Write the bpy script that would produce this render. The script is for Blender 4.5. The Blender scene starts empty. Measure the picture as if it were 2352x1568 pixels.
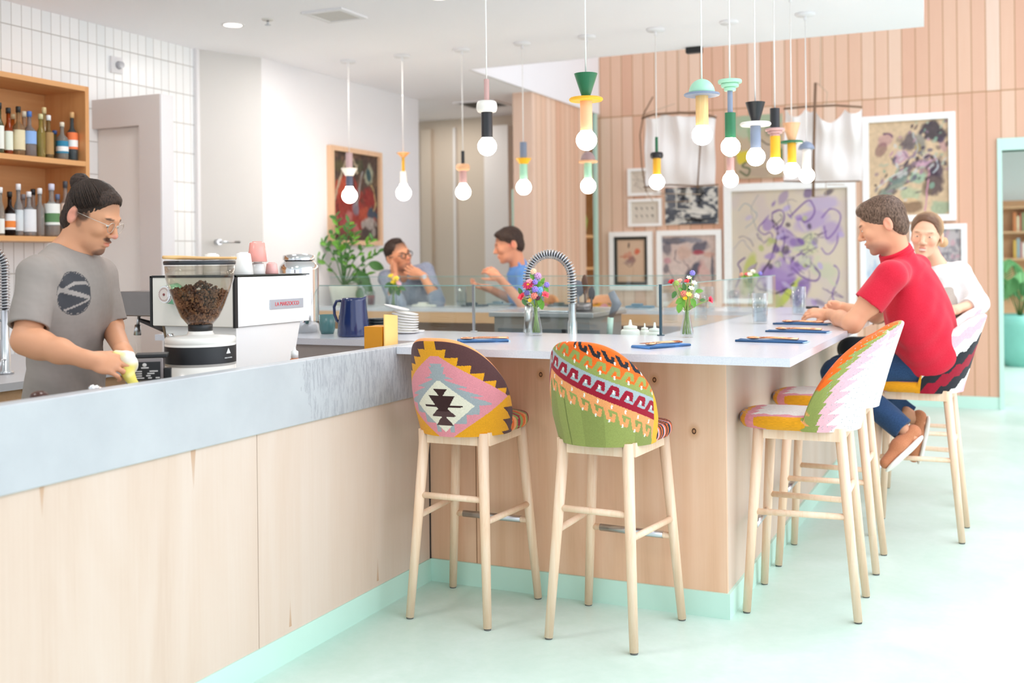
import bpy, bmesh, math, random
import numpy as np
from math import sin, cos, tan, pi, radians, atan2, sqrt, hypot
from mathutils import Vector, Matrix, Euler, noise as mnoise

random.seed(7); rng = np.random.default_rng(7)
SC = bpy.context.scene; COL = SC.collection
# ------------------------------------------------------------------ camera
FPX = 2455.0; YAW = radians(24.65); ROLL = radians(-0.62); HZ = 597.6; EYE = 1.43
FWD = np.array([-sin(YAW), cos(YAW), 0.0]); RGT = np.array([cos(YAW), sin(YAW), 0.0]); UPV = np.array([0, 0, 1.0])
R2 = cos(ROLL)*RGT + sin(ROLL)*UPV; U2 = cos(ROLL)*UPV - sin(ROLL)*RGT
CAMP = np.array([0, 0, EYE])
cd = bpy.data.cameras.new('camera'); cam = bpy.data.objects.new('camera', cd); COL.objects.link(cam)
cd.sensor_fit = 'HORIZONTAL'; cd.sensor_width = 36.0; cd.lens = FPX/2352*36.0
cd.shift_y = -(784-HZ)/2352
M = Matrix.Identity(4)
for i in range(3):
    M[i][0] = R2[i]; M[i][1] = U2[i]; M[i][2] = -FWD[i]; M[i][3] = CAMP[i]
cam.matrix_world = M; SC.camera = cam
cd.dof.use_dof = True; cd.dof.focus_distance = 4.25; cd.dof.aperture_fstop = 1.9
cd.clip_start = 0.05; cd.clip_end = 200
# ------------------------------------------------------------------ world and exposure
wd = bpy.data.worlds.new('world'); SC.world = wd; wd.use_nodes = True
bgn = wd.node_tree.nodes['Background']; bgn.inputs[0].default_value = (0.89, 0.92, 1.0, 1); bgn.inputs[1].default_value = 0.75
vs = SC.view_settings; vs.view_transform = 'Standard'; vs.look = 'None'; vs.gamma = 1.0; vs.use_curve_mapping = False
vs.exposure = 0.6
SC.cycles.max_bounces = 10; SC.cycles.diffuse_bounces = 5; SC.cycles.transmission_bounces = 10; SC.cycles.transparent_max_bounces = 16
SC.cycles.caustics_reflective = False; SC.cycles.caustics_refractive = False
SC.cycles.sample_clamp_indirect = 6.0
def area(name, loc, rot, sx, sy, power, color=(1, 1, 1)):
    ld = bpy.data.lights.new(name, 'AREA'); ld.shape = 'RECTANGLE'; ld.size = sx; ld.size_y = sy; ld.energy = power; ld.color = color
    o = bpy.data.objects.new(name, ld); COL.objects.link(o); o.location = loc; o.rotation_euler = rot; return o
area('daylight_right_windows', (5.2, 4.0, 2.3), (0, radians(90), 0), 4.2, 11.0, 145, (0.89, 0.915, 1.0))
area('added_overhead_fill', (2.6, 4.2, 4.8), (0, 0, 0), 4.0, 9.0, 290, (0.89, 0.915, 1.0))  # added overhead area light, source unseen, to brighten the right-hand floor and stools
area('daylight_front_windows', (-1.0, -3.6, 2.0), (radians(90), 0, 0), 8.0, 3.6, 15, (0.91, 0.93, 1.0))
for _i, (_x, _y) in enumerate([(-3.9, 4.6), (-3.6, 1.6), (-4.3, 6.6), (-2.6, 2.9)]):
    area('downlight_lamp_%d' % _i, (_x, _y, 2.985), (0, 0, 0), 0.35, 0.35, 8, (1.0, 0.96, 0.93))
area('corridor_fill', (-5.4, 9.8, 2.98), (0, 0, 0), 0.6, 0.6, 6, (1.0, 0.95, 0.9))  # fill light added to lift the dark greige corridor, no fixture modelled
area('next_room_daylight', (2.5, 13.6, 2.95), (0, 0, 0), 4.0, 3.0, 160, (0.92, 0.96, 1.0))
# ------------------------------------------------------------------ pixel helpers: where a photographed point stands in the place
def ray(u, v): return FWD + (u-1176)/FPX*R2 - (v-HZ)/FPX*U2
def W(u, v, d): return Vector(CAMP + d*ray(u, v))
def PX(u, v, x): r = ray(u, v); return Vector(CAMP + r*(x/r[0]))
def PY(u, v, y): r = ray(u, v); return Vector(CAMP + r*(y/r[1]))
def PZ(u, v, z): r = ray(u, v); return Vector(CAMP + r*((z-EYE)/r[2]))
# ------------------------------------------------------------------ colour and materials
def lin(c):
    if isinstance(c, str):
        c = tuple(int(c[i:i+2], 16)/255 for i in (0, 2, 4))
    return tuple((x/12.92 if x <= 0.04045 else ((x+0.055)/1.055)**2.4) for x in c[:3])
def L4(c): return (*lin(c), 1.0)
MATS = {}
class NT:
    def __init__(s, name):
        s.m = bpy.data.materials.new(name); s.m.use_nodes = True; s.t = s.m.node_tree; s.n = s.t.nodes; s.b = s.n['Principled BSDF']
    def new(s, kind, **kw):
        n = s.n.new('ShaderNode'+kind)
        ins = kw.pop('ins', {})
        for k, v in kw.items(): setattr(n, k, v)
        for k, v in ins.items(): s.put(n.inputs[k], v)
        return n
    def put(s, inp, v):
        if isinstance(v, bpy.types.NodeSocket): s.t.links.new(v, inp)
        else: inp.default_value = v
    def coord(s): return s.new('TexCoord').outputs['Object']
    def mapp(s, vec, scale=(1, 1, 1), loc=(0, 0, 0)):
        return s.new('Mapping', ins={0: vec, 'Scale': scale, 'Location': loc}).outputs[0]
    def noise(s, vec, scale=5, detail=3, rough=0.5, dist=0.0):
        return s.new('TexNoise', ins={'Vector': vec, 'Scale': scale, 'Detail': detail, 'Roughness': rough, 'Distortion': dist}).outputs['Fac']
    def ramp(s, fac, stops, interp='LINEAR'):
        r = s.new('ValToRGB', ins={0: fac}); r.color_ramp.interpolation = interp
        e = r.color_ramp.elements
        while len(e) > len(stops): e.remove(e[-1])
        while len(e) < len(stops): e.new(1)
        for el, (p, c) in zip(e, stops): el.position = p; el.color = L4(c) if isinstance(c, str) or len(c) == 3 else c
        return r.outputs[0]
    def mix(s, f, a, b, mode='MIX'):
        n = s.new('Mix', data_type='RGBA', blend_type=mode)
        s.put(n.inputs[0], f); s.put(n.inputs[6], a); s.put(n.inputs[7], b); return n.outputs[2]
    def math(s, op, a, b=0.0, c=0.0):
        n = s.new('Math', operation=op); s.put(n.inputs[0], a); s.put(n.inputs[1], b); s.put(n.inputs[2], c); return n.outputs[0]
    def bump(s, h, strength=0.2, dist=0.01):
        n = s.new('Bump', ins={'Strength': strength, 'Distance': dist, 'Height': h}); s.put(s.b.inputs['Normal'], n.outputs[0])
    def set(s, **kw):
        names = dict(color='Base Color', rough='Roughness', metal='Metallic', spec='Specular IOR Level', trans='Transmission Weight', ior='IOR', alpha='Alpha', emis='Emission Color', es='Emission Strength', sss='Subsurface Weight', coat='Coat Weight', sheen='Sheen Weight')
        for k, v in kw.items():
            if k in ('color', 'emis') and (isinstance(v, str) or (isinstance(v, tuple) and len(v) == 3)): v = L4(v)
            s.put(s.b.inputs[names[k]], v)
        return s.m
def mat(name, color='cccccc', rough=0.5, var=0.04, scale=30, bump=0.0, **kw):
    """plain procedural material: colour with a faint noise variation"""
    if name in MATS: return MATS[name]
    t = NT(name); c = lin(color)
    f = t.noise(t.coord(), scale, 3)
    a = tuple(max(0, x*(1-var)) for x in c); b = tuple(min(1, x*(1+var)) for x in c)
    t.set(color=t.mix(f, (*a, 1), (*b, 1)), rough=rough, **kw)
    if bump: t.bump(f, bump, 0.004)
    MATS[name] = t.m; return t.m
def wood(name, stops, axis=2, scale=9.0, stretch=0.06, rough=0.5, knots=0, bump=0.05):
    if name in MATS: return MATS[name]
    t = NT(name); sc = [1, 1, 1]; sc[axis] = stretch
    v = t.mapp(t.coord(), tuple(sc))
    n1 = t.noise(v, scale, 5, 0.6, 1.2)
    n2 = t.noise(v, scale*9, 3, 0.6, 0.2)
    f = t.math('ADD', t.math('MULTIPLY', n1, 0.8), t.math('MULTIPLY', n2, 0.25))
    col = t.ramp(f, stops)
    t.set(color=col, rough=rough); t.bump(n2, bump, 0.002)
    MATS[name] = t.m; return t.m
def vmat(name, attr='Col', rough=0.8, bump=0.0, bscale=600, sheen=0.0, spec=0.3, weave=None):
    if name in MATS: return MATS[name]
    t = NT(name)
    c = t.new('Attribute', attribute_name=attr).outputs['Color']
    t.set(color=c, rough=rough, spec=spec, sheen=sheen)
    if weave:
        v = t.mapp(t.coord(), weave)
        t.bump(t.new('TexWave', wave_type='BANDS', bands_direction='Z', ins={'Vector': v, 'Scale': 1.0, 'Distortion': 3.0, 'Detail': 2.0, 'Detail Scale': 6.0}).outputs['Fac'], bump, 0.003)
    elif bump: t.bump(t.noise(t.coord(), bscale, 2), bump, 0.003)
    MATS[name] = t.m; return t.m
def glass(name, color='ffffff', rough=0.0, ior=1.45, tint=None):
    if name in MATS: return MATS[name]
    t = NT(name); t.n.remove(t.b); tr = t.new('BsdfTransparent', ins={0: L4(tint or color)}); gl = t.new('BsdfGlossy', ins={0: (1, 1, 1, 1), 'Roughness': rough})
    lw = t.new('LayerWeight', ins={0: 0.5}).outputs['Facing']; f = t.math('ADD', t.math('MULTIPLY', t.math('POWER', lw, 2.6 if name == 'clear_glass' else 4.0), 0.85), 0.03 if ior > 1.2 else 0.015)
    mx = t.new('MixShader', ins={0: f, 1: tr.outputs[0], 2: gl.outputs[0]}); t.t.links.new(mx.outputs[0], t.n['Material Output'].inputs[0])
    MATS[name] = t.m; return t.m
def emit(name, color, strength):
    if name in MATS: return MATS[name]
    t = NT(name); t.set(color=color, emis=color, es=strength); MATS[name] = t.m; return t.m
# ------------------------------------------------------------------ mesh builder
class MB:
    def __init__(s): s.v = []; s.f = []; s.sm = []
    def add(s, vs_, fs, smooth=False):
        o = len(s.v); s.v += [tuple(v) for v in vs_]; s.f += [tuple(i+o for i in f) for f in fs]; s.sm += [smooth]*len(fs); return s
    def box(s, a, b, M=None, bevel=0.0):
        x0, y0, z0 = a; x1, y1, z1 = b
        if bevel:
            bm = bmesh.new(); bmesh.ops.create_cube(bm, size=1)
            for v in bm.verts: v.co = Vector((x0+(v.co.x+.5)*(x1-x0), y0+(v.co.y+.5)*(y1-y0), z0+(v.co.z+.5)*(z1-z0)))
            bmesh.ops.bevel(bm, geom=bm.edges[:], offset=bevel, segments=2, affect='EDGES', profile=0.5)
            bm.verts.index_update()
            vs_ = [v.co.copy() for v in bm.verts]; fs = [[v.index for v in f.verts] for f in bm.faces]; bm.free()
        else:
            vs_ = [Vector(p) for p in ((x0, y0, z0), (x1, y0, z0), (x1, y1, z0), (x0, y1, z0), (x0, y0, z1), (x1, y0, z1), (x1, y1, z1), (x0, y1, z1))]
            fs = [(0, 3, 2, 1), (4, 5, 6, 7), (0, 1, 5, 4), (1, 2, 6, 5), (2, 3, 7, 6), (3, 0, 4, 7)]
        if M is not None: vs_ = [M @ v for v in vs_]
        return s.add(vs_, fs)
    def quad(s, *p): return s.add([Vector(q) for q in p], [tuple(range(len(p)))])
    def cyl(s, p, q, r0, r1=None, n=20, cap=True, smooth=True):
        p = Vector(p); q = Vector(q); r1 = r0 if r1 is None else r1
        d = (q-p).normalized(); a = d.orthogonal().normalized(); b = d.cross(a)
        vs_ = [p+(a*cos(2*pi*i/n)+b*sin(2*pi*i/n))*r0 for i in range(n)]+[q+(a*cos(2*pi*i/n)+b*sin(2*pi*i/n))*r1 for i in range(n)]
        s.add(vs_, [(i, (i+1) % n, n+(i+1) % n, n+i) for i in range(n)], smooth)
        if cap: s.add(vs_, [tuple(range(n))[::-1], tuple(range(n, 2*n))])
        return s
    def lathe(s, prof, c=(0, 0, 0), n=32, M=None, smooth=True):
        """profile (r, z) from bottom to top; r 0 closes it"""
        c = Vector(c); vs_ = []; fs = []; k = len(prof)
        for r, z in prof:
            for i in range(n): vs_.append(Vector((r*cos(2*pi*i/n), r*sin(2*pi*i/n), z)))
        for j in range(k-1):
            for i in range(n):
                fs.append((j*n+i, j*n+(i+1) % n, (j+1)*n+(i+1) % n, (j+1)*n+i))
        vs_ = [(M @ v if M is not None else v)+c for v in vs_]
        return s.add(vs_, fs, smooth)
    def tube(s, pts, r, n=10, cap=True, closed=False):
        P = [Vector(p) for p in pts]; k = len(P); rr = r if isinstance(r, (list, tuple)) else [r]*k
        up = None; vs_ = []
        for i in range(k):
            if closed: t = (P[(i+1) % k]-P[i-1])
            else: t = P[min(i+1, k-1)]-P[max(i-1, 0)]
            t.normalize()
            if up is None: up = t.orthogonal().normalized()
            up = (up - t*up.dot(t))
            up = up.normalized() if up.length > 1e-6 else t.orthogonal().normalized()
            b = t.cross(up)
            for j in range(n): vs_.append(P[i]+(up*cos(2*pi*j/n)+b*sin(2*pi*j/n))*rr[i])
        fs = [(i*n+j, i*n+(j+1) % n, (i+1)*n+(j+1) % n, (i+1)*n+j) for i in range(k-1) for j in range(n)]
        if closed: fs += [((k-1)*n+j, (k-1)*n+(j+1) % n, (j+1) % n, j) for j in range(n)]
        elif cap: fs += [tuple(range(n))[::-1], tuple(range((k-1)*n, k*n))]
        return s.add(vs_, fs, True)
    def sphere(s, c, r, n=20, m=12, M=None):
        r = (r, r, r) if isinstance(r, (int, float)) else r
        vs_ = []; c = Vector(c)
        for j in range(m+1):
            th = pi*j/m
            for i in range(n):
                v = Vector((r[0]*sin(th)*cos(2*pi*i/n), r[1]*sin(th)*sin(2*pi*i/n), r[2]*cos(th)))
                vs_.append((M @ v if M is not None else v)+c)
        return s.add(vs_, [(j*n+i, (j+1)*n+i, (j+1)*n+(i+1) % n, j*n+(i+1) % n) for j in range(m) for i in range(n)], True)
    def prism(s, poly, z0, z1, M=None):
        n = len(poly); vs_ = [Vector((x, y, z0)) for x, y in poly]+[Vector((x, y, z1)) for x, y in poly]
        if M is not None: vs_ = [M @ v for v in vs_]
        return s.add(vs_, [tuple(range(n))[::-1], tuple(range(n, 2*n))]+[(i, (i+1) % n, n+(i+1) % n, n+i) for i in range(n)])
    def build(s, name, m, parent=None, world=False):
        me = bpy.data.meshes.new(name); me.from_pydata(s.v, [], s.f)
        me.polygons.foreach_set('use_smooth', s.sm)
        bm = bmesh.new(); bm.from_mesh(me); bmesh.ops.remove_doubles(bm, verts=bm.verts, dist=1e-5)
        bmesh.ops.dissolve_degenerate(bm, edges=bm.edges, dist=1e-6)
        bmesh.ops.recalc_face_normals(bm, faces=bm.faces); bm.to_mesh(me); bm.free()
        return link(name, me, m, parent, world)
def link(name, me, m, parent=None, world=False):
    me.materials.append(m) if m else None
    o = bpy.data.objects.new(name, me); COL.objects.link(o)
    if parent is not None:
        o.parent = parent
        if world: o.matrix_parent_inverse = wmat(parent).inverted()
    return o
def wmat(o):
    m = o.matrix_basis.copy()
    if o.parent is not None: m = wmat(o.parent) @ o.matrix_parent_inverse @ m
    return m
def tag(o, label, cat, group=None):
    o['label'] = label; o['category'] = cat
    if group: o['group'] = group
    return o
def struct(o): o['kind'] = 'structure'; return o
def thing(name, label, cat, loc=(0, 0, 0), rz=0.0, group=None):
    o = bpy.data.objects.new(name, None); COL.objects.link(o); o.empty_display_size = 0.1
    o.location = loc; o.rotation_euler = (0, 0, rz); return tag(o, label, cat, group)
def dup(root, loc=None, rz=None, label=None, group=None, mats=None):
    r = root.copy(); COL.objects.link(r)
    if loc is not None: r.location = loc
    if rz is not None: r.rotation_euler = (0, 0, rz)
    if label: r['label'] = label
    if group: r['group'] = group
    def rec(a, b):
        for ch in list(a.children):
            c = ch.copy(); COL.objects.link(c); c.parent = b; rec(ch, c)
    rec(root, r); return r
def text(name, s, size, m, parent, M, extrude=0.0006, spacing=1.0, align='CENTER'):
    cu = bpy.data.curves.new(name, 'FONT'); cu.body = s; cu.size = size; cu.extrude = extrude; cu.align_x = align; cu.align_y = 'CENTER'; cu.space_character = spacing
    o = bpy.data.objects.new(name, cu); COL.objects.link(o)
    dg = bpy.context.evaluated_depsgraph_get(); me = bpy.data.meshes.new_from_object(o.evaluated_get(dg)); bpy.data.objects.remove(o)
    me.transform(M); me.name = name
    return link(name, me, m, parent, True)
def sub(child, new):
    """hang a piece under a part, keeping it where it stands"""
    old = wmat(child); child.parent = new; child.matrix_parent_inverse = wmat(new).inverted() @ old @ child.matrix_basis.inverted(); return child
def kid(t, name, k=0): return [c for c in t.children if c.name.split('.')[0] == name][k]
def solid(o, t): 
    md = o.modifiers.new('solid', 'SOLIDIFY'); md.thickness = t; md.offset = 0; return o
def subd(o, n=1):
    md = o.modifiers.new('sub', 'SUBSURF'); md.levels = n; md.render_levels = n; return o
def vcol(me, cols):
    """cols (n_faces,3) linear, one flat colour per face"""
    a = me.color_attributes.new('Col', 'FLOAT_COLOR', 'CORNER')
    tot = np.empty(len(me.polygons), int); me.polygons.foreach_get('loop_total', tot)
    c = np.repeat(np.concatenate([cols, np.ones((len(cols), 1))], 1), tot, axis=0)
    a.data.foreach_set('color', c.astype(np.float32).ravel())
def vcolp(me, cols):
    a = me.color_attributes.new('Col', 'FLOAT_COLOR', 'POINT')
    a.data.foreach_set('color', np.concatenate([cols, np.ones((len(cols), 1))], 1).astype(np.float32).ravel())
def grid(nx, ny, fn):
    """grid of quads, fn(U, V) with U,V in 0..1 arrays -> (N,3)"""
    u, v = np.meshgrid(np.linspace(0, 1, nx+1), np.linspace(0, 1, ny+1)); P = fn(u.ravel(), v.ravel())
    i = np.arange(nx)[None, :]+np.arange(ny)[:, None]*(nx+1)
    F = np.stack([i, i+1, i+nx+2, i+nx+1], -1).reshape(-1, 4)
    uc, vc = np.meshgrid((np.arange(nx)+.5)/nx, (np.arange(ny)+.5)/ny)
    return P, F, uc.ravel(), vc.ravel()
def mesh_np(name, P, F, smooth=True):
    me = bpy.data.meshes.new(name); me.vertices.add(len(P)); me.vertices.foreach_set('co', np.asarray(P, np.float32).ravel())
    k = F.shape[1]; me.loops.add(F.size); me.loops.foreach_set('vertex_index', F.astype(np.int32).ravel())
    me.polygons.add(len(F)); me.polygons.foreach_set('loop_start', np.arange(0, F.size, k, dtype=np.int32)); me.polygons.foreach_set('loop_total', np.full(len(F), k, np.int32))
    me.polygons.foreach_set('use_smooth', np.full(len(F), smooth)); me.update(calc_edges=True); me.validate(); return me
def rotz(a): return Matrix.Rotation(a, 4, 'Z')
def T(x, y, z): return Matrix.Translation((x, y, z))
# ------------------------------------------------------------------ palette
HC = 3.0                       # low ceiling
m_white = mat('white_plaster', 'eceaec', 0.9, 0.01, 6)
m_ceil = mat('ceiling_paint', 'f8f6fa', 0.9, 0.01, 3)
m_greige = mat('greige_plaster', 'cdbfae', 0.9, 0.02, 4)
m_greyw = mat('grey_white_paint', 'e4e0dc', 0.8, 0.02, 4)
m_mint = mat('mint_paint', 'c2e4d6', 0.45, 0.03, 5)
m_steel = mat('brushed_steel', 'c9ccd0', 0.28, 0.05, 60, metal=1.0)
m_chrome = mat('chrome', 'e6e8ea', 0.08, 0.01, 20, metal=1.0)
m_black = mat('black_plastic', '17181a', 0.4, 0.1, 50)
m_copper = mat('copper_metal', 'e6a27c', 0.22, 0.03, 50, metal=1.0)
m_quartz = NT('white_quartz'); _c = m_quartz.coord()
m_quartz.set(color=m_quartz.ramp(m_quartz.noise(_c, 240, 2), [(0.35, 'd3d5de'), (0.6, 'dcdde4')]), rough=0.16, spec=0.5); m_quartz = m_quartz.m
def floor_mat():
    t = NT('mint_floor'); c = t.coord()
    n = t.noise(t.mapp(c, (1, 1, 1)), 1.6, 6, 0.62, 0.6); n2 = t.noise(c, 22, 4, 0.7)
    f = t.math('ADD', t.math('MULTIPLY', n, 0.75), t.math('MULTIPLY', n2, 0.25))
    t.set(color=t.ramp(f, [(0.3, 'b9d4c6'), (0.5, 'c6dcd1'), (0.72, 'd5e6df')]), rough=t.math('ADD', t.math('MULTIPLY', n, 0.25), 0.22), spec=0.45)
    t.bump(n2, 0.03, 0.004); return t.m
def plank_mat(name, axis, width, stops, groove=0.035, seam=None, gcol='b08560'):
    """vertical boards of varied tone along world axis 0 or 1"""
    t = NT(name); c = t.coord(); s = t.new('SeparateXYZ', ins={0: c})
    a = t.math('DIVIDE', s.outputs[axis], width); cell = t.math('FLOOR', a); fr = t.math('FRACT', a)
    w = cell
    if seam is not None:
        up = t.math('GREATER_THAN', s.outputs[2], seam); w = t.math('ADD', cell, t.math('MULTIPLY', up, 37.3))
    wn = t.new('TexWhiteNoise', noise_dimensions='1D', ins={'W': w}).outputs['Value']
    g = t.noise(t.mapp(c, (9, 9, 0.5)), 3.0, 5, 0.65, 1.0)
    f = t.math('ADD', t.math('MULTIPLY', wn, 0.75), t.math('MULTIPLY', g, 0.3))
    col = t.ramp(f, stops)
    gl = t.math('LESS_THAN', t.math('MINIMUM', fr, t.math('SUBTRACT', 1.0, fr)), groove)
    if seam is not None: gl = t.math('MAXIMUM', gl, t.math('LESS_THAN', t.math('ABSOLUTE', t.math('SUBTRACT', s.outputs[2], seam)), 0.006))
    t.set(color=t.mix(gl, col, L4(gcol)), rough=0.6); t.bump(t.math('SUBTRACT', 1.0, gl), 0.5, 0.004)
    return t.m
def tile_mat():
    t = NT('white_stack_tile'); c = t.coord(); s = t.new('SeparateXYZ', ins={0: c})
    def line(o, w, off, th):
        fr = t.math('FRACT', t.math('DIVIDE', t.math('ADD', o, off), w)); return t.math('LESS_THAN', fr, th), t.math('FLOOR', t.math('DIVIDE', t.math('ADD', o, off), w))
    a, ca = line(s.outputs[1], 0.0735, 10.0, 0.06); b, cb = line(s.outputs[2], 0.212, 0.105, 0.03)
    wn = t.new('TexWhiteNoise', noise_dimensions='2D', ins={'Vector': t.new('CombineXYZ', ins={0: ca, 1: cb}).outputs[0]}).outputs['Value']
    col = t.ramp(wn, [(0.0, 'f4f6f7'), (1.0, 'fdfdfd')]); g = t.math('MAXIMUM', a, b)
    t.set(color=t.mix(g, col, L4('c2c0bc')), rough=t.math('ADD', 0.28, t.math('MULTIPLY', g, 0.5))); t.bump(t.math('SUBTRACT', 1.0, g), 0.6, 0.003); return t.m
def ply_mat(name, stops, knots=(), axis=2, bands=0.10, wedges=()):
    """plywood sheet: broad cathedral grain plus given knots (world x,y,z,r)"""
    t = NT(name); c = t.coord(); sc = [1, 1, 1]; sc[axis] = 0.16
    v = t.mapp(c, tuple(sc)); n = t.noise(v, 2.3, 5, 0.55, 1.6)
    w = t.new('TexWave', wave_type='BANDS', bands_direction='X', ins={'Vector': t.mapp(c, (1, 1, 0.05)), 'Scale': 3.0, 'Distortion': 9.0, 'Detail': 3.0, 'Detail Scale': 1.1}).outputs['Fac']
    fine = t.noise(t.mapp(c, (1, 1, 0.03)), 90, 3, 0.6)
    f = t.math('ADD', t.math('ADD', t.math('MULTIPLY', n, 0.72), t.math('MULTIPLY', w, bands)), t.math('MULTIPLY', fine, 0.16))
    col = t.ramp(f, stops)
    for (x, y, z, r) in knots:
        d = t.new('VectorMath', operation='DISTANCE', ins={0: t.mapp(c, (1, 1, 0.75), (0, 0, z*0.25)), 1: (x, y, z)}).outputs['Value']
        col = t.mix(t.ramp(t.math('DIVIDE', d, r*3.2), [(0.0, (1, 1, 1)), (1.0, (0, 0, 0))]), col, L4('c48d5e'))
        col = t.mix(t.math('LESS_THAN', d, r), col, L4('4a2c18'))
        col = t.mix(t.math('LESS_THAN', d, r*0.55), col, L4('b98660'))
    s = t.new('SeparateXYZ', ins={0: c})
    for (y, z, ln, w) in wedges:     # short dark heart streak that tapers off (ln < 0 points up)
        k = t.math('DIVIDE', t.math('SUBTRACT', z, s.outputs[2]), ln); wv = t.math('MULTIPLY', t.math('SUBTRACT', 1.0, k), w)
        a = t.math('LESS_THAN', t.math('ABSOLUTE', t.math('ADD', t.math('SUBTRACT', s.outputs[1], y), t.math('MULTIPLY', t.math('SUBTRACT', n, 0.5), 0.02))), wv)
        f2 = t.math('MULTIPLY', a, t.math('MULTIPLY', t.math('GREATER_THAN', k, 0.0), t.math('LESS_THAN', k, 1.0)))
        col = t.mix(t.math('MULTIPLY', f2, t.math('SUBTRACT', 0.75, t.math('MULTIPLY', k, 0.5))), col, L4('b98f6c'))
    t.set(color=col, rough=0.42, spec=0.35); t.bump(fine, 0.04, 0.002); return t.m
m_floor = floor_mat(); m_tile = tile_mat()
WST = [(0.15, 'd6a78c'), (0.45, 'ddb499'), (0.75, 'e2c1a9'), (1.0, 'e7ccba')]
m_plankX = plank_mat('wood_boards', 0, 0.123, WST, seam=2.955)
m_plankY = plank_mat('wood_boards_side', 1, 0.123, WST)
m_ply_l = ply_mat('birch_ply_pale', [(0.25, 'c9ae9a'), (0.45, 'd5bfae'), (0.75, 'ddcdc1')], bands=0.05, wedges=[(PX(95, 1130, -2.344).y, 0.84, 0.09, 0.008), (PX(445, 1045, -2.344).y, 0.84, 0.13, 0.012), (PX(868, 1340, -2.344).y, 0.12, -0.10, 0.008), (PX(668, 1440, -2.344).y, 0.12, -0.10, 0.008)])
m_ply_f = ply_mat('maple_ply', [(0.2, 'cc9c7a'), (0.42, 'e4b898'), (0.62, 'eec8ac'), (0.85, 'f4d6be')],
    [(*PY(1242, 860, 4.204), 0.008), (*PY(1503, 872, 4.204), 0.008), (*PY(1594, 990, 4.204), 0.009), (*PY(1322, 885, 4.204), 0.004)])
m_ply_o = wood('orange_ply', [(0.25, 'c98d55'), (0.5, 'd99f66'), (0.8, 'e3b079')], axis=1, scale=6)
m_ash = wood('ash_wood', [(0.25, 'e2ba98'), (0.5, 'f0d0b2'), (0.8, 'f6dfca')], axis=2, scale=30, stretch=0.05, rough=0.45)
m_edge = wood('pale_wood_edge', [(0.2, 'd0a075'), (0.6, 'deb48b'), (0.9, 'e6c29c')], axis=0, scale=7, stretch=0.08)
# ------------------------------------------------------------------ shell
YB = 10.9; XT = -5.36; XW = -5.14
struct(MB().box((-8, -4, -0.12), (9, 18.5, 0)).build('floor', m_floor))
c0 = PZ(2122, 60, HC); 
cp = [(-8, -1.5), (-0.30, -1.5), (PZ(2121, 0, HC).x+0.0, PZ(2121, 0, HC).y), (c0.x, 7.845), (-3.99, 7.845), (-3.99, 11.1), (-8, 11.1)]
struct(MB().prism(cp, HC, HC+0.16).build('ceiling', m_ceil))
struct(MB().box((-3.985, 7.846, HC-0.004), (-3.945, 10.9, 4.6)).build('trim_1', m_white))
struct(MB().box((-4.1, 11.05, 4.9), (9, 11.1, 5.0)).build('trim_2', m_white))
struct(MB().box((XT-0.2, -1.5, 0), (XT, 6.15, HC)).build('wall_left', m_tile))
struct(MB().quad((XT, 6.15, 0), (XW, 6.64, 0), (XW, 6.64, HC), (XT, 6.15, HC)).quad((XT, 6.15, 0), (XT, 6.15, HC), (XT-.1, 6.64, HC), (XT-.1, 6.64, 0)).quad((XT-.1, 6.64, 0), (XT-.1, 6.64, HC), (XW, 6.64, HC), (XW, 6.64, 0)).build('wall_angled', mat('grey_paint', 'd9d6d3', 0.85, 0.02, 4)))
struct(MB().box((XT-0.012, 6.135, 0), (XT+0.03, 6.165, HC)).build('trim_3', m_white))
struct(MB().box((XW-0.15, 6.64, 0), (XW, 9.06, HC)).build('wall_white', m_white))
struct(MB().box((-8, 10.5, 0), (-4.17, 10.65, HC)).build('wall_corridor', m_greige))
struct(MB().box((-7.0, 9.06, 0), (-6.9, 10.5, HC)).build('wall_corridor_end', m_greige))
# corridor details: flat pilasters, pale column, mint strip
for i, (u0, u1, m, y) in enumerate([(968, 991, m_greige, 10.44), (1042, 1047, m_greyw, 10.46), (1113, 1168, m_greyw, 10.3)]):
    a = PY(u0, 500, y); b = PY(u1, 500, y)
    struct(MB().box((a.x, y, 0), (b.x, 10.5, 2.87 if i == 2 else 2.9)).build('trim_%d' % (4+i), m))
# slatted wood volume beside the corridor
struct(MB().box((-4.17, 9.14, 0), (-3.97, 10.52, HC)).build('wall_wood_pier', m_plankY))
struct(MB().box((-4.20, 9.16, 0), (-4.172, 9.22, 2.1)).build('trim_8', m_mint))
# back wall of boards with a doorway at its right end
DX0 = PY(2292, 500, YB).x; DZ = PY(2300, 318, YB).z
ox0 = PY(2303, 500, YB).x; ox1 = ox0+1.25; oz = PY(2320, 345, YB).z
struct(MB().box((-3.97, YB, 0), (ox0-0.02, YB+0.16, 4.9)).box((ox1, YB, 0), (7, YB+0.16, 4.9)).box((ox0-0.02, YB, oz), (ox1, YB+0.16, 4.9)).build('wall_back', m_plankX))
struct(MB().box((DX0, YB-0.03, 0), (ox0, YB+0.2, DZ)).box((ox1, YB-0.03, 0), (ox1+0.09, YB+0.2, DZ)).box((ox0+0.0005, YB-0.029, oz), (ox1-0.0005, YB+0.199, DZ-.0005)).build('trim_9', m_mint))
struct(MB().box((-3.9, YB-0.015, 0), (DX0, YB, 0.11)).build('baseboard_back', m_mint))
# doorway niche between pier and back wall
struct(MB().box((-3.99, 10.80, 0), (-3.955, 10.86, HC)).build('trim_10', m_mint))
struct(MB().box((-4.45, 10.52, 0), (-4.40, 10.9, HC)).box((-4.40, 10.52, 0), (-3.99, 10.535, HC)).box((-4.45, 10.9, 0), (-3.97, 10.93, HC)).build('wall_niche', m_ply_o))
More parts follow.
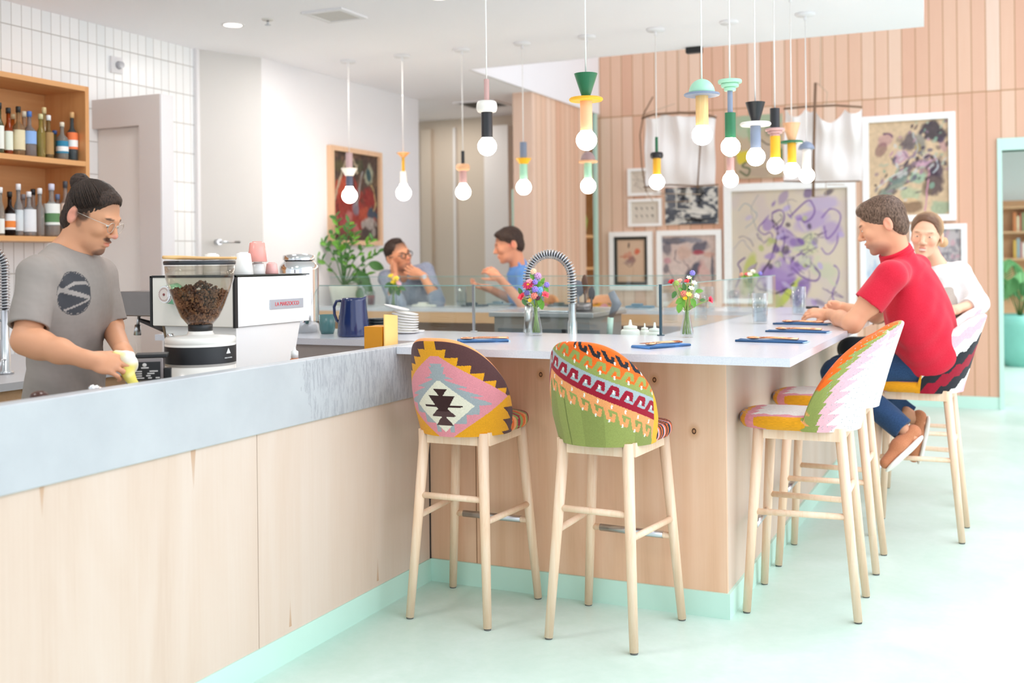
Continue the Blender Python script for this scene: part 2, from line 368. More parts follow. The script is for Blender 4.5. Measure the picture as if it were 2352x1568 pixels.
# next room through the doorway
struct(MB().box((-1.5, 17.9, 0), (7, 18.0, 4)).build('wall_far', mat('pale_grey_paint', 'dfe6e6', 0.9, 0.02, 3)))
struct(MB().box((-1.6, 11.1, 0), (-1.5, 18.0, 4)).build('wall_far_side', m_white))
struct(MB().box((-1.5, 11.06, 3.3), (7, 18.0, 3.4)).build('ceiling_far', m_ceil))
# ------------------------------------------------------------------ left counter: ledge wall with concrete band and ply front
XA = -2.344; YI = 4.192
def concrete_mat():
    t = NT('cast_concrete'); c = t.coord(); s = t.new('SeparateXYZ', ins={0: c})
    n = t.noise(c, 3.0, 6, 0.6); n3 = t.noise(t.mapp(c, (1, 14, 3)), 5.0, 5, 0.75, 0.5)
    base = t.ramp(n, [(0.3, 'b4b7bb'), (0.7, 'c1c4c7')])
    y = s.outputs[1]
    # worn, washed patch at the far end of the band
    ed = t.math('ADD', y, t.math('MULTIPLY', t.math('SUBTRACT', n, 0.5), 0.5))
    ins = t.math('MULTIPLY', t.math('GREATER_THAN', ed, 3.28), t.math('LESS_THAN', y, 4.0))
    blot = t.math('MULTIPLY', ins, t.ramp(n3, [(0.46, (0, 0, 0)), (0.60, (1, 1, 1))]))
    dots = t.math('LESS_THAN', t.new('TexVoronoi', ins={'Vector': c, 'Scale': 28.0}).outputs['Distance'], 0.045)
    col = t.mix(t.math('MULTIPLY', blot, 0.62), base, L4('94969e')); col = t.mix(t.math('MULTIPLY', dots, 0.4), col, L4('a8a6a6'))
    t.set(color=col, rough=0.35, spec=0.4); t.bump(n, 0.05, 0.004); return t.m
m_conc = concrete_mat()
cnt = thing('service_counter', 'long ply fronted counter with pale concrete upper band at left', 'counter', (XA, 2.0, 0))
Y0 = -0.9
MB().box((XA-0.05, Y0, 0.84), (XA+0.012, YI+0.01, 1.072), bevel=0.004).build('concrete_band', m_conc, cnt, True)
pan = [Y0, 0.6, PX(590, 1005, XA).y, YI]
for i in range(3):
    MB().box((XA-0.03, pan[i]+(0.0015 if i else 0), 0.10), (XA, pan[i+1]-0.0015, 0.84)).build('front_panel', m_ply_l, cnt, True)
MB().box((XA-0.04, Y0, 0), (XA+0.006, YI, 0.10)).build('kickboard', m_mint, cnt, True)
MB().box((XA-0.05, Y0, 0.02), (XA-0.031, YI, 0.84)).build('carcass', m_greyw, cnt, True)
# lower working counter behind the ledge
wk = thing('work_counter', 'grey working counter behind the concrete ledge, carrying the coffee machine', 'counter', (-2.8, 3.6, 0))
MB().box((-3.25, 3.25, 0.84), (XA-0.052, YI+0.01, 0.875), bevel=0.003).box((-2.78, -0.9, 0.84), (XA-0.052, 3.249, 0.875), bevel=0.003).build('worktop', mat('grey_stone', 'b9b5b4', 0.4, 0.05, 40), wk, True)
MB().box((-3.2, 3.3, 0.0), (XA-0.056, YI, 0.838)).box((-2.74, -0.9, 0), (XA-0.056, 3.29, 0.838)).build('cabinet', mat('taupe_laminate', 'a39a95', 0.6, 0.04, 30), wk, True)
# ------------------------------------------------------------------ U shaped bar
bar = thing('bar_counter', 'white quartz topped bar with maple ply front that the stools stand at', 'bar', (-1.4, 4.4, 0))
XC = -0.689; YC = 3.859; XI = -1.47; YG = 4.86; YF = 7.13; YE = 7.85
def top(poly, name='countertop'):
    return MB().prism(poly, 1.04, 1.07).build(name, m_quartz, bar, True)
top([(XA+0.0135, YC+.04), (XC, YC), (XC, YE), (XI, YE), (XI, YG), (-3.95, YG), (-3.95, YI+.02), (XA+0.0135, YI+.02)])
MB().box((XA+0.001, YI+0.012, 0.10), (-1.004, YI+0.03, 1.04)).build('front_panel', m_ply_f, bar, True)
sx = PY(1091, 1100, YI).x
MB().box((sx-0.0015, YI+0.0105, 0.10), (sx+0.0015, YI+0.0125, 1.04)).build('panel_seam', mat('dark_seam', '8a6244', 0.8), bar, True)
MB().box((-1.022, YI+0.03, 0.10), (-1.004, YE-0.3, 1.04)).build('side_panel', m_ply_l, bar, True)
MB().box((XA+0.006, YI, 0), (-0.992, YI+0.02, 0.10)).box((-1.014, YI+.02, 0), (-0.992, YE-0.3, 0.10)).build('kickboard', m_mint, bar, True)
MB().box((XA, YI+0.031, 0.02), (-1.03, YG-0.08, 1.038)).box((XI+0.03, YG-0.07, 0.02), (-1.03, YE-0.32, 1.038)).build('carcass', m_greyw, bar, True)
MB().box((-3.9, YI+0.03, 0.0), (XA-0.002, YG-0.05, 1.038)).build('end_cabinet', mat('taupe_laminate', 'a39a95', 0.6, 0.04, 30), bar, True)
far = thing('far_bar_counter', 'wood edged bar counter at the back where the two men sit', 'bar', (-3.0, 7.4, 0))
MB().box((XW+0.002, YF, 1.045), (XI-0.01, 7.62, 1.072)).build('countertop', m_quartz, far, True)
MB().box((XW+0.002, YF-0.001, 0.965), (XI-0.01, 7.618, 1.044)).build('edge_band', m_edge, far, True)
MB().box((XW+0.02, YF+0.25, 0.0), (XI-0.03, 7.45, 0.964)).build('base_panel', m_edge, far, True)
# ------------------------------------------------------------------ kilim bar stools
def C(h): return np.array(lin(h))
K = {k: C(v) for k, v in dict(mus='e8a020', brn='5a3a3a', pink='e3909a', gry='a3a8ad', cream='e9e0cd', dark='3a2020', org='ee6a22', grn='98a058', ol='848f48', red='a01830', blu='a9b3b8', blk='2a2a30', wht='f3ece4', peach='f6a468', lil='9d93a8', yel='f0b428', lpink='f2b9c4', sand='f5d9a8').items()}
def sel(cond, a, b): return np.where(cond[:, None], a, b)
def saw(x, p): f = np.mod(x/p, 1.0); return f
def hook(a, b):
    """hooked kilim motif in a unit cell (a along the band, b height)"""
    stem = (np.abs(a-(0.12+0.42*b)) < 0.17) & (b < 0.95)
    topb = (b > 0.62) & (b < 1.0) & (a > 0.42) & (a < 0.92)
    curl = (np.abs(a-0.82) < 0.13) & (b > 0.28) & (b < 0.9)
    return stem | topb | curl
def pat_diamond(h, z):
    c = np.tile(K['mus'], (len(h), 1))
    ah = np.abs(h-0.004)
    # brown serrated border
    m = ah/0.30+np.abs(z-0.93)/0.215
    tooth = saw(z-0.005, 0.040)*0.20
    ah2 = np.abs(h+0.010); c = sel((z-(1.100-0.78*ah2) > 0.042*saw(z, 0.032)) & (ah2 > 0.028) & (z > 0.80), K['brn'], c)
    c = sel((z < 0.85) & (ah > 0.235+0.05*saw(0.9-z, 0.05)), K['brn'], c)
    dm = ah/0.262+np.abs(z-0.895)/0.18
    c = sel((dm < 1.0) & (z < 1.062), K['pink'], c)
    tw = (1-saw(z, 0.036))*0.036*(ah > 0.02)
    g = (ah+0.036-tw*1.35)/0.185+np.abs(z-0.872)/0.135
    c = sel((g < 1.0) | ((ah < 0.022+0.012*saw(z, 0.03)) & (z > 0.9) & (z < 1.032)), K['gry'], c)
    wd_ = ah/0.122+np.abs(z-0.863)/0.107
    c = sel((wd_ < 1) & (z < 0.965), K['cream'], c)
    # central motif
    def trap(z0, z1, w0, w1): return (z > z0) & (z < z1) & (ah < w0+(w1-w0)*(z-z0)/(z1-z0))
    mot = trap(0.903, 0.930, 0.007, 0.028) | trap(0.850, 0.903, 0.020, 0.054) | trap(0.820, 0.852, 0.052, 0.018) | trap(0.813, 0.822, 0.010, 0.010) | trap(0.783, 0.814, 0.038, 0.012) | ((np.abs(z-0.861) < 0.0035) & (ah < 0.078))
    c = sel(mot, sel(z < 0.84, K['dark']*1.6+0.02, K['dark']), c)
    return c
def pat_hooks(h, z):
    c = np.tile(K['grn'], (len(h), 1))
    c = sel(saw(h+0.01, 0.19) < 0.42, K['grn']*0.86, c); c = sel(np.abs(h+0.075) < 0.003, K['ol']*0.7, c)
    pk = -0.150
    w = np.where(h > pk, z-(0.945-0.47*(h-0.02)), z-(0.945+0.08-1.7*(pk-h)))
    a = np.mod((h-z*0.25)/0.050, 1.0)
    def band(lo, hi, base, hk, hkb, hkt, flip=False):
        nonlocal c
        inb = (w > lo) & (w < hi); c = sel(inb, base, c)
        b = (w-hkb)/(hkt-hkb)
        c = sel(inb & (b >= 0) & (b <= 1) & hook(a, b), hk, c)
    band(0.104, 0.30, K['org'], K['grn'], 0.104, 0.150)
    b2 = (w-0.160)/0.040; a2 = np.mod((h-z*0.25+0.02)/0.050, 1.0)
    c = sel((w > 0.16) & (b2 < 1) & hook(a2, 1-b2) & (h > 0.0), K['blk'], c)
    c = sel((w > 0.084) & (w < 0.106), K['grn'], c)
    band(0.020, 0.084, K['blu'], K['red'], 0.020, 0.072)
    c = sel((w > -0.002) & (w < 0.024), K['red'], c)
    c = sel((w > -0.030) & (w < 0.0), K['peach']*0.95, c)
    b = (-0.026-w)/0.048
    c = sel((b > 0) & (b < 1) & hook(a, b), K['peach']*0.95, c)
    wh = (np.mod(a+0.5, 1.0) < 0.12) & (np.abs(np.mod(w, 0.06)-0.045) < 0.008) & (w > -0.08) & (w < 0.17)
    c = sel(wh, K['wht'], c)
    c = sel((h > 0.262), K['yel'], c)
    return c
def pat_white(h, z):
    """white field, pink steps, green and orange at the forward edge (left side when seen from behind)"""
    s = np.abs(h); c = np.tile(K['wht'], (len(h), 1))
    e = s-np.radians(88*np.clip(1-np.clip((z-0.792)/0.342, 0, 1)**1.22, 0, 1)**0.3226)*0.205      # distance past the forward edge
    st = saw(z, 0.045)*0.035
    c = sel(e+st*1.3 > -0.085, K['lpink'], c)
    c = sel(e+0.4*st > -0.048, K['grn'], c); c = sel((e+st*.6 > -0.016) & (z > 0.9), K['org'], c)
    tri = (z < 0.83) & (s > 0.29+0.06*saw(z, 0.04)); c = sel(tri, K['peach'], c)
    fl = (np.sin(h*700)*np.sin(z*500+h*90) > 0.93) & (s < 0.25); c = sel(fl, K['gry'], c)
    return c
def pat_zig(h, z):
    s = np.abs(h); q = z*0.8+s*0.62+0.018*np.abs(np.mod(s/0.03, 2)-1)
    idx = np.mod(q/0.05, 6).astype(int)
    pal = np.stack([K['lpink'], K['wht'], K['blk'], K['red'], K['blk'], K['wht']]); c = pal[idx]
    c = sel(s > 0.30, K['mus'], c); return c
def pat_seat_org(x, y):
    c = np.tile(K['org'], (len(x), 1)); k = x*1.0+y*2.2+0.02*np.sin(x*40)
    i = np.mod(k/0.045, 5).astype(int); return np.stack([K['peach'], K['grn'], K['red'], K['grn'], K['org']])[i]
def pat_seat_blk(x, y):
    k = x*0.8+y*2.0+0.03*np.sin(x*30+y*20); i = np.mod(k/0.03, 5).astype(int); return np.stack([K['org'], K['blk'], K['org'], K['blk'], K['lpink']])[i]
def pat_seat_wht(x, y):
    s = np.maximum(np.abs(x)/0.215, (np.abs(y-0.02))/0.235); z_ = 0.10*np.abs(np.mod((x+y)/0.045, 2)-1)
    c = np.tile(K['wht']*0.93, (len(x), 1)); c = sel(s+z_ > 0.74, K['pink'], c); c = sel(s+z_*0.3 > 0.86, K['mus'], c)
    c = sel((s > 0.93) & (np.mod((x-y)/0.06, 1.0) < 0.45), K['lil'], c); return c
m_kil = vmat('kilim_weave', rough=0.9, bump=0.35, weave=(40, 40, 260), sheen=0.15, spec=0.15)
def ztop(phi):
    a = np.abs(np.degrees(phi)); return 0.792+0.342*np.clip(1-(a/88.0)**3.1, 0, 1)**0.82
def shell_mesh(pat, nphi, ns):
    Z0 = 0.738; PM = radians(91)
    # loop parameter s: 0..0.46 outer up, 0.46..0.54 rolled edge, 0.54..1 inner down
    def fn(U, V):
        phi = (U*2-1)*PM; zt = ztop(phi); tk = 0.040*(1-0.35*np.abs(U*2-1)**3)
        so = np.clip(V/0.46, 0, 1); si = np.clip((1-V)/0.46, 0, 1); e = np.clip((V-0.46)/0.08, 0, 1)
        f = np.where(V < 0.46, so, np.where(V > 0.54, si, 1.0))
        z = Z0+f*(zt-Z0-0.018); z = z+np.where((V >= 0.46) & (V <= 0.54), 0.018*np.sin(e*pi), 0)
        inward = np.where(V < 0.46, 0.0, np.where(V > 0.54, 1.0, (1-np.cos(e*pi))/2))*tk
        hgt = (z-Z0)/0.385
        rx = 0.210+0.010*np.sin(np.clip(hgt, 0, 1)*pi) - 0.020*np.clip(0.25-hgt, 0, 1)/0.25*0.6 - 0.062*np.clip(hgt-.45, 0, 1)**1.3
        ry = 0.216-0.012*np.clip(0.25-hgt, 0, 1)
        yc = -0.005-0.112*np.clip(hgt, 0, 1.2)**1.15*np.clip(np.cos(phi)*0.6+0.45, 0.0, 1)
        x = (rx-inward)*np.sin(phi)*(1-0.06*np.clip(np.abs(U*2-1)-0.8, 0, 1)*5); y = yc-(ry-inward)*np.cos(phi)*np.where(np.cos(phi) > 0, 1, 0.75)
        return np.stack([x, y, z], 1)
    P, F, uc, vc = grid(nphi, ns, fn)
    phi = (uc*2-1)*PM; zz = P[F[:, 0], 2]; h = phi*0.205
    cols = pat(h, zz)
    inn = vc > 0.5; cols = np.where(inn[:, None], pat(-h, zz), cols)
    ed = (vc > 0.47) & (vc < 0.60); cols = np.where(ed[:, None], K['peach'] if pat in (pat_diamond,) else cols, cols)
    cols = cols*(0.93+0.14*rng.random(len(cols)))[:, None]
    me = mesh_np('backrest', P, F); vcol(me, np.clip(cols, 0, 1)); return me
def seat_mesh(pat, n=90):
    def fn(U, V):
        a = U*2*pi; r = np.clip(V/0.72, 0, 1); lo = np.clip((V-0.72)/0.28, 0, 1)
        ex = 2.8; ca, sa = np.cos(a), np.sin(a); sq = (np.abs(ca)**ex+np.abs(sa)**ex)**(-1/ex)
        hw = 0.196+0.014*np.clip(sa, 0, 1)
        rr = np.where(V < 0.72, np.sin(r*pi/2)**0.75, 1+0.02*np.sin(lo*pi)-0.06*lo)
        x = hw*ca*sq*rr; y = 0.040+0.222*sa*sq*rr
        z = 0.792-0.004+0.012*np.cos(r*pi/2)-0.028*np.clip(r-0.75, 0, 1)**1.6*6 - lo*0.030
        return np.stack([x, y, z], 1)
    P, F, uc, vc = grid(n*2, n, fn); cen = P[F].mean(1)
    c = pat(cen[:, 0], cen[:, 1])*(0.92+0.16*rng.random(len(F)))[:, None]
    me = mesh_np('seat', P, F); vcol(me, np.clip(c, 0, 1)); return me
def make_stool(label, pb, ps, loc, rz, nphi, ns, group='kilim bar stools'):
    t = thing('bar_stool', label, 'stool', (loc[0], loc[1], 0), rz, group)
    link('backrest', shell_mesh(pb, nphi, ns), m_kil, t); link('seat', seat_mesh(ps, 60), m_kil, t)
    fl, ft = (0.203, 0.212), (0.150, 0.165); rl, rt = (0.173, -0.215), (0.130, -0.150)
    def leg(b, tp):
        lg_ = MB().cyl((b[0], b[1], 0.006), (tp[0], tp[1], 0.748), 0.0165, 0.0225, 20).build('leg', m_ash, t)
        MB().cyl((b[0], b[1], 0), (b[0], b[1], 0.006), 0.014, 0.015, 16).build('foot_pad', mat('grey_felt', '6b6a66', 0.9), lg_)
    for s in (-1, 1): leg((s*fl[0], fl[1]), (s*ft[0], ft[1])); leg((s*rl[0], rl[1]), (s*rt[0], rt[1]))
    fr = MB(); 
    for s in (-1, 1): fr.box((s*0.150-0.011, -0.15, 0.700), (s*0.150+0.011, 0.165, 0.752), M=Matrix.Shear('XZ', 4, (0, 0)) if 0 else None)
    fr.box((-0.135, -0.165, 0.700), (0.135, -0.143, 0.752)); fr.box((-0.15, 0.155, 0.700), (0.15, 0.177, 0.752)); fr.build('seat_frame', m_ash, t)
    def at(b, tp, z): k = z/0.748; return (b[0]+(tp[0]-b[0])*k, b[1]+(tp[1]-b[1])*k, z)
    R_, L_ = 1, -1
    def P_(b, tp, s, z): q = at(b, tp, z); return (s*q[0], q[1], z)
    MB().cyl(P_(rl, rt, -1, 0.49), P_(rl, rt, 1, 0.49), 0.0125, n=14).build('stretcher', m_ash, t)
    for s in (-1, 1): MB().cyl(P_(rl, rt, s, 0.405), P_(fl, ft, s, 0.405), 0.0125, n=14).build('stretcher', m_ash, t)
    a = Vector(P_(fl, ft, -1, 0.335)); b = Vector(P_(fl, ft, 1, 0.335))
    fr_ = MB().cyl(a, b, 0.0125, n=14).build('footrest', m_ash, t)
    MB().cyl(a.lerp(b, 0.12), a.lerp(b, 0.88), 0.0145, n=16).build('footrest_sleeve', m_steel, fr_)
    return t
make_stool('kilim bar stool with mustard, pink and cream diamond backrest, nearest the left counter', pat_diamond, pat_seat_org, (-2.0, 3.932), 0.0, 260, 300)
make_stool('kilim bar stool with green backrest and orange and crimson hooked bands', pat_hooks, pat_seat_blk, (-1.384, 3.922), radians(-4), 260, 300)
make_stool('empty white and pink kilim stool, nearest on the right side of the bar', pat_white, pat_seat_wht, (-0.745, 4.515), radians(90+1.5), 180, 220)
make_stool('empty white kilim stool standing second along the right side, behind the nearest one', pat_white, pat_seat_wht, (-0.745, 5.215), radians(90), 130, 160)
make_stool('kilim stool with crimson, black and white zigzags that the man in red sits on', pat_zig, pat_seat_wht, (-0.405, 5.93), radians(90-2), 130, 160)
make_stool('kilim stool that the woman in white sits on, behind the man in red', pat_zig, pat_seat_wht, (-0.44, 6.76), radians(92), 100, 120)
# ------------------------------------------------------------------ pendants
PC = dict(black='1f2024', white='f1ede6', pink='c9a09c', mauve='a98f90', peach='f2b98c', yellow='efb11e', green='1f6b45', mint='a6d9bd', blue='7e8aa0', navy='4a4f63', wood=None, org='f0a860')
def pmat(c):
    if c == 'wood': return wood('pendant_oak', [(0.3, 'd9a55f'), (0.7, 'efc98c')], axis=2, scale=40, stretch=0.04, rough=0.4)
    return mat('lacquer_'+c, PC[c], 0.35, 0.02, 30)
m_bulb = emit('lit_opal_bulb', 'fff0dc', 20); m_cord = mat('white_braided_cord', 'f2efec', 0.7, 0.1, 200)
def pendant(u, v, r, y, pieces, label, cord_r=0.0035, x=None):
    c = PX(u, v, x) if x is not None else PY(u, v, y); d = (np.array(c)-CAMP) @ FWD; s = d/FPX
    t = thing('pendant_lamp', label, 'lamp', (c.x, c.y, c.z), 0, 'stacked wooden pendant lamps'); R = r*s
    prof = [(0.0001, -R)]+[(R*sin(a), -R*cos(a)) for a in np.linspace(0.15, 2.45, 14)]+[(R*0.5, R*0.98), (R*0.5, R*1.15)]
    MB().lathe(prof, n=28).build('bulb', m_bulb, t)
    z = R*0.90
    for p in pieces:
        k = p[0]; b = MB()
        if k == 'cyl': w, h, c_ = p[1:]; prof = [(0.0001, 0), (w/2*s, 0), (w/2*s, h*s), (0.0001, h*s)]; nm = 'lamp_socket' if z < R*0.95 else 'turned_rod'
        elif k == 'cone': wt, wb, h, c_ = p[1:]; prof = [(0.0001, 0), (wb/2*s, 0), (wt/2*s, h*s), (0.0001, h*s)]; nm = 'turned_cone'
        elif k == 'disc': w, h, c_ = p[1:]; q = h*s; prof = [(0.0001, 0), (w/2*s-q*.3, 0), (w/2*s, q*.3), (w/2*s, q*.7), (w/2*s-q*.3, q), (0.0001, q)]; nm = 'turned_disc'
        elif k == 'dome': w, h, c_ = p[1:]; prof = [(0.0001, 0)]+[(w/2*s*cos(a), h*s*sin(a)) for a in np.linspace(0, pi/2-0.01, 12)]; nm = 'turned_dome'
        elif k == 'bead': w, h, c_ = p[1:]; prof = [(0.0001, 0)]+[(w/2*s*(0.78+0.22*sin(a)), h*s*(1-cos(a))/2) for a in np.linspace(0, pi, 14)]+[(0.0001, h*s)]; nm = 'turned_bead'
        elif k == 'step': w, h, c_ = p[1:]; prof = [(0.0001, 0)]; nm = 'stepped_collar'
        if k == 'step':
            for i in range(3):
                r0 = w/2*s*(0.5+0.25*i); a0 = h*s*i/3; prof += [(r0*0.93, a0), (r0, a0+h*s*.06), (r0, a0+h*s*.28), (r0*0.93, a0+h*s*.33)]
            prof += [(0.0001, h*s)]
        MB().lathe([(rr, zz+z) for rr, zz in prof], n=30, smooth=k in ('dome', 'bead')).build(nm, pmat(c_), t)
        z += (p[3] if k == 'cone' else p[2])*s
    zt = HC-c.z
    MB().cyl((0, 0, z), (0, 0, zt), cord_r, n=10).build('cord', m_cord, t)
    rose = MB().lathe([(0.0001, zt-0.018), (0.055, zt-0.016), (0.062, zt-0.008), (0.062, zt), (0.0001, zt)], n=28).build('ceiling_rose', m_white, t)
    MB().cyl((0, 0, zt-0.045), (0, 0, zt-0.016), 0.009, n=12).build('cord_grip', m_white, rose)
    return t
PYF = 4.41; PYK = 7.06; PXR = PY(1613, 310, PYF).x
pendant(1119, 336, 22, PYF, [('cyl', 26, 58, 'black'), ('bead', 48, 26, 'white'), ('cyl', 12, 50, 'pink')], 'pendant lamp with white bead, black socket and thin mauve rod')
pendant(1347, 322, 24, PYF, [('cyl', 28, 68, 'peach'), ('disc', 78, 8, 'yellow'), ('cone', 54, 18, 55, 'green')], 'pendant lamp with green cone above a wide yellow disc')
pendant(1613, 310, 24, PYF, [('cyl', 29, 68, 'wood'), ('disc', 82, 6, 'blue'), ('dome', 60, 33, 'mint')], 'pendant lamp with mint dome, grey brim and oak socket')
for a in [(1678, 337, 22, [('cyl', 25, 58, 'green'), ('cyl', 12, 50, 'blue'), ('step', 54, 26, 'mint')], 'pendant lamp with green socket under a stepped mint collar'),
          (1736, 360, 21, [('cyl', 24, 52, 'blue'), ('disc', 70, 8, 'white'), ('cone', 45, 18, 46, 'black')], 'pendant lamp with black cone above a wide white disc'),
          (1781, 380, 19, [('cyl', 23, 50, 'yellow'), ('step', 44, 18, 'pink'), ('cyl', 22, 46, 'black')], 'pendant lamp with black rod, dusty pink collar and yellow socket'),
          (1819, 391, 18, [('cyl', 20, 46, 'yellow'), ('disc', 52, 5, 'green'), ('cone', 40, 16, 41, 'peach')], 'pendant lamp with peach cone, thin green disc and yellow socket')]:
    pendant(a[0], a[1], a[2], None, a[3], a[4], x=PXR)
for a in [(1853, 403, 17, [('cyl', 19, 45, 'white'), ('dome', 36, 18, 'blue')], 'pendant lamp with grey blue dome over a white socket, at the far right corner'),
          (1678, 413, 17, [('cyl', 17, 36, 'pink'), ('cyl', 10, 30, 'mint')], 'small pendant lamp with pale pink socket hanging low behind the green one'),
          (1509, 418, 17, [('cyl', 18, 39, 'yellow'), ('bead', 30, 14, 'black'), ('cyl', 7, 35, 'green')], 'pendant lamp with black bead, yellow socket and thin green rod'),
          (1351, 427, 17, [('cyl', 18, 38, 'mint'), ('disc', 44, 5, 'peach'), ('dome', 34, 21, 'mauve')], 'pendant lamp with mauve dome and peach brim over a mint socket'),
          (1203, 430, 17, [('cyl', 18, 38, 'mint'), ('cone', 37, 20, 13, 'yellow'), ('cyl', 16, 37, 'blue')], 'pendant lamp with yellow dish between mint socket and grey rod'),
          (1064, 441, 17, [('cyl', 17, 34, 'pink'), ('bead', 32, 15, 'peach'), ('cyl', 8, 30, 'black')], 'pendant lamp with peach bead, pink socket and thin black rod'),
          (927, 443, 17, [('cyl', 15, 34, 'white'), ('cyl', 7, 32, 'yellow'), ('cone', 31, 8, 11, 'org')], 'pendant lamp with white socket and flared yellow top against white wall'),
          (803, 449, 17, [('cyl', 16, 30, 'navy'), ('cone', 38, 18, 17, 'white'), ('cyl', 16, 36, 'mauve')], 'pendant lamp with navy socket and white dish in front of the red painting')]:
    pendant(a[0], a[1], a[2], PYK, a[3], a[4])
# ------------------------------------------------------------------ ceiling fixtures
def ceil(u, v): return PZ(u, v, HC)
for u, v, lab in [(535, 57, 'round recessed downlight glowing in the ceiling, beside the sprinkler'), (1008, -7, 'round recessed downlight cut by the top edge of the photo')]:
    c = ceil(u, v); t = thing('recessed_downlight', lab, 'lamp', c, 0, 'recessed downlights')
    MB().lathe([(0.058, -0.004), (0.075, -0.004), (0.078, 0)], n=32).build('trim_ring', m_white, t)
    MB().lathe([(0.0001, -0.002), (0.058, -0.003)], n=32).build('lamp_lens', emit('downlight_glow', 'fff4e4', 6.0), t)
c = ceil(615, 44); t = thing('sprinkler_head', 'small white sprinkler head on ceiling between downlight and vent', 'sprinkler', c)
MB().lathe([(0.0001, -0.01), (0.035, -0.008), (0.04, 0)], n=20).build('escutcheon', m_greyw, t); MB().cyl((0, 0, -0.035), (0, 0, -0.01), 0.008, n=10).lathe([(0.0001, -0.042), (0.02, -0.04), (0.02, -0.036), (0.0001, -0.035)], n=16).build('deflector', m_steel, t)
def vent(q, lab, dark, name='ceiling_vent'):
    P_ = [ceil(*p) for p in q]; c = sum(P_, Vector())/4; t = thing(name, lab, 'vent', c)
    ex = (P_[1]-P_[0]+P_[2]-P_[3])/2; ey = (P_[3]-P_[0]+P_[2]-P_[1])/2
    s = (ex.length+ey.length)/4; b = MB(); fw = 0.035
    for (a0, a1, b0, b1) in ((-s, s, -s, -s+fw), (-s, s, s-fw, s), (-s, -s+fw, -s+fw, s-fw), (s-fw, s, -s+fw, s-fw)): b.box((a0, b0, -0.012), (a1, b1, 0))
    b.build('frame', m_white, t)
    MB().box((-s+fw, -s+fw, -0.002), (s-fw, s-fw, -0.001)).build('backing', dark, t)
    n = 9
    for i in range(n):
        yy = -s+fw+(i+.5)*(2*s-2*fw)/n
        MB().box((-s+fw, yy-0.010, -0.010), (s-fw, yy+0.004, -0.007)).build('louvre', m_greyw if dark is not m_black else mat('dark_grey_metal', '5c5a55', 0.6), t)
vent([(690, 30), (780, 15), (848, 40), (757, 48)], 'square white air vent set in the ceiling', mat('vent_shadow_grey', '9c9894', 0.9))
vent([(1045, 238), (1110, 226), (1175, 238), (1110, 250)], 'dark square grille in the low corridor ceiling', m_black, 'ceiling_grille')
c = PY(1596, 108, 7.82); t = thing('ceiling_speaker', 'small black speaker under the ceiling edge above the boards', 'speaker', (c.x, 7.80, HC))
MB().box((-0.06, -0.03, -0.045), (0.06, 0.03, 0), bevel=0.006).build('body', m_black, t)
# motion sensor on tiles and lever on grey wall
c = PX(265, 150, XT); t = thing('motion_sensor', 'white square sensor with a round lens on the tiled wall', 'sensor', c)
MB().box((0, -0.05, -0.055), (0.02, 0.05, 0.055), bevel=0.005).build('body', m_white, t); MB().cyl((0.019, 0.01, 0), (0.05, 0.01, 0), 0.028, 0.022, 20).build('lens', mat('grey_lens', 'b5b5bb', 0.1), t)
c = PX(497, 556, -5.26); t = thing('wall_lever', 'small grey lever handle fixed to the grey angled wall', 'handle', c)
dv = Vector((0.18, 0.49, 0)).normalized(); nv = Vector((dv.y, -dv.x, 0))
MB().cyl((0, 0, 0), nv*0.05, 0.022, n=16).build('rose', m_steel, t); MB().tube([nv*0.05, nv*0.06+dv*0.02, nv*0.06+dv*0.16], 0.009).build('lever', m_steel, t)
# partition with a white door beside the bottle shelf
yp = 5.17; xr = PY(368, 400, yp).x; xd = PY(320, 400, yp).x; zt = PY(366, 215, yp).z; zd = PY(320, 287, yp).z
struct(MB().box((xd, yp, 0), (xr, yp+0.11, zt)).box((XT, yp, zd), (xd, yp+0.11, zt)).build('wall_partition', mat('warm_grey_paint', 'd9cfca', 0.8, 0.02, 4)))
struct(MB().box((xr, yp+0.001, 0), (xr+0.012, yp+0.109, zt)).build('trim_11', m_white))
struct(MB().box((XT, yp+0.05, 0), (xd-0.002, yp+0.09, zd-0.002)).build('door_1', mat('door_cream', 'efe9e4', 0.6, 0.02, 4)))
# ------------------------------------------------------------------ bottle shelf
XS = -5.01; ys = 4.81
zT = PX(205, 200, XS).z; zM = PX(200, 371, XS).z; zB = PX(120, 543, XS).z
t = thing('bottle_shelf', 'orange plywood shelf box full of liquor bottles on the tiled wall', 'shelf', (XT, 3.5, zB))
yl = 2.6
MB().box((XT+0.002, yl, zT-0.03), (XS, ys-0.028, zT)).build('top_board', m_ply_o, t, True)
MB().box((XT+0.002, ys-0.028, zB-0.028), (XS, ys, zT)).build('side_board', wood('orange_ply_v', [(0.25, 'c98d55'), (0.5, 'd99f66'), (0.8, 'e3b079')], axis=2, scale=6), t, True)
MB().box((XT+0.002, yl, zM-0.03), (XS, ys-0.029, zM)).build('shelf_board', m_ply_o, t, True)
MB().box((XT+0.002, yl, zB-0.028), (XS, ys-0.029, zB)).build('shelf_board', m_ply_o, t, True)
MB().box((XT+0.002, yl, zB), (XT+0.014, ys-0.029, zT-0.031)).build('back_board', m_ply_o, t, True)
_bn = [0]
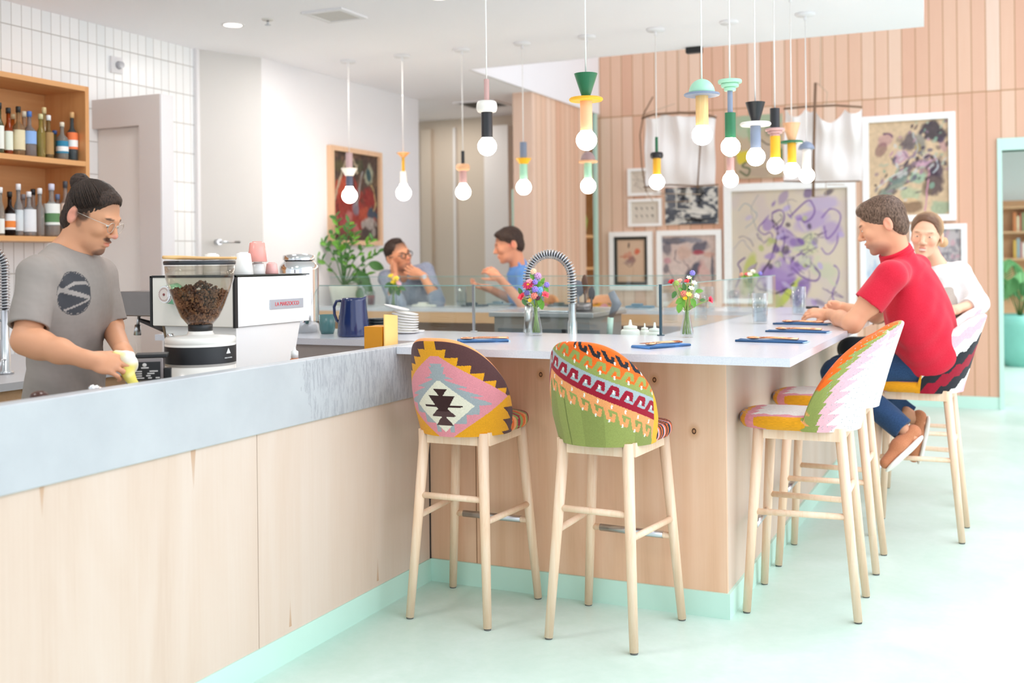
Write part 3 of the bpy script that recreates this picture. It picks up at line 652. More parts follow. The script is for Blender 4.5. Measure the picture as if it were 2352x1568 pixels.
def bottle(u, vt, w, zb, gcol, cap, lab, lr, label, fx=0.0, sh=0.6, lab2=None, liquid=None):
    x = XS-0.07-fx; p = PX(u, 500, x); d = (np.array(p)-CAMP) @ FWD; s = d/FPX
    p = PX(u, 545, x); p.z = zb; q = PX(u, vt, x); h = q.z-zb; r = w/2*s
    t = thing('liquor_bottle', label, 'bottle', (p.x, p.y, zb), 0, 'liquor bottles on the plywood shelf')
    g = NT('bottle_glass_%d' % _bn[0]); _bn[0] += 1; g.set(color=gcol, rough=0.06, trans=0.75, ior=1.3)
    hc = h*0.88; rn = max(r*0.30, 0.011)
    MB().lathe([(0.0001, 0.002), (r*0.9, 0.002), (r, 0.012), (r, hc*sh), (r*0.92, hc*(sh+0.06)), (rn*1.2, hc*(sh+0.16)), (rn, hc*(sh+0.22)), (rn, hc), (0.0001, hc)], n=22).build('glass', g.m, t)
    MB().lathe([(0.0001, hc), (rn*1.25, hc), (rn*1.25, h*0.99), (rn*1.05, h), (0.0001, h)], n=16).build('cap', mat('cap_'+cap, cap, 0.4), t)
    if lab: MB().lathe([(r*1.015, h*lr[0]), (r*1.015, h*lr[1])], n=22).build('paper_label', mat('label_'+lab, lab, 0.7), t)
    if lab2: MB().lathe([(r*1.022, h*(lr[0]+0.05)), (r*1.022, h*(lr[0]+(lr[1]-lr[0])*0.55))], n=22).build('label_band', mat('label_'+lab2, lab2, 0.7), t)
top_b = [(1, 236, 20, '6f7a50', '1e1e1e', 'eef2ea', (.1, .55), 'dark green bottle with white label at the left end of upper shelf'),
 (22, 248, 19, 'c9601f', '1e1e1e', 'e9efe0', (.1, .5), 'amber bottle with a black cap and pale label, upper shelf'),
 (45, 245, 28, 'd9b98a', '26221f', 'e6d9b4', (.12, .52), 'square shouldered bottle with cream label and black cap, upper shelf'),
 (70, 256, 30, 'c9c4c4', '4a78c4', '8fb4ea', (.28, .56), 'bottle with a sky blue label and blue cap, upper shelf'),
 (96, 262, 20, 'd8cc70', 'd9d2a0', None, None, 'slim yellow bottle between blue label and tan bottles, upper shelf'),
 (114, 265, 22, 'b99a63', 'f2f2f2', 'b08a55', (.1, .6), 'tan bottle with white ball cap, upper shelf'),
 (145, 281, 27, 'd7dcd4', 'eadfca', '2c86aa', (.18, .5), 'clear bottle with a teal and white label, upper shelf'),
 (168, 258, 24, '6b7f86', 'dcb078', 'f4804a', (.24, .58), 'bottle with a round orange label and cork, right end of upper shelf')]
for b in top_b: bottle(b[0], b[1], b[2], zM+0.001, b[3], b[4], b[5], b[6], b[7], lab2='f4f4f2' if b[5] in ('2c86aa', 'f4804a') else None)
for b in [(32, 262, 20, 'd47a2a', 'c9b28a', 'small amber bottle behind the cream labelled one, upper shelf'), (58, 256, 20, 'e2d6c4', 'e8dfc8', 'clear bottle with cream cap behind the blue labelled one, upper shelf'), (104, 247, 20, 'd9d39a', 'ecd9a2', 'pale yellow bottle with tall cream stopper at the back of the upper shelf'), (128, 300, 18, '8f9a6a', '3f66a8', 'small green bottle with blue cap at the back of the upper shelf')]:
    bottle(b[0], b[1], b[2], zM+0.001, b[3], b[4], None, None, b[5], fx=0.115)
low_b = [(1, 430, 18, 'c9cfc9', 'f0f0f0', 'eef3ee', (.05, .35), 'clear bottle with a white label at left end of lower shelf'),
 (23, 440, 24, '2a1a14', '1c1a1a', 'f0f0f0', (.14, .5), 'dark brown bottle with white and orange label, lower shelf'),
 (43, 422, 20, 'cfd8dc', 'f2f2f4', 'd9e2e6', (.1, .5), 'tall clear bottle with white cap, lower shelf'),
 (67, 440, 31, 'dfe3e6', 'f2f2f4', 'e9ebee', (.1, .6), 'broad clear ribbed bottle with white cap, lower shelf'),
 (92, 432, 20, 'd9dcd8', 'f2f2f2', None, None, 'plain clear bottle with round white cap, lower shelf'),
 (119, 422, 36, 'dfe2dd', 'dcdcf0', 'eef0ea', (.22, .62), 'wide clear bottle with round white and green label, lower shelf'),
 (151, 416, 25, 'dcd6cf', '4a4a50', 'f0d6c4', (.2, .6), 'clear bottle with pinkish label and dark cap, beside the barista hair bun')]
for b in low_b: bottle(b[0], b[1], b[2], zB+0.001, b[3], b[4], b[5], b[6], b[7], lab2={'2a1a14': 'f08a3a', 'dfe2dd': '5f8a5a'}.get(b[3]))
for b in [(54, 446, 16, 'b9bfc4', '8a8a90', 'grey capped bottle behind the broad ribbed one, lower shelf'), (77, 434, 20, 'd3d6d8', '2a2a2c', 'black capped clear bottle at the back of lower shelf'), (133, 446, 20, 'cdd6da', '7f96c0', 'blue capped clear bottle at the back of lower shelf')]:
    bottle(b[0], b[1], b[2], zB+0.001, b[3], b[4], None, None, b[5], fx=0.115)
# back counter with sink tap at left
t = thing('back_counter', 'grey topped back counter with wood front below the bottle shelf', 'counter', (-4.7, 3.4, 0))
MB().box((XT+0.01, 1.2, 0.87), (-4.05, 4.6, 0.905)).build('worktop', mat('grey_stone_2', 'c4c3c6', 0.35, 0.05, 40), t, True); MB().box((XT+0.02, 1.2, 0), (-4.09, 4.58, 0.869)).build('cabinet_front', m_edge, t, True)
def spring_faucet(base, H, reach, label, name='spring_faucet', droop=0.28, rad=0.014, dirv=(1, 0)):
    """pull-down tap: post, sprung hose arching over, spray head"""
    t = thing(name, label, 'faucet', base); dx, dy = dirv
    MB().lathe([(0.0001, 0), (rad*2.2, 0), (rad*2.2, 0.012), (rad*1.5, 0.02), (rad*1.35, 0.16), (rad*1.1, 0.17), (rad*1.1, H*0.5)], n=20).build('post', m_steel, t)
    pts = []; z0 = H*0.5; R_ = reach/2
    for i in range(14): pts.append((0, 0, z0+(H-R_-z0)*i/14))
    for i in range(27): a = pi*i/26; pts.append((R_*(1-cos(a))*dx, R_*(1-cos(a))*dy, H-R_+R_*sin(a)))
    for i in range(1, 8): pts.append((reach*dx, reach*dy, H-R_-droop*0.5*i/7))
    MB().tube(pts, rad*0.62, 10).build('hose', mat('grey_rubber', '54565a', 0.5), t)
    # coil
    P_ = [Vector(p) for p in pts]; L_ = [0]
    for a, b in zip(P_, P_[1:]): L_.append(L_[-1]+(b-a).length)
    turns = int(L_[-1]/0.014); coil = []
    for k in range(turns*10):
        s_ = L_[-1]*k/(turns*10); i = max(j for j in range(len(L_)) if L_[j] <= s_); i = min(i, len(P_)-2)
        f = (s_-L_[i])/(L_[i+1]-L_[i]); p = P_[i].lerp(P_[i+1], f); tg = (P_[i+1]-P_[i]).normalized()
        n1 = Vector((-dy, dx, 0)).normalized(); n2 = tg.cross(n1); a = 2*pi*k/10
        coil.append(p+(n1*cos(a)+n2*sin(a))*rad*1.25)
    MB().tube(coil, 0.0034, 6).build('spring_coil', m_steel, kid(t, 'hose'))
    e = P_[-1]
    MB().cyl(e, (e.x, e.y, e.z-0.10), rad*0.95, rad*1.25, 16).cyl((e.x, e.y, e.z-0.10), (e.x, e.y, e.z-0.15), rad*1.25, rad*1.6, 16).build('spray_head', m_steel, t)
    MB().tube([(0, 0, H*0.42), (reach*dx*0.5, reach*dy*0.5, H*0.42), (reach*dx*0.92, reach*dy*0.92, H*0.42)], 0.006).build('hose_arm', m_steel, t)
    MB().tube([(-dy*rad, dx*rad, 0.07), (-dy*0.05+dx*.03, dx*0.05+dy*.03, 0.075), (-dy*0.05+dx*.04, dx*0.05+dy*.04, 0.0)], 0.005).build('lever', m_steel, t)
    return t
pb = PX(12, 848, -4.4); spring_faucet((pb.x, pb.y, 0.905), 0.62, 0.22, 'steel spring tap on the back counter at the left edge of the photo', dirv=(-0.45, -0.9), rad=0.018)
# ------------------------------------------------------------------ espresso machine
m_cream = mat('cream_enamel', 'f0ece4', 0.25, 0.01, 10, coat=0.3); m_wht = mat('white_gloss', 'f4f4f2', 0.2, 0.01, 10, coat=0.3)
XM = -2.75; y0, y1 = 3.374, 3.869; x1 = PY(345, 690, y0).x; zt_, zm, zw = 1.381, 1.176, 0.876
t = thing('espresso_machine', 'white two-faced espresso machine with black trim and red lettered badge', 'coffee machine', ((XM+x1)/2, (y0+y1)/2, zw))
MB().box((x1+0.01, y0+0.01, zm), (XM-0.01, y1-0.006, zt_-0.004)).build('body', m_black, t, True)
MB().box((XM-0.009, y0+0.016, zm+0.001), (XM, y1-0.002, zt_-0.006), bevel=0.003).build('back_panel', m_wht, t, True)
MB().box((x1+0.012, y0, zm+0.001), (XM-0.012, y0+0.009, zt_-0.006), bevel=0.003).build('side_panel', m_cream, t, True)
MB().box((x1, y0-0.002, zm-0.002), (x1+0.011, y0+0.012, zt_)).box((XM-0.011, y0-0.002, zm-0.002), (XM+0.001, y0+0.014, zt_)).box((x1, y0-0.002, zt_-0.006), (XM+0.001, y0+0.012, zt_)).build('corner_trim', m_black, t, True)
MB().box((x1+0.005, y0+0.004, zt_-0.003), (XM+0.002, y1, zt_+0.002)).build('cup_tray', mat('dark_green_black', '1c2a26', 0.3), t, True)
def frus(bx0, bx1, by0, by1, tx0, tx1, ty0, ty1, za, zb):
    return MB().add([Vector(p) for p in ((bx0, by0, za), (bx1, by0, za), (bx1, by1, za), (bx0, by1, za), (tx0, ty0, zb), (tx1, ty0, zb), (tx1, ty1, zb), (tx0, ty1, zb))], [(0, 3, 2, 1), (4, 5, 6, 7), (0, 1, 5, 4), (1, 2, 6, 5), (2, 3, 7, 6), (3, 0, 4, 7)])
frus(x1+0.13, XM-0.014, y0+0.02, y1-0.14, x1+0.055, XM-0.014, y0+0.02, y1-0.05, zw, zm-0.001).build('lower_body', m_wht, t, True)
frus(x1+0.122, x1+0.132, y0+0.016, y1-0.14, x1+0.047, x1+0.057, y0+0.016, y1-0.05, zw, zm-0.001).build('leg_trim', mat('bronze_trim', '7a6650', 0.4, metal=0.5), t, True)
pa = PX(619, 688, XM); pb_ = PX(695, 684, XM); zc = (PX(657, 697, XM).z)
bdg = MB().box((XM, pa.y, zc-0.020), (XM+0.004, pb_.y, zc+0.020), bevel=0.001).build('badge', mat('badge_silver', 'c7ccd6', 0.25, metal=0.4), t, True)
text('badge_lettering', 'LA MARZOCCO', 0.023, mat('badge_red', 'e0404a', 0.4), bdg, T(XM+0.0045, (pa.y+pb_.y)/2, zc) @ Matrix(((0, 0, 1, 0), (1, 0, 0, 0), (0, 1, 0, 0), (0, 0, 0, 1))), spacing=1.0)
# gauge on the side panel
g = PY(404, 675, y0-0.001); gm_ = MB().cyl((g.x, y0, g.z), (g.x-0.004, y0-0.05, g.z), 0.045, 0.036, 28).build('gauge_knob', mat('jade_green', '7fd0a4', 0.25, coat=0.5), t, True)
g2 = Vector((g.x-0.004, y0-0.05, g.z)); MB().cyl(g2, g2+Vector((-0.001, -0.012, 0)), 0.036, 0.034, 28).build('gauge_bezel', m_chrome, gm_, True)
MB().cyl(g2+Vector((-0.001, -0.0121, 0)), g2+Vector((-0.001, -0.0135, 0)), 0.030, n=28).build('gauge_dial', mat('dial_face', 'e6dcd6', 0.4), gm_, True)
b = MB()
for k in range(24):
    a = 2*pi*k/24; b.box((0.022, -0.0006, -0.0008), (0.027, 0, 0.0008), M=Matrix.Translation(g2+Vector((-0.001, -0.0136, 0))) @ Matrix.Rotation(a, 4, 'Y'))
b.cyl(g2+Vector((-0.001, -0.0136, 0)), g2+Vector((-0.001, -0.016, 0)), 0.005, n=12).build('gauge_marks', mat('gauge_red', '8a4040', 0.4), gm_, True)
# group head block, knob and steam wand on the working side
ga = PY(298, 668, y0+0.15); gb = PY(343, 724, y0+0.15)
MB().box((ga.x, y0+0.07, gb.z), (x1+0.01, y0+0.23, ga.z), bevel=0.004).build('group_head', mat('group_steel', '86807e', 0.3, metal=0.8), t, True)
MB().sphere((ga.x-0.012, y0+0.13, (ga.z+gb.z)/2), (0.022, 0.026, 0.030)).build('steam_knob', m_black, t, True)
MB().tube([((ga.x+gb.x)/2, y0+0.15, gb.z+.01), ((ga.x+gb.x)/2-0.002, y0+0.14, gb.z-0.05)], 0.007).cyl(((ga.x+gb.x)/2-0.002, y0+0.14, gb.z-0.04), ((ga.x+gb.x)/2-0.004, y0+0.14, gb.z-0.085), 0.012, 0.016, 16).build('spout', m_steel, t, True)
MB().tube([((ga.x+gb.x)/2+0.01, y0+0.14, gb.z-0.02), (x1-0.035, y0+0.11, gb.z-0.05), (x1+0.015, y0+0.09, gb.z-0.058)], [0.008, 0.017, 0.018]).build('portafilter_handle', m_black, t, True)
# cups on the machine
def cup(u, vt, w, zb, x, h, col, lab, y=None, taper=0.8, inverted=True, name='cup', group='cups on the espresso machine'):
    p = PX(u, 600, x); s = ((np.array(p)-CAMP) @ FWD)/FPX; r = w/2*s
    t = thing(name, lab, 'cup', (p.x, p.y, zb), 0, group)
    MB().lathe([(0.0001, h), (r*taper*0.85, h), (r*taper, h-0.004), (r, 0.002), (r*0.97, 0), (r*0.9, 0.002), (r*taper*0.9, h-0.006), (0.0001, h-0.007)], n=28).build('body', mat('ceramic_'+col, col, 0.2, 0.01), t)
    MB().lathe([(r*taper*0.62, h), (r*taper*0.62, h+0.004), (r*taper*0.54, h+0.004), (r*taper*0.54, h)], n=24).build('foot_ring', mat('ceramic_'+col, col, 0.2, 0.01), t); return t
zt2 = zt_+0.002
cup(486, 578, 40, zt2, -2.90, 0.085, 'e6e1da', 'upturned cream cup behind the bean hopper on the machine', taper=0.86)
cup(536, 583, 30, zt2, -3.02, 0.075, 'ded8cf', 'upturned cream cup behind the larger white cup')
cup(559, 582, 46, zt2, -2.80, 0.088, 'efece8', 'large upturned white cup at the near edge of the machine top', taper=0.72)
cup(592, 604, 34, zt2, -2.84, 0.046, 'eceae8', 'white cup standing under the tall pink cup', taper=0.9)
cup(591, 556, 44, zt2+0.052, -2.84, 0.082, 'f2a49a', 'tall upturned pink cup stacked on a white one', taper=0.78)
cup(624, 603, 30, zt2, -2.84, 0.046, 'f3b9b4', 'small upturned pink cup at the end of the machine top', taper=0.8)
# ------------------------------------------------------------------ grinder
gx, gy = -2.585, 2.98; D_ = ((np.array((gx, gy, 1.2))-CAMP) @ FWD); s_ = D_/FPX
def gz(v): return PX(460, v, gx).z
t = thing('coffee_grinder', 'white coffee grinder with black band and clear hopper of beans', 'grinder', (gx, gy, 0.876))
R_ = 79*s_; zb = 0.876
MB().lathe([(0.0001, 0), (R_, 0), (R_, gz(838)-zb), (R_*0.985, gz(838)-zb), (R_*0.985, gz(836)-zb), (R_, gz(836)-zb), (R_, gz(788)-zb), (R_*0.99, gz(787)-zb), (R_, gz(786)-zb), (R_, gz(776)-zb), (R_*0.96, gz(772)-zb), (R_*0.4, gz(768)-zb), (R_*0.36, gz(764)-zb), (R_*0.34, gz(758)-zb), (0.0001, gz(758)-zb)], n=56).build('body', m_cream, t)
MB().lathe([(R_*1.004, gz(831)-zb), (R_*1.006, gz(792)-zb)], n=56).build('black_band', mat('band_black', '1f2124', 0.45), t)
MB().lathe([(0.0001, gz(760)-zb), (R_*0.345, gz(760)-zb), (R_*0.35, gz(745)-zb), (R_*0.33, gz(744)-zb), (0.0001, gz(744)-zb)], n=40).build('hopper_collar', m_black, t)
MB().lathe([(0.0001, gz(608)-zb), (R_*1.0, gz(608)-zb), (R_*1.015, gz(606)-zb), (R_*1.015, gz(600)-zb), (R_*0.98, gz(598)-zb), (0.0001, gz(598)-zb)], n=56).build('hopper_lid', mat('lid_charcoal', '2a2c31', 0.4), t)
hp = [(156, 610), (152, 640), (136, 668), (112, 700), (88, 726), (58, 744)]
pr_ = [(w/2*s_, gz(v)-zb) for w, v in hp][::-1]; pi_ = [(max(r-0.0022, 0.001), z) for r, z in pr_]
MB().lathe(pr_+[pi_[-1]]+pi_[::-1][1:]+[pr_[0]], n=56).build('hopper', glass('hopper_plastic', 'f6f4f0', 0.03, 1.12, tint='f0eeea'), t)
# beans: one heap nobody could count
bn = []; zbt = gz(742)-zb
def rad_at(z):
    for (ra, za), (rb, zb_) in zip(pi_, pi_[1:]):
        if za <= z <= zb_: return ra+(rb-ra)*(z-za)/(zb_-za)
    return pi_[-1][0]
base_bean = MB().sphere((0, 0, 0), (0.0052, 0.0038, 0.0032), 8, 6)
bb = MB(); bv = [Vector(v) for v in base_bean.v]; cnt_ = 0
ztop_ = gz(663)-zb
while cnt_ < 2400:
    z = random.uniform(zbt, ztop_); r = rad_at(z)-0.0045; a = random.uniform(0, 2*pi)
    top_here = gz(668+10*cos(a-2.2)+4*sin(3*a))-zb
    shell = random.random() < 0.86
    rr = r if shell else r*sqrt(random.random())
    if not shell: z = top_here+random.uniform(-0.004, 0.004)+0.014*(1-(rr/r)**2); 
    elif z > top_here: continue
    if not shell: rr = rr*0.97
    Mx = Euler((random.uniform(0, 6), random.uniform(0, 6), random.uniform(0, 6))).to_matrix()
    o = Vector((rr*cos(a), rr*sin(a), z)); bb.add([Mx @ v+o for v in bv], base_bean.f, True); cnt_ += 1
mb_ = NT('roasted_bean'); mb_.set(color=mb_.ramp(mb_.new('TexWhiteNoise', noise_dimensions='3D', ins={'Vector': mb_.new('VectorMath', operation='SNAP', ins={0: mb_.coord(), 1: (0.011, 0.011, 0.011)}).outputs[0]}).outputs['Value'], [(0, '5c3826'), (0.5, '7d5238'), (1, 'a27452')]), rough=0.35)
me = bpy.data.meshes.new('coffee_beans'); me.from_pydata(bb.v, [], bb.f); me.polygons.foreach_set('use_smooth', [True]*len(bb.f)); o = link('coffee_beans', me, mb_.m, t); o['kind'] = 'stuff'
MB().lathe([(0.0001, zbt-0.002)]+[(max(rad_at(z)-0.009, .01), z) for z in np.linspace(zbt, ztop_-0.016, 8)]+[(0.0001, ztop_-0.010)], n=24).build('bean_core', mat('bean_dark', '4a2c1e', 0.6), t)
MB().cyl((R_*-0.62, -R_*0.55, gz(772)-zb), (R_*-0.62, -R_*0.55, gz(764)-zb), 0.011, n=16).build('dose_button', m_chrome, t)
# marks on the band, facing the camera
ang = atan2(-gy, -gx)+0.86
Mt = Matrix.Rotation(ang+pi/2, 4, 'Z'); cc = Vector((gx, gy, 0))+Vector((cos(ang), sin(ang), 0))*(R_*1.008)
def face(z): return T(cc.x, cc.y, z) @ Mt @ Matrix.Rotation(radians(90), 4, 'X')
b = MB(); b.prism([(-0.011, -0.008), (0.011, -0.008), (0.0, 0.011)], 0, 0.0008, M=face(gz(804))); b.build('triangle_logo', m_wht, t, True)
text('band_lettering', 'MADE IN SWISS', 0.0055, m_wht, t, face(gz(819)))
t2 = thing('wooden_paddle', 'long pale wooden stirring stick lying across the hopper lid', 'paddle', (gx, gy, gz(598)+0.001))
e0 = PX(375, 594, gx); e1 = PX(470, 599, gx+0.0); zz = gz(597)+0.006
MB().tube([(e0.x, e0.y, zz+0.004), ((e0.x*2+e1.x)/3, (e0.y*2+e1.y)/3, zz+0.003), (e1.x, e1.y, zz), (e1.x+0.06, e1.y+0.1, zz)], [0.006, 0.0075, 0.006, 0.005], 12).build('stick', mat('paddle_wood', 'dcae72', 0.5, 0.08, 40), t2, True)
# tamping station with engraved plate
bc = PX(336, 850, -2.56); sB = ((np.array(bc)-CAMP) @ FWD)/FPX; bw, bh = 74*sB, 57*sB; zc0 = PX(336, 880, -2.56).z
t = thing('grinder_control_box', 'small grey metal box with black printed plate beside the grinder', 'box', (bc.x, bc.y, 0.876), YAW+radians(14))
hz_ = MB().box((-bw*0.62, 0, zc0-0.876), (bw*0.5, 0.085, zc0-0.876+bh), bevel=0.003).build('housing', mat('dark_steel', '8d8583', 0.35, metal=0.7), t)
plt_ = MB().box((-bw*0.54, -0.0015, zc0-0.876+bh*0.13), (bw*0.42, 0.0008, zc0-0.876+bh*0.86)).build('plate', m_black, hz_)
MB().box((-bw*0.3, 0.02, 0), (bw*0.35, 0.07, zc0-0.876)).build('stand', m_black, t)
MB().box((-bw*0.36, 0.012, zc0-0.876+bh), (bw*0.62, 0.10, zc0-0.876+bh+0.012), bevel=0.003).build('tray', m_black, t)
MB().box((bw*0.5, 0.02, zc0-0.876+bh*.1), (bw*0.72, 0.06, zc0-0.876+bh*.55), bevel=0.002).build('plug', m_black, t)
b = MB(); pl = mat('plate_print', 'c9c5c2', 0.5)
def bar_(f0, f1, fz): b.box((-bw*0.62+bw*1.12*f0, -0.0022, zc0-0.876+bh*fz), (-bw*0.62+bw*1.12*f1, -0.0015, zc0-0.876+bh*(fz+0.05)))
for f0, f1, fz in [(.28, .44, .46), (.28, .44, .37), (.28, .44, .28), (.64, .86, .46), (.58, .77, .37), (.55, .67, .28), (.6, .7, .19), (.80, .91, .19), (.2, .5, .19), (.42, .62, .60)]: bar_(f0, f1, fz)
b.sphere((-bw*0.05, -0.0018, zc0-0.876+bh*.74), (0.007, 0.0005, 0.006), 10, 6).build('printed_marks', pl, hz_)
# ------------------------------------------------------------------ things on the bar's left end
ZT = 1.0705
def px_at(u, v, z=ZT): p = PZ(u, v, z); return p, ((np.array(p)-CAMP) @ FWD)/FPX
p, s = px_at(688, 762)
t = thing('milk_urn', 'polished steel urn with domed shoulder beside the espresso machine', 'urn', p)
r = 45*s
def H(v): return (765-v)*s
MB().lathe([(0.0001, 0), (r, 0), (r, H(742)), (r*1.01, H(740)), (r, H(738)), (r, H(622)), (r*0.97, H(614)), (r*0.82, H(606)), (r*0.72, H(602)), (r*0.74, H(594)), (r*0.78, H(592)), (r*0.78, H(589)), (0.0001, H(588))], n=48).build('body', m_chrome, t)
MB().lathe([(r*0.80, H(600)), (r*0.80, H(590)), (r*0.5, H(586)), (0.0001, H(585))], n=40).build('lid', m_chrome, t)
p, s = px_at(752, 766); r = 19*s
t = thing('teal_mug', 'dark teal mug standing between steel urn and blue pitcher', 'mug', p)
MB().lathe([(0.0001, 0), (r*0.75, 0), (r*0.92, 10*s), (r, 44*s), (r*0.93, 44*s), (r*0.86, 10*s), (0.0001, 5*s)], n=32).build('body', mat('teal_glaze', '4f7a7c', 0.25), t)
p, s = px_at(812, 772)
t = thing('blue_pitcher', 'glossy navy enamel pitcher with loop handle and pouring lip', 'pitcher', p)
m_navy = mat('navy_enamel', '1f2f5c', 0.15, 0.02, 10, coat=0.4)
n = 40; pts = []; prof = [(36, 0), (36.5, 4), (35, 30), (31, 60), (28, 82), (27, 88)]
V_ = []; 
for k, (rr, h) in enumerate(prof):
    for i in range(n):
        a = 2*pi*i/n; lip = max(0, cos(a-0.42))**10*(k/5)**4
        V_.append(Vector(((rr+lip*5)*s*cos(a), (rr+lip*5)*s*sin(a), (h+lip*5)*s)))
for k, (rr, h) in enumerate(prof[::-1]):
    for i in range(n):
        a = 2*pi*i/n; lip = max(0, cos(a-0.42))**10*((5-k)/5)**4
        V_.append(Vector(((rr-2.2+lip*5)*s*cos(a), (rr-2.2+lip*5)*s*sin(a), (h+lip*5+(0 if k else -0.3)+(3 if k == 5 else 0))*s)))
F_ = [(j*n+i, j*n+(i+1) % n, (j+1)*n+(i+1) % n, (j+1)*n+i) for j in range(11) for i in range(n)]+[tuple(range(n))[::-1], tuple(range(11*n, 12*n))]
MB().add(V_, F_, True).build('body', m_navy, t)
dl = -Vector(RGT); 
MB().tube([dl*(27*s)+Vector((0, 0, 82*s)), dl*(38*s)+Vector((0, 0, 81*s)), dl*(44*s)+Vector((0, 0, 68*s)), dl*(43*s)+Vector((0, 0, 50*s)), dl*(38*s)+Vector((0, 0, 37*s)), dl*(33.5*s)+Vector((0, 0, 33*s))], 3.4*s, 12).build('handle', m_navy, t)
p, s = px_at(931, 765)
m_plate = mat('white_stoneware', 'f1efec', 0.25)
for k in range(9):
    rr = (30+0.3*k)*s if k < 7 else 30*s
    tl = Matrix.Rotation(radians(-2.0-1.1*k), 4, Vector((RGT[1], -RGT[0], 0)))
    if k == 8: tl = Matrix.Rotation(radians(-13), 4, Vector((RGT[1], -RGT[0], 0)))
    lab = 'white plate tipped leftwards on top of the plate stack' if k == 8 else ('lowest white plate of the stack' if k == 0 else 'white plate inside the leaning plate stack')
    off = Vector(RGT)*((-20 if k == 8 else 0.6*sin(k*2))*s)
    q = Vector(p)+Vector((0, 0, (1.0+6.2*k)*s+(6*s if k == 8 else 0)))+off
    pl_ = MB().lathe([(0.0001, 0), (rr*0.6, 0), (rr*0.97, 2.2*s), (rr, 4.2*s), (rr*0.95, 4.6*s), (rr*0.6, 2.6*s), (0.0001, 2.4*s)], n=36, M=tl).build('plate', m_plate)
    pl_.location = q; tag(pl_, lab, 'plate', 'white plates stacked on the bar')
p, s = px_at(962, 763); tag(MB().lathe([(0.0001, 0), (11*s, 0), (14*s, 5*s), (12*s, 5*s), (10*s, 2*s), (0.0001, 2*s)], n=24).build('small_dish', m_plate), 'small white dish lying at the foot of the plate stack', 'dish').location = p
p, s = px_at(866, 768)
for k in range(6):
    o = MB().lathe([(0.0001, 0), (20*s, 0), (22*s, 3*s), (21.5*s, 5.4*s), (0.0001, 5.4*s)], n=30).build('black_plate', mat('black_glaze', '20292c', 0.3)); o.location = p+Vector((0, 0, (1+6.2*k)*s)); tag(o, 'dark glazed plate in the stack behind the orange carton', 'plate', 'dark plates stacked on the bar')
# orange carton standing behind the ledge
t = thing('orange_carton', 'orange cardboard carton with taller curved flap beside the plates', 'carton', (-2.55, 4.06, 0.876))
xo = -2.47; a0 = PX(836, 755, xo); a1 = PX(877, 755, xo); a2 = PX(908, 722, xo)
mo = mat('orange_card', 'eda31c', 0.6); 
xl = PY(836, 755, a1.y).x; MB().box((xl, a1.y, 0.876), (xo, a1.y+0.11, a0.z), bevel=0.002).build('tray', mat('orange_card_shaded', 'd58f14', 0.6), t, True)  # shade on the carton's near face is put into this deeper orange
b = MB(); n = 10; yy0, yy1 = a1.y+0.002, a2.y
for i in range(n+1):
    f = i/n; y = yy0+(yy1-yy0)*f; zt3 = a2.z-0.004+0.010*(1-f); xx = xo+0.012+0.010*sin(f*pi)
    for (dx, z) in ((0, 0.876), (0, zt3), (-0.004, zt3), (-0.004, 0.876)): b.v.append((xx+dx, y, z))
for i in range(n):
    for j in range(4): b.f.append((i*4+j, i*4+(j+1) % 4, (i+1)*4+(j+1) % 4, (i+1)*4+j)); b.sm.append(j in (0, 2))
b.f += [(0, 3, 2, 1), (n*4, n*4+1, n*4+2, n*4+3)]; b.sm += [False]*2
b.build('flap', mat('orange_card_lit', 'f6c878', 0.6), t, True)  # same card, paler: light on the right-hand face put into the colour
# sauce bottle behind the ledge
p = PX(677, 830, -2.48); t = thing('sauce_bottle', 'small bottle with white cap peeking above the ledge', 'bottle', (-2.48, p.y, 0.876)); hh = PX(677, 797, -2.48).z-0.876
MB().lathe([(0.0001, 0), (0.018, 0), (0.018, hh*0.80), (0.012, hh*0.82), (0.0001, hh*0.82)], n=20).build('body', mat('orange_sauce', 'd98a5a', 0.3), t); MB().lathe([(0.0001, hh*0.82), (0.015, hh*0.82), (0.014, hh*0.93), (0.006, hh*0.95), (0.004, hh), (0.0001, hh)], n=16).build('cap', m_wht, t)
for u, v, lab in [(212, 890, 'tiny chrome tap tip peeking over the ledge before the barista')]:
    p = PX(u, v, -2.44); t = thing('small_tap', lab, 'tap', (p.x, p.y, 0.876)); MB().cyl((0, 0, 0), (0, 0, p.z-0.876-0.01), 0.006, n=10).build('stem', m_chrome, t)
    MB().tube([(0, 0, p.z-0.886), (0.0, 0.012, p.z-0.876), (0.0, 0.05, p.z-0.892)], 0.0075).sphere((0, 0.0, p.z-0.878), 0.011).build('spout', m_chrome, t)
p = PX(90, 912, -2.45); t = thing('brown_knob', 'dark brown round knob just above the ledge at lower left', 'knob', (p.x, p.y, 0.876)); MB().cyl((0, 0, 0), (0, 0, p.z-0.876-0.01), 0.008, n=10).build('stem', m_steel, t); MB().sphere((0, 0, p.z-0.876), (0.026, 0.026, 0.018)).build('cap', mat('brown_bakelite', '4a2a22', 0.2), t)
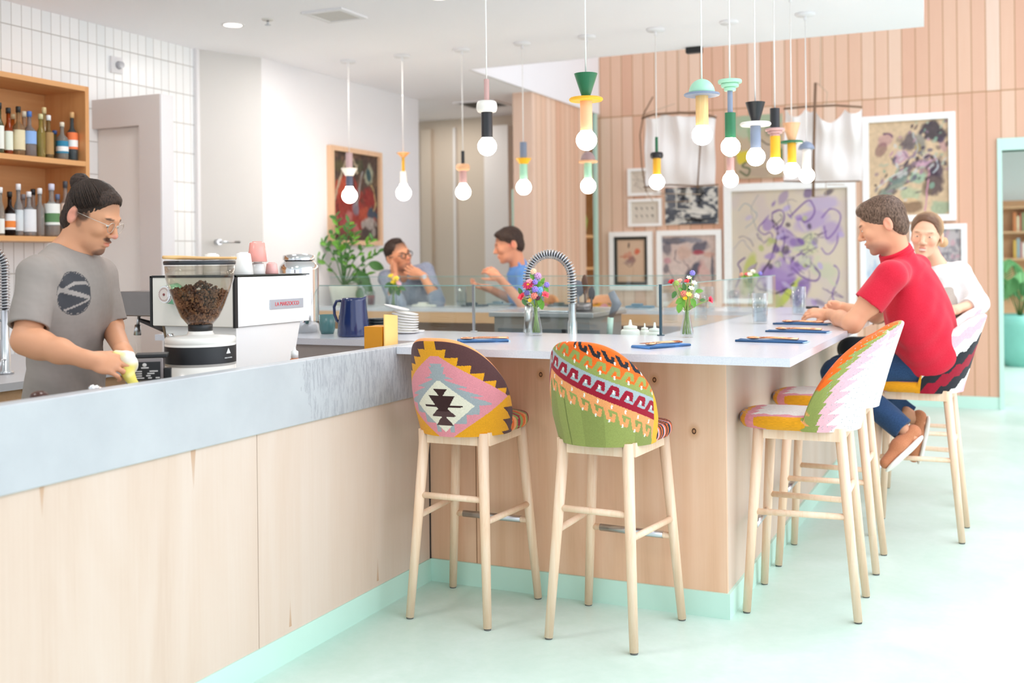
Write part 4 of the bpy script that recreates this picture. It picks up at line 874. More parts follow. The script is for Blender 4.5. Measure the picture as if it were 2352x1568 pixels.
# ------------------------------------------------------------------ glass screens
m_pane = glass('screen_glass', tint='f8fcfb')
m_gedge = mat('glass_edge_green', '7fa9a4', 0.15)
def screen(a, b, z0, z1, lab, name='glass_screen', edge=True):
    a = Vector((a[0], a[1], 0)); b = Vector((b[0], b[1], 0)); d = (b-a).normalized(); n_ = Vector((-d.y, d.x, 0))*0.004
    t = thing(name, lab, 'glass screen', ((a.x+b.x)/2, (a.y+b.y)/2, z0), 0, 'glass screens along the bar')
    def slab(p, q, zz0, zz1, w=1.0):
        m = MB(); vs_ = [p-n_*w, q-n_*w, q+n_*w, p+n_*w]; m.add([Vector((v.x, v.y, zz0)) for v in vs_]+[Vector((v.x, v.y, zz1)) for v in vs_], [(0, 3, 2, 1), (4, 5, 6, 7), (0, 1, 5, 4), (1, 2, 6, 5), (2, 3, 7, 6), (3, 0, 4, 7)]); return m
    slab(a, b, z0, z1-0.004).build('pane', m_pane, t, True)
    slab(a, b, z1-0.004, z1).build('top_edge', m_gedge, t, True)
    return t
SG = 1.306
p1 = PZ(1088, 769, 1.07); p2 = PZ(1538, 772, 1.07); YS = (p1.y+p2.y)/2; YS = YG-0.02
xp1 = PY(1088, 700, YS).x; xp2 = XI+0.012
screen((-3.9, YS), (xp1-0.008, YS), 1.0705, SG, 'clear glass screen behind the blue pitcher and plates')
screen((xp1+0.008, YS), (xp2-0.012, YS), 1.0705, SG, 'clear glass screen between steel post and dark post, before the tap')
screen((XI+0.012, YS+0.015), (XI+0.012, 7.62), 1.0705, SG, 'clear glass screen running back along the right leg of the bar')
screen((-4.9, YF+0.05), (XI-0.3, YF+0.05), 1.0725, 1.315, 'clear glass screen along the far bar before the two men')
for x, y, m, lab in [(xp1, YS, m_steel, 'slim polished steel glass post near the left folded napkin'), (xp2, YS, mat('dark_teal_metal', '3f5964', 0.3, metal=0.6), 'slim dark post holding the glass beside the second vase')]:
    t = thing('glass_post', lab, 'post', (x, y, 1.0705)); MB().box((-0.006, -0.006, 0), (0.006, 0.006, SG-1.07+0.003)).build('post', m, t); MB().cyl((0, 0, 0), (0, 0, 0.004), 0.018, n=20).build('base', m, t)
# ------------------------------------------------------------------ table ware on the bar
m_gl = glass('clear_glass', 'ffffff', 0.0, 1.45, tint='f3f6f7'); m_water = glass('water', 'fdfeff', 0.0, 1.33, tint='f2f6f9')
def tumbler(u, v, h_px, w_px, lab, z=1.0705, name='water_glass', fill=0.72, liquid=None):
    p, s = px_at(u, v, z); r = w_px/2*s; h = h_px*s; t = thing(name, lab, 'glass', p, 0, 'water glasses on the bar' if liquid is None else None)
    n = 32; V_ = []; pf = [(r*0.0001, 0), (r*0.86, 0), (r*0.9, 0.003), (r, h), (r-0.0016, h), (r*0.88, 0.012), (0.0001, 0.012)]
    MB().lathe(pf, n=36).build('tumbler', m_gl, t)
    MB().lathe([(0.0001, 0.0125), (r*0.865, 0.0125), (r*0.885+(r*0.1)*fill*0.7, h*fill), (0.0001, h*fill)], n=36).build('water' if liquid is None else 'drink', m_water if liquid is None else liquid, t)
    return t
tumbler(1746, 743, 70, 36, 'ribbed water glass standing nearest on right leg of the bar')
tumbler(1835, 722, 64, 33, 'water glass beyond the nearest one, left of the man in red hands')
tumbler(1684, 716, 50, 30, 'water glass seen through the glass screen, left of the nearest tumbler')
tumbler(1609, 735, 56, 32, 'water glass just right of the second flower vase')
tumbler(852, 703, 34, 20, 'tall glass of dark red drink on the far bar left of the yellow flowers', name='drink_glass', liquid=mat('red_drink', '8a2f38', 0.2), z=1.0725)
tumbler(1060, 704, 46, 26, 'tall empty glass on the far bar between the two men', z=1.0725, fill=0.3)
m_den = mat('blue_denim', '4f7fb8', 0.85, 0.15, 400, bump=0.2); m_dend = mat('dark_denim', '2f5680', 0.85, 0.15, 400, bump=0.2)
def cutlery_set(c, ang, lab, light=False, L=0.30, wdt=0.085, n=0):
    """rolled napkin with spoon and fork lying on it: napkin and each piece are things"""
    c = Vector(c); R = rotz(ang); Mw = T(c.x, c.y, 1.0705) @ R
    t = thing('folded_napkin', lab[0], 'napkin', (c.x, c.y, 1.0705), ang, 'denim napkins laid on the bar')
    layers = MB()
    N_ = 16; pts = []
    for i in range(N_+1): f = i/N_; pts.append((-L/2+L*f, wdt/2*(1+0.06*sin(f*9+n)), 0.0085+0.002*sin(f*7+n)))
    vs_ = []; 
    for (x, w, h) in pts:
        for yy, zz in ((-w, 0.0), (-w*1.02, h*0.5), (-w*0.96, h), (0, h*0.82), (w*0.9, h*1.05), (w, h*0.5), (w*0.97, 0)): vs_.append(Vector((x, yy, zz)))
    fs = [(i*7+j, (i+1)*7+j, (i+1)*7+(j+1) % 7, i*7+(j+1) % 7) for i in range(N_) for j in range(7)]+[tuple(range(7)), tuple(range(N_*7, N_*7+7))[::-1]]
    layers.add(vs_, fs, True).build('cloth', m_den if light else m_dend, t)
    MB().tube([(-L/2+0.002, -wdt/2, 0.0045), (L/2-0.002, -wdt/2, 0.0045)], 0.0042, 8).build('rolled_edge', m_dend, t)
    fr = MB()
    for k in range(14):
        yy = -wdt/2+wdt*k/13; fr.box((L/2-0.001, yy-0.0012, 0.002), (L/2+0.008+0.003*sin(k*3), yy+0.0012, 0.004))
    fr.build('frayed_edge', mat('pale_denim_fray', 'bfdcea', 0.9), t)
    for k, (dy, kind) in enumerate([(-0.012, 'spoon'), (0.014, 'fork')]):
        q = thing(kind, lab[1+k], 'cutlery', (0, 0, 0), 0, 'copper cutlery on the napkins'); q.matrix_basis = Mw @ T(-0.01, dy, 0.0112+0.002*k) @ rotz(0.05*(1-2*k))
        MB().tube([(-0.035, 0, 0.004), (0.0, 0, 0.006), (0.07, 0, 0.004), (0.125, 0, 0.003)], [0.0022, 0.0028, 0.0036, 0.004], 8).build('handle', m_copper, q)
        if kind == 'spoon':
            MB().sphere((-0.062, 0, 0.006), (0.030, 0.018, 0.0065), 18, 10).build('bowl', m_copper, q)
        else:
            f = MB().box((-0.055, -0.010, 0.004), (-0.033, 0.010, 0.006), bevel=0.0008)
            for j in range(4): f.box((-0.088, -0.010+0.0056*j, 0.004), (-0.054, -0.0076+0.0056*j, 0.0055))
            f.build('tines', m_copper, q)
    return t
cutlery_set(((-2.203-2.0)/2, 4.26, 0), radians(32), ('bright blue folded napkin behind the mustard diamond stool', 'copper spoon on the bright blue napkin by the left stool', 'copper fork on the bright blue napkin by the left stool'), True, 0.22, 0.10, 1)
cutlery_set((-1.27, 4.22, 0), radians(62), ('rolled blue napkin between the hooked kilim stool and second vase', 'copper spoon lying on the rolled napkin before the second vase', 'copper fork lying on the rolled napkin before the second vase'), True, 0.24, 0.10, 2)
cutlery_set((-0.90, 4.60, 0), radians(-5), ('dark blue napkin nearest the front right corner of the bar', 'copper spoon on the napkin nearest the bar corner', 'copper fork on the napkin nearest the bar corner'), False, 0.29, 0.08, 3)
cutlery_set((-0.90, 5.24, 0), radians(-4), ('dark blue napkin second from the bar corner on the right leg', 'copper spoon on the second napkin from the bar corner', 'copper fork on the second napkin from the bar corner'), False, 0.29, 0.08, 4)
cutlery_set((-0.98, 5.84, 0), radians(-4), ('dark blue napkin just before the elbow of the man in red', 'copper spoon on the napkin beside the man in red elbow', 'copper fork on the napkin beside the man in red elbow'), False, 0.29, 0.08, 5)
# ------------------------------------------------------------------ squeeze bottles behind the bar
prep = thing('prep_counter', 'low steel prep counter behind the bar holding the squeeze bottles and tap', 'counter', (-2.3, 5.1, 0))
MB().box((-3.7, YG+0.012, 0.93), (XI-0.03, 5.28, 0.955), bevel=0.003).build('worktop', m_steel, prep, True); MB().box((-3.65, YG+0.03, 0), (XI-0.06, 5.25, 0.929)).build('cabinet', mat('steel_cabinet', '9a9894', 0.4, metal=0.5), prep, True)
m_sq = mat('milky_plastic', 'f3f0e8', 0.35, sss=0.1)
for u, vt, w, y, lab in [(1448, 734, 44, 4.95, 'white squeeze bottle with pointed nozzle, left of the pair'), (1504, 740, 37, 4.97, 'white squeeze bottle with pointed nozzle, right of the pair'), (1481, 742, 22, 5.08, 'slim cream bottle half hidden between the two squeeze bottles')]:
    p = PY(u, 775, y); s = ((np.array(p)-CAMP) @ FWD)/FPX; zt4 = PY(u, vt, y).z; r = w/2*s; h = zt4-0.956; k = 1 if w > 30 else 0
    t = thing('squeeze_bottle', lab, 'bottle', (p.x, y, 0.956), 0, 'squeeze bottles behind the bar')
    nb = 42*s if k else 30*s
    MB().lathe([(0.0001, 0), (r, 0), (r, h-nb*0.62), (r*0.92, h-nb*0.55), (r*0.8, h-nb*0.52), (0.0001, h-nb*0.52)], n=28).build('body', m_sq, t)
    MB().lathe([(0.0001, h-nb*0.52), (r*0.72, h-nb*0.52), (r*0.72, h-nb*0.36), (r*0.62, h-nb*0.34), (r*0.2, h-nb*0.30), (r*0.1, h), (0.0001, h)], n=24).build('nozzle_cap', m_sq, t)
pf = PY(1315, 772, 5.02)
spring_faucet((pf.x, 5.02, 0.956), PY(1262, 583, 5.02).z-0.956, (PY(1315, 700, 5.02).x-PY(1213, 700, 5.02).x), 'tall steel spring tap arching over the first flower vase', dirv=(-1, 0), rad=0.017)
# ------------------------------------------------------------------ flowers
m_leaf = mat('leaf_green', '5f9a2c', 0.5, 0.2, 60); m_leafd = mat('leaf_deep', '3f7030', 0.5, 0.2, 60); m_stem = mat('stem_green', '8fae52', 0.5)
def leaf_mesh(b, c, d, n_, L, w):
    """one leaf blade from c along d with normal n_"""
    d = Vector(d).normalized(); n_ = Vector(n_); s_ = d.cross(n_).normalized(); n_ = s_.cross(d)
    V_ = []; F_ = []
    K_ = 6
    for i in range(K_+1):
        f = i/K_; wd_ = w*sin(pi*min(f*0.93+0.07, 1))**0.8; bend = n_*(-0.25*L*f*f)
        for sgn, up in ((-1, 0.12*wd_), (0, 0), (1, 0.12*wd_)): V_.append(Vector(c)+d*(L*f)+s_*(sgn*wd_/2)+n_*up+bend)
    for i in range(K_):
        for j in range(2): F_.append((i*3+j, i*3+j+1, (i+1)*3+j+1, (i+1)*3+j))
    b.add(V_, F_, True)
def blossom(t, c, r, col, kind, d=(0, 0, 1)):
    d = Vector(d).normalized(); q = d.to_track_quat('Z', 'Y').to_matrix().to_4x4(); Mx = Matrix.Translation(c) @ q
    pet = MB(); N = {'ruffle': 26, 'daisy': 18, 'bell': 6, 'cluster': 22}[kind]
    for i in range(N):
        if kind in ('ruffle',):
            a = i*2.4; f = i/N; rr = r*(0.25+0.75*f); tilt = 0.2+1.0*f
        elif kind == 'daisy': a = 2*pi*i/N; rr = r; tilt = 1.35+0.15*(i % 2)
        elif kind == 'bell': a = 2*pi*i/N; rr = r; tilt = 0.75
        else: a = i*2.4; rr = r*0.42; tilt = 0.9
        if kind == 'cluster':
            th = math.acos(1-1.6*(i+.5)/N); o_ = Vector((sin(th)*cos(a), sin(th)*sin(a), cos(th)))*r*0.7
            pet.sphere(Mx @ o_, r*0.30, 8, 5); continue
        dd = Vector((cos(a)*sin(tilt), sin(a)*sin(tilt), cos(tilt))); nn = Vector((-cos(a)*cos(tilt), -sin(a)*cos(tilt), sin(tilt)))
        leaf_mesh(pet, Mx @ Vector((0, 0, 0)), q.to_3x3() @ dd, q.to_3x3() @ nn, rr, rr*(0.75 if kind != 'daisy' else 0.3))
    o = pet.build('blossom', mat('petal_'+col, col, 0.6, 0.08, 120), t)
    if kind in ('daisy', 'bell'): MB().sphere(c, r*0.22, 10, 6).build('flower_centre', mat('petal_yellow', 'f2c832', 0.6), t)
    return o
def bouquet(u, v, s_h, wb, wt_, flowers, leaves, lab, vlab, z=1.0705, seed=1):
    p, s = px_at(u, v, z); random.seed(seed); fx = Vector(RGT); toc = -Vector(FWD)
    t = thing('glass_vase', vlab, 'vase', p, 0, 'bud vases on the bars'); h = s_h*s; r0 = wb/2*s; r1 = wt_/2*s
    pf = [(0.0001, 0), (r0*0.95, 0), (r0, 0.004), (r0*0.93, h*0.25), (r1*1.15, h*0.7), (r1, h*0.86), (r1*1.2, h), (r1*1.2-0.0015, h), (r1-0.0015, h*0.86), (r1*1.15-0.002, h*0.7), (r0*0.93-0.003, h*0.25), (r0*0.88, 0.010), (0.0001, 0.010)]
    MB().lathe(pf, n=36).build('vase_glass', m_gl, t)
    b = thing('flower_bunch', lab, 'flowers', (p.x, p.y, p.z+0.012))
    base = Vector((0, 0, 0)); 
    for k, (fu, fv, fr, col, kind, dep) in enumerate(flowers):
        c = fx*((fu-u)*s)+Vector((0, 0, (v-fv)*s-0.012))+toc*dep*s
        dr = (c-Vector((0, 0, h*0.9))).normalized()+toc*0.8
        blossom(b, c, fr*s, col, kind, dr)
        foot = Vector((random.uniform(-1, 1)*r0*0.6, random.uniform(-1, 1)*r0*0.6, 0.002)); neck = Vector((random.uniform(-.5, .5)*r1, random.uniform(-.5, .5)*r1, h*0.84))
        MB().tube([foot, foot.lerp(neck, .5), neck, neck.lerp(c, .5)+Vector((0, 0, 3*s)), c-dr.normalized()*1.0*s], 1.0*s, 6).build('stem', m_stem, b)
    for (lu, lv, L, ang, mm, dep) in leaves:
        c = fx*((lu-u)*s)+Vector((0, 0, (v-lv)*s-0.012))+toc*dep*s; a = radians(ang); d = fx*cos(a)+Vector((0, 0, sin(a)))+toc*0.25
        lf = MB(); leaf_mesh(lf, c-d.normalized()*L*s*0.5, d, toc+Vector((0, 0, 0.5)), L*s, L*0.62*s); lf.build('leaf', m_leaf if mm else m_leafd, b)
        neck = Vector((0, 0, h*0.85)); MB().tube([neck, neck.lerp(c, .5)+toc*2*s, c-d.normalized()*L*s*0.5], 0.7*s, 5).build('leaf_stalk', m_stem, b)
bouquet(1231, 770, 66, 31, 15, [(1214, 653, 15, 'c42255', 'daisy', 6), (1218, 646, 9, 'f2a6b4', 'ruffle', 9), (1230, 648, 7, '9c86dc', 'cluster', 4), (1257, 654, 7, '9c86dc', 'cluster', 2), (1230, 664, 8, '9c86dc', 'cluster', 10), (1241, 666, 8, '7fb2e6', 'cluster', 6), (1200, 681, 12, 'f0485c', 'ruffle', 5), (1253, 677, 12, 'f2566a', 'ruffle', 7), (1228, 679, 9, 'e58a78', 'cluster', 8), (1219, 690, 7, 'eebc28', 'bell', 10), (1211, 672, 7, '7468a8', 'cluster', 9), (1237, 634, 9, 'cfa3d0', 'cluster', -6), (1227, 624, 8, 'f2cfae', 'cluster', -8), (1236, 684, 6, '5a2c40', 'cluster', 8)],
    [(1196, 668, 17, 110, 0, 3), (1205, 693, 17, -60, 0, 6), (1241, 652, 22, 30, 1, 1), (1248, 644, 14, 60, 1, 2), (1256, 664, 16, -50, 1, 3), (1244, 699, 24, -80, 1, 6), (1240, 692, 18, -100, 1, 9), (1224, 636, 16, 120, 1, -5), (1215, 662, 13, 160, 0, 9)], 'colourful bunch of crimson, coral, violet and yellow flowers in the first vase', 'clear bud vase below the arching tap', seed=3)
bouquet(1578, 774, 62, 32, 16, [(1543, 647, 9, 'c4182e', 'ruffle', 4), (1562, 645, 8, 'f4b9a4', 'ruffle', 3), (1578, 646, 8, 'e84a50', 'ruffle', 7), (1592, 627, 7, '8f86d8', 'cluster', 0), (1583, 640, 8, 'f6ead0', 'bell', 2), (1594, 652, 9, 'f7f4e6', 'bell', 5), (1587, 664, 9, 'f6f2e2', 'bell', 8), (1600, 680, 9, 'f4f4f0', 'ruffle', 6), (1581, 678, 9, 'f4e070', 'bell', 10), (1573, 686, 7, 'f2c420', 'bell', 10), (1570, 674, 8, 'd8806c', 'cluster', 7), (1631, 689, 11, 'ea4058', 'ruffle', 3), (1554, 650, 7, '9fb85a', 'cluster', 5)],
    [(1549, 676, 18, 240, 0, 3), (1560, 690, 20, 210, 1, 7), (1560, 706, 24, 260, 1, 9), (1568, 697, 18, 250, 1, 8), (1592, 695, 22, -70, 1, 9), (1572, 658, 18, 100, 0, 6), (1583, 660, 16, 60, 0, 7), (1607, 668, 18, 10, 1, 3), (1614, 689, 14, 178, 0, 3), (1564, 664, 14, 150, 1, 5)], 'loose bunch of red, white, yellow and violet flowers in the second vase', 'clear bud vase standing right of the dark glass post', seed=5)
bouquet(905, 708, 42, 20, 12, [(899, 634, 8, 'f2dc3a', 'ruffle', 2), (911, 640, 9, 'f4e24a', 'ruffle', 2), (905, 648, 8, 'f2dc3a', 'ruffle', 4), (917, 652, 8, 'eec6d2', 'ruffle', 2)], [(893, 654, 22, 200, 0, 2), (900, 664, 24, 250, 0, 3), (914, 668, 22, -70, 0, 2), (924, 662, 18, -20, 0, 0), (908, 658, 20, 90, 1, 3)], 'yellow and pink flowers in front of the man with glasses', 'small clear vase on the far bar before the man with glasses', z=1.0725, seed=8)
bouquet(1725, 707, 34, 20, 12, [(1716, 630, 7, 'e8506a', 'ruffle', 2), (1730, 624, 8, 'f6f2e0', 'ruffle', 2), (1722, 632, 8, 'f4f0e4', 'bell', 4), (1747, 628, 5, '8f86d8', 'cluster', 0), (1704, 630, 5, 'e0a080', 'cluster', 0)], [(1708, 634, 14, 170, 1, 2), (1738, 632, 16, 10, 1, 2), (1724, 642, 18, 90, 0, 2)], 'small pale flower bunch seen above the right glass screen', 'small clear vase behind the right glass screen', z=1.0725, seed=9)
# ------------------------------------------------------------------ painted canvases (colour laid on a fine mesh)
class Canvas:
    def __init__(s, w, h, bg):
        s.w, s.h = w, h; s.a = np.tile(C(bg), (h, w, 1)).astype(float)
        s.X, s.Y = np.meshgrid((np.arange(w)+.5)/w, 1-(np.arange(h)+.5)/h)   # x right, y up, 0..1
        s.asp = w/h
    def fbm(s, sc, seed, oct=4, stretch=(1, 1)):
        r = np.random.default_rng(seed); out = np.zeros((s.h, s.w)); amp = 1; tot = 0
        for o in range(oct):
            n = int(sc*2**o)+2; g = r.random((n+2, n+2)); x = s.X*stretch[0]*n/max(stretch); y = s.Y*stretch[1]*n/max(stretch)
            i, j = x.astype(int), y.astype(int); fx, fy = x-i, y-j; fx = fx*fx*(3-2*fx); fy = fy*fy*(3-2*fy)
            out += amp*((g[j, i]*(1-fx)+g[j, i+1]*fx)*(1-fy)+(g[j+1, i]*(1-fx)+g[j+1, i+1]*fx)*fy); tot += amp; amp *= 0.5
        return out/tot
    def lay(s, m, col, op=1.0): 
        m = np.clip(m, 0, 1)[..., None]*op; s.a = s.a*(1-m)+C(col)*m
    def blob(s, x, y, rx, ry, col, rot=0, op=1.0, soft=0.35, rough=0.25, seed=0):
        c, sn = cos(radians(rot)), sin(radians(rot)); dx, dy = (s.X-x)*s.asp, s.Y-y
        u = (dx*c+dy*sn)/rx; v = (-dx*sn+dy*c)/ry; d = np.sqrt(u*u+v*v)
        if rough: d = d+(s.fbm(9, seed+int(x*997)+int(y*131), 3)-0.5)*2*rough
        s.lay((1-d)/soft, col, op)
    def line(s, pts, wdt, col, op=1.0, wob=0.0, seed=0):
        P_ = np.array(pts, float); k = 14
        if len(P_) > 2:   # smooth
            t_ = np.linspace(0, len(P_)-1, (len(P_)-1)*k+1); Q = []
            for t in t_:
                i = min(int(t), len(P_)-2); f = t-i; p0 = P_[max(i-1, 0)]; p1 = P_[i]; p2 = P_[i+1]; p3 = P_[min(i+2, len(P_)-1)]
                Q.append(0.5*((2*p1)+(-p0+p2)*f+(2*p0-5*p1+4*p2-p3)*f*f+(-p0+3*p1-3*p2+p3)*f**3))
            P_ = np.array(Q)
        m = np.full((s.h, s.w), 9.0); wx = (s.fbm(14, seed, 2)-.5)*wob
        for a, b in zip(P_, P_[1:]):
            ax, ay = (s.X-a[0])*s.asp+wx, s.Y-a[1]+wx; bx, by = (b[0]-a[0])*s.asp, b[1]-a[1]; L = bx*bx+by*by+1e-12
            t = np.clip((ax*bx+ay*by)/L, 0, 1); m = np.minimum(m, np.hypot(ax-t*bx, ay-t*by))
        s.lay((wdt/2-m)/(wdt*0.25)+0.5, col, op)
    def cols(s): return s.a[::-1].reshape(-1, 3)*0.84
m_paint = vmat('painted_canvas', rough=0.75, bump=0.15, bscale=90, spec=0.2); m_photo = vmat('print_under_glass', rough=0.25, spec=0.4)
def hang(name, label, cat, o, ex, ez, nrm, cv, frame=None, fw=0.03, mat_w=0.0, matcol='f2f0ec', depth=0.03, m=None, inner=None, group=None):
    """o lower left corner, ex/ez full edge vectors, nrm out of the wall"""
    o, ex, ez, nrm = Vector(o), Vector(ex), Vector(ez), Vector(nrm); t = thing(name, label, cat, o+ex/2+ez/2, 0, group)
    L_, H_ = ex.length, ez.length; x, z = ex.normalized(), ez.normalized()
    def box(b, x0, x1, z0, z1, d0, d1):
        vs_ = [o+x*a+z*c+nrm*d for d in (d0, d1) for a, c in ((x0, z0), (x1, z0), (x1, z1), (x0, z1))]
        b.add(vs_, [(0, 3, 2, 1), (4, 5, 6, 7), (0, 1, 5, 4), (1, 2, 6, 5), (2, 3, 7, 6), (3, 0, 4, 7)]); return b
    def ring(a, w, d0, d1):
        b = MB(); box(b, a, L_-a, a, a+w, d0, d1); box(b, a, L_-a, H_-a-w, H_-a, d0, d1); box(b, a, a+w, a+w, H_-a-w, d0, d1); box(b, L_-a-w, L_-a, a+w, H_-a-w, d0, d1); return b
    ins = 0
    if frame: ring(0, fw, 0, depth).build('frame', frame, t, True); ins = fw
    if inner: ring(ins+mat_w, inner[1], 0, depth*0.7).build('inner_mount', inner[0], t, True)
    if mat_w: ring(ins, mat_w, 0, depth*0.5).build('mount', mat('mount_'+matcol, matcol, 0.8), t, True)
    ii = ins+mat_w+(inner[1] if inner else 0)
    P_, F_, _, _ = grid(cv.w-1, cv.h-1, lambda U, V: np.array(o)[None]+np.array(x)[None]*(ii+U*(L_-2*ii))[:, None]+np.array(z)[None]*(ii+V*(H_-2*ii))[:, None]+np.array(nrm)[None]*(depth*0.42 if frame else depth))
    me = mesh_np('picture', P_, F_); vcolp(me, cv.cols()); link('picture', me, m or m_paint, t, True)
    if not frame: b = MB(); box(b, 0, L_, 0, H_, 0, depth-0.001); b.build('stretcher_edge', mat('canvas_edge', 'd9cdb8', 0.8), t, True)
    return t
def on_back(u0, v0, u1, v1, dy=0.0):
    """picture rectangle on the board wall from its photographed left-top and right-bottom"""
    a = PY(u0, v0, YB-0.001-dy); b = PY(u1, v1, YB-0.001-dy); return (a.x, YB-0.001-dy, b.z), (b.x-a.x, 0, 0), (0, 0, a.z-b.z), (0, -1, 0)
wf = mat('frame_white', 'f4f3f0', 0.4)
# large violet painting
cv = Canvas(230, 250, 'e2d2bd'); f = cv.fbm(4, 3); cv.lay((f-0.5)*5, 'd9cdc0', .6); cv.lay((0.45-cv.fbm(5, 8))*5, 'd8c4c6', .5)
for (x, y, rx, ry, c, r, op) in [(.42, .38, .16, .10, '9a78b8', -20, .95), (.32, .40, .09, .12, 'a583c2', 30, .9), (.47, .46, .13, .09, 'b49ac9', 10, .85), (.60, .50, .12, .07, 'a98ac4', 20, .9), (.70, .78, .15, .08, 'b9a2cf', 15, .8), (.80, .90, .16, .06, 'c0aed6', 0, .7), (.86, .70, .09, .09, 'b49ac9', 60, .7), (.48, .68, .13, .05, 'b297c8', -40, .8), (.32, .76, .05, .05, 'a98bc2', 0, .8), (.60, .30, .07, .13, '9d7fb9', -30, .9), (.72, .22, .12, .05, 'cbbbdc', -10, .6), (.15, .42, .055, .17, 'c4c96a', -14, .85), (.50, .30, .035, .17, 'c6d060', -42, .95), (.36, .22, .10, .10, 'b9bd78', 20, .8), (.66, .62, .11, .09, 'c9cfa0', 30, .7), (.80, .45, .14, .06, 'ccd2ae', -10, .6), (.3, .08, .15, .08, 'bcc394', 0, .6), (.10, .12, .10, .10, 'd5cfae', 0, .6), (.05, .10, .05, .05, 'a98bc2', 0, .6)]:
    cv.blob(x, y, rx, ry, c, r, op)
for pts, w, c in [([(.36, .84), (.42, .86), (.46, .83), (.44, .76), (.38, .74), (.36, .84)], .013, '7d5b9c'), ([(.28, .78), (.24, .74), (.28, .69), (.34, .70), (.37, .62)], .010, '8464a4'), ([(.40, .70), (.37, .60), (.34, .52), (.27, .44), (.22, .36)], .014, '4b3a50'), ([(.45, .72), (.46, .64), (.44, .56), (.50, .50), (.60, .56), (.70, .48), (.76, .42), (.72, .38), (.6, .41), (.52, .46)], .012, '7a5a9a'), ([(.20, .35), (.30, .31), (.42, .30), (.54, .36)], .014, '5b4660'), ([(.52, .82), (.60, .88), (.68, .92), (.72, .84), (.66, .78), (.58, .80)], .013, '8464a4'), ([(.78, .80), (.86, .86), (.94, .82), (.90, .72), (.82, .66), (.80, .74)], .012, '8c6cac'), ([(.78, .60), (.84, .56), (.90, .62), (.92, .70)], .010, '8c6cac'), ([(.88, .48), (.92, .44), (.90, .36), (.86, .30), (.87, .24)], .011, '8a6aaa'), ([(.04, .34), (.08, .44), (.06, .5), (.12, .54)], .012, '6e4f8c'), ([(.03, .26), (.07, .20), (.06, .12)], .02, '7a5a9a'), ([(.20, .28), (.16, .36), (.22, .5)], .006, '5a4a50'), ([(.42, .20), (.56, .17), (.72, .14), (.9, .10)], .006, '7a6a6a'), ([(.44, .16), (.60, .10), (.78, .16)], .006, '8a7a80'), ([(.06, .86), (.14, .92), (.22, .82), (.12, .74)], .007, 'a9b0b4'), ([(.24, .97), (.18, .86), (.26, .66)], .006, 'a9a9a8'), ([(.02, .6), (.10, .66), (.18, .58)], .006, 'b0a8b0'), ([(.62, .66), (.70, .70), (.66, .6)], .008, '7f7f86')]:
    cv.line(pts, w, c, .9, .02, 5)
r_ = np.random.default_rng(11)
for i in range(70):
    x, y = .5+.22*r_.normal(), .52+.22*r_.normal(); cv.blob(x, y, r_.uniform(.02, .06), r_.uniform(.012, .035), ['8f70b0', 'a98bc8', 'c3b0da', '6f5290', 'bcc27a', 'd3d6b4', 'e4d6c8', '57485c'][i % 8], r_.uniform(-60, 60), r_.uniform(.5, .9), rough=.6, seed=i)
for i in range(26):
    x, y = .5+.26*r_.normal(), .5+.24*r_.normal(); cv.line([(x, y), (x+r_.uniform(-.08, .08), y+r_.uniform(-.06, .06)), (x+r_.uniform(-.12, .12), y+r_.uniform(-.1, .1))], r_.uniform(.004, .009), ['6b4f8a', '4b3f50', '8a7a8c'][i % 3], .7, .03, i)
a = on_back(1664, 424, 1970, 792); hang('framed_painting', 'large white framed abstract painting of violet and lime petal shapes', 'painting', *a, cv, frame=wf, fw=0.075, depth=0.05)
# large framed landscape-like abstract
cv = Canvas(170, 190, 'e0c3a0')
for (x, y, rx, ry, c, r, op) in [(.20, .80, .12, .08, 'c99a9a', 30, .7), (.15, .70, .10, .06, '7a4a5a', 50, .6), (.4, .62, .12, .07, 'c9a2b8', 20, .8), (.5, .78, .12, .10, '5d5560', 30, .85), (.85, .86, .17, .12, '50484f', -20, .95), (.66, .74, .08, .13, '8a8a84', 15, .8), (.62, .70, .04, .06, 'b39a5a', 0, .7), (.45, .45, .22, .06, '6a5a68', 35, .85), (.30, .30, .24, .07, '7f948a', 35, .8), (.60, .40, .13, .07, '9fbfa4', 10, .85), (.82, .50, .14, .14, '55485a', 0, .9), (.82, .30, .12, .16, '4e3f4c', -10, .85), (.52, .22, .16, .10, 'b8c6a2', 0, .8), (.5, .1, .2, .07, '8a6a52', 5, .8), (.5, .16, .12, .035, 'ecc79c', 0, .9), (.72, .25, .06, .12, '7a6a56', 0, .7), (.15, .15, .12, .08, '8a9a8a', 40, .8), (.9, .08, .12, .08, '9ab89a', 0, .7), (.7, .56, .10, .05, 'd6a8c0', 20, .8), (.93, .72, .05, .12, 'c2909c', 20, .6)]:
    cv.blob(x, y, rx, ry, c, r, op, rough=.5)
for pts, w, c in [([(.56, .86), (.62, .72), (.58, .62), (.68, .58)], .02, 'b9b9b4'), ([(.60, .60), (.74, .58), (.9, .64)], .02, 'ceb28a'), ([(.10, .3), (.3, .42), (.5, .5)], .015, 'd9ddd4'), ([(.76, .5), (.74, .3), (.70, .05)], .022, 'd39aa8'), ([(.28, .62), (.36, .52), (.5, .58), (.44, .68)], .012, '6b6478'), ([(.82, .62), (.86, .5), (.8, .44)], .02, 'bfc4c8'), ([(.2, .88), (.3, .84)], .02, '6a4a6a')]: cv.line(pts, w, c, .9, .03, 3)
cv.a *= (0.85+0.3*cv.fbm(30, 5, 2))[..., None]
r_ = np.random.default_rng(21)
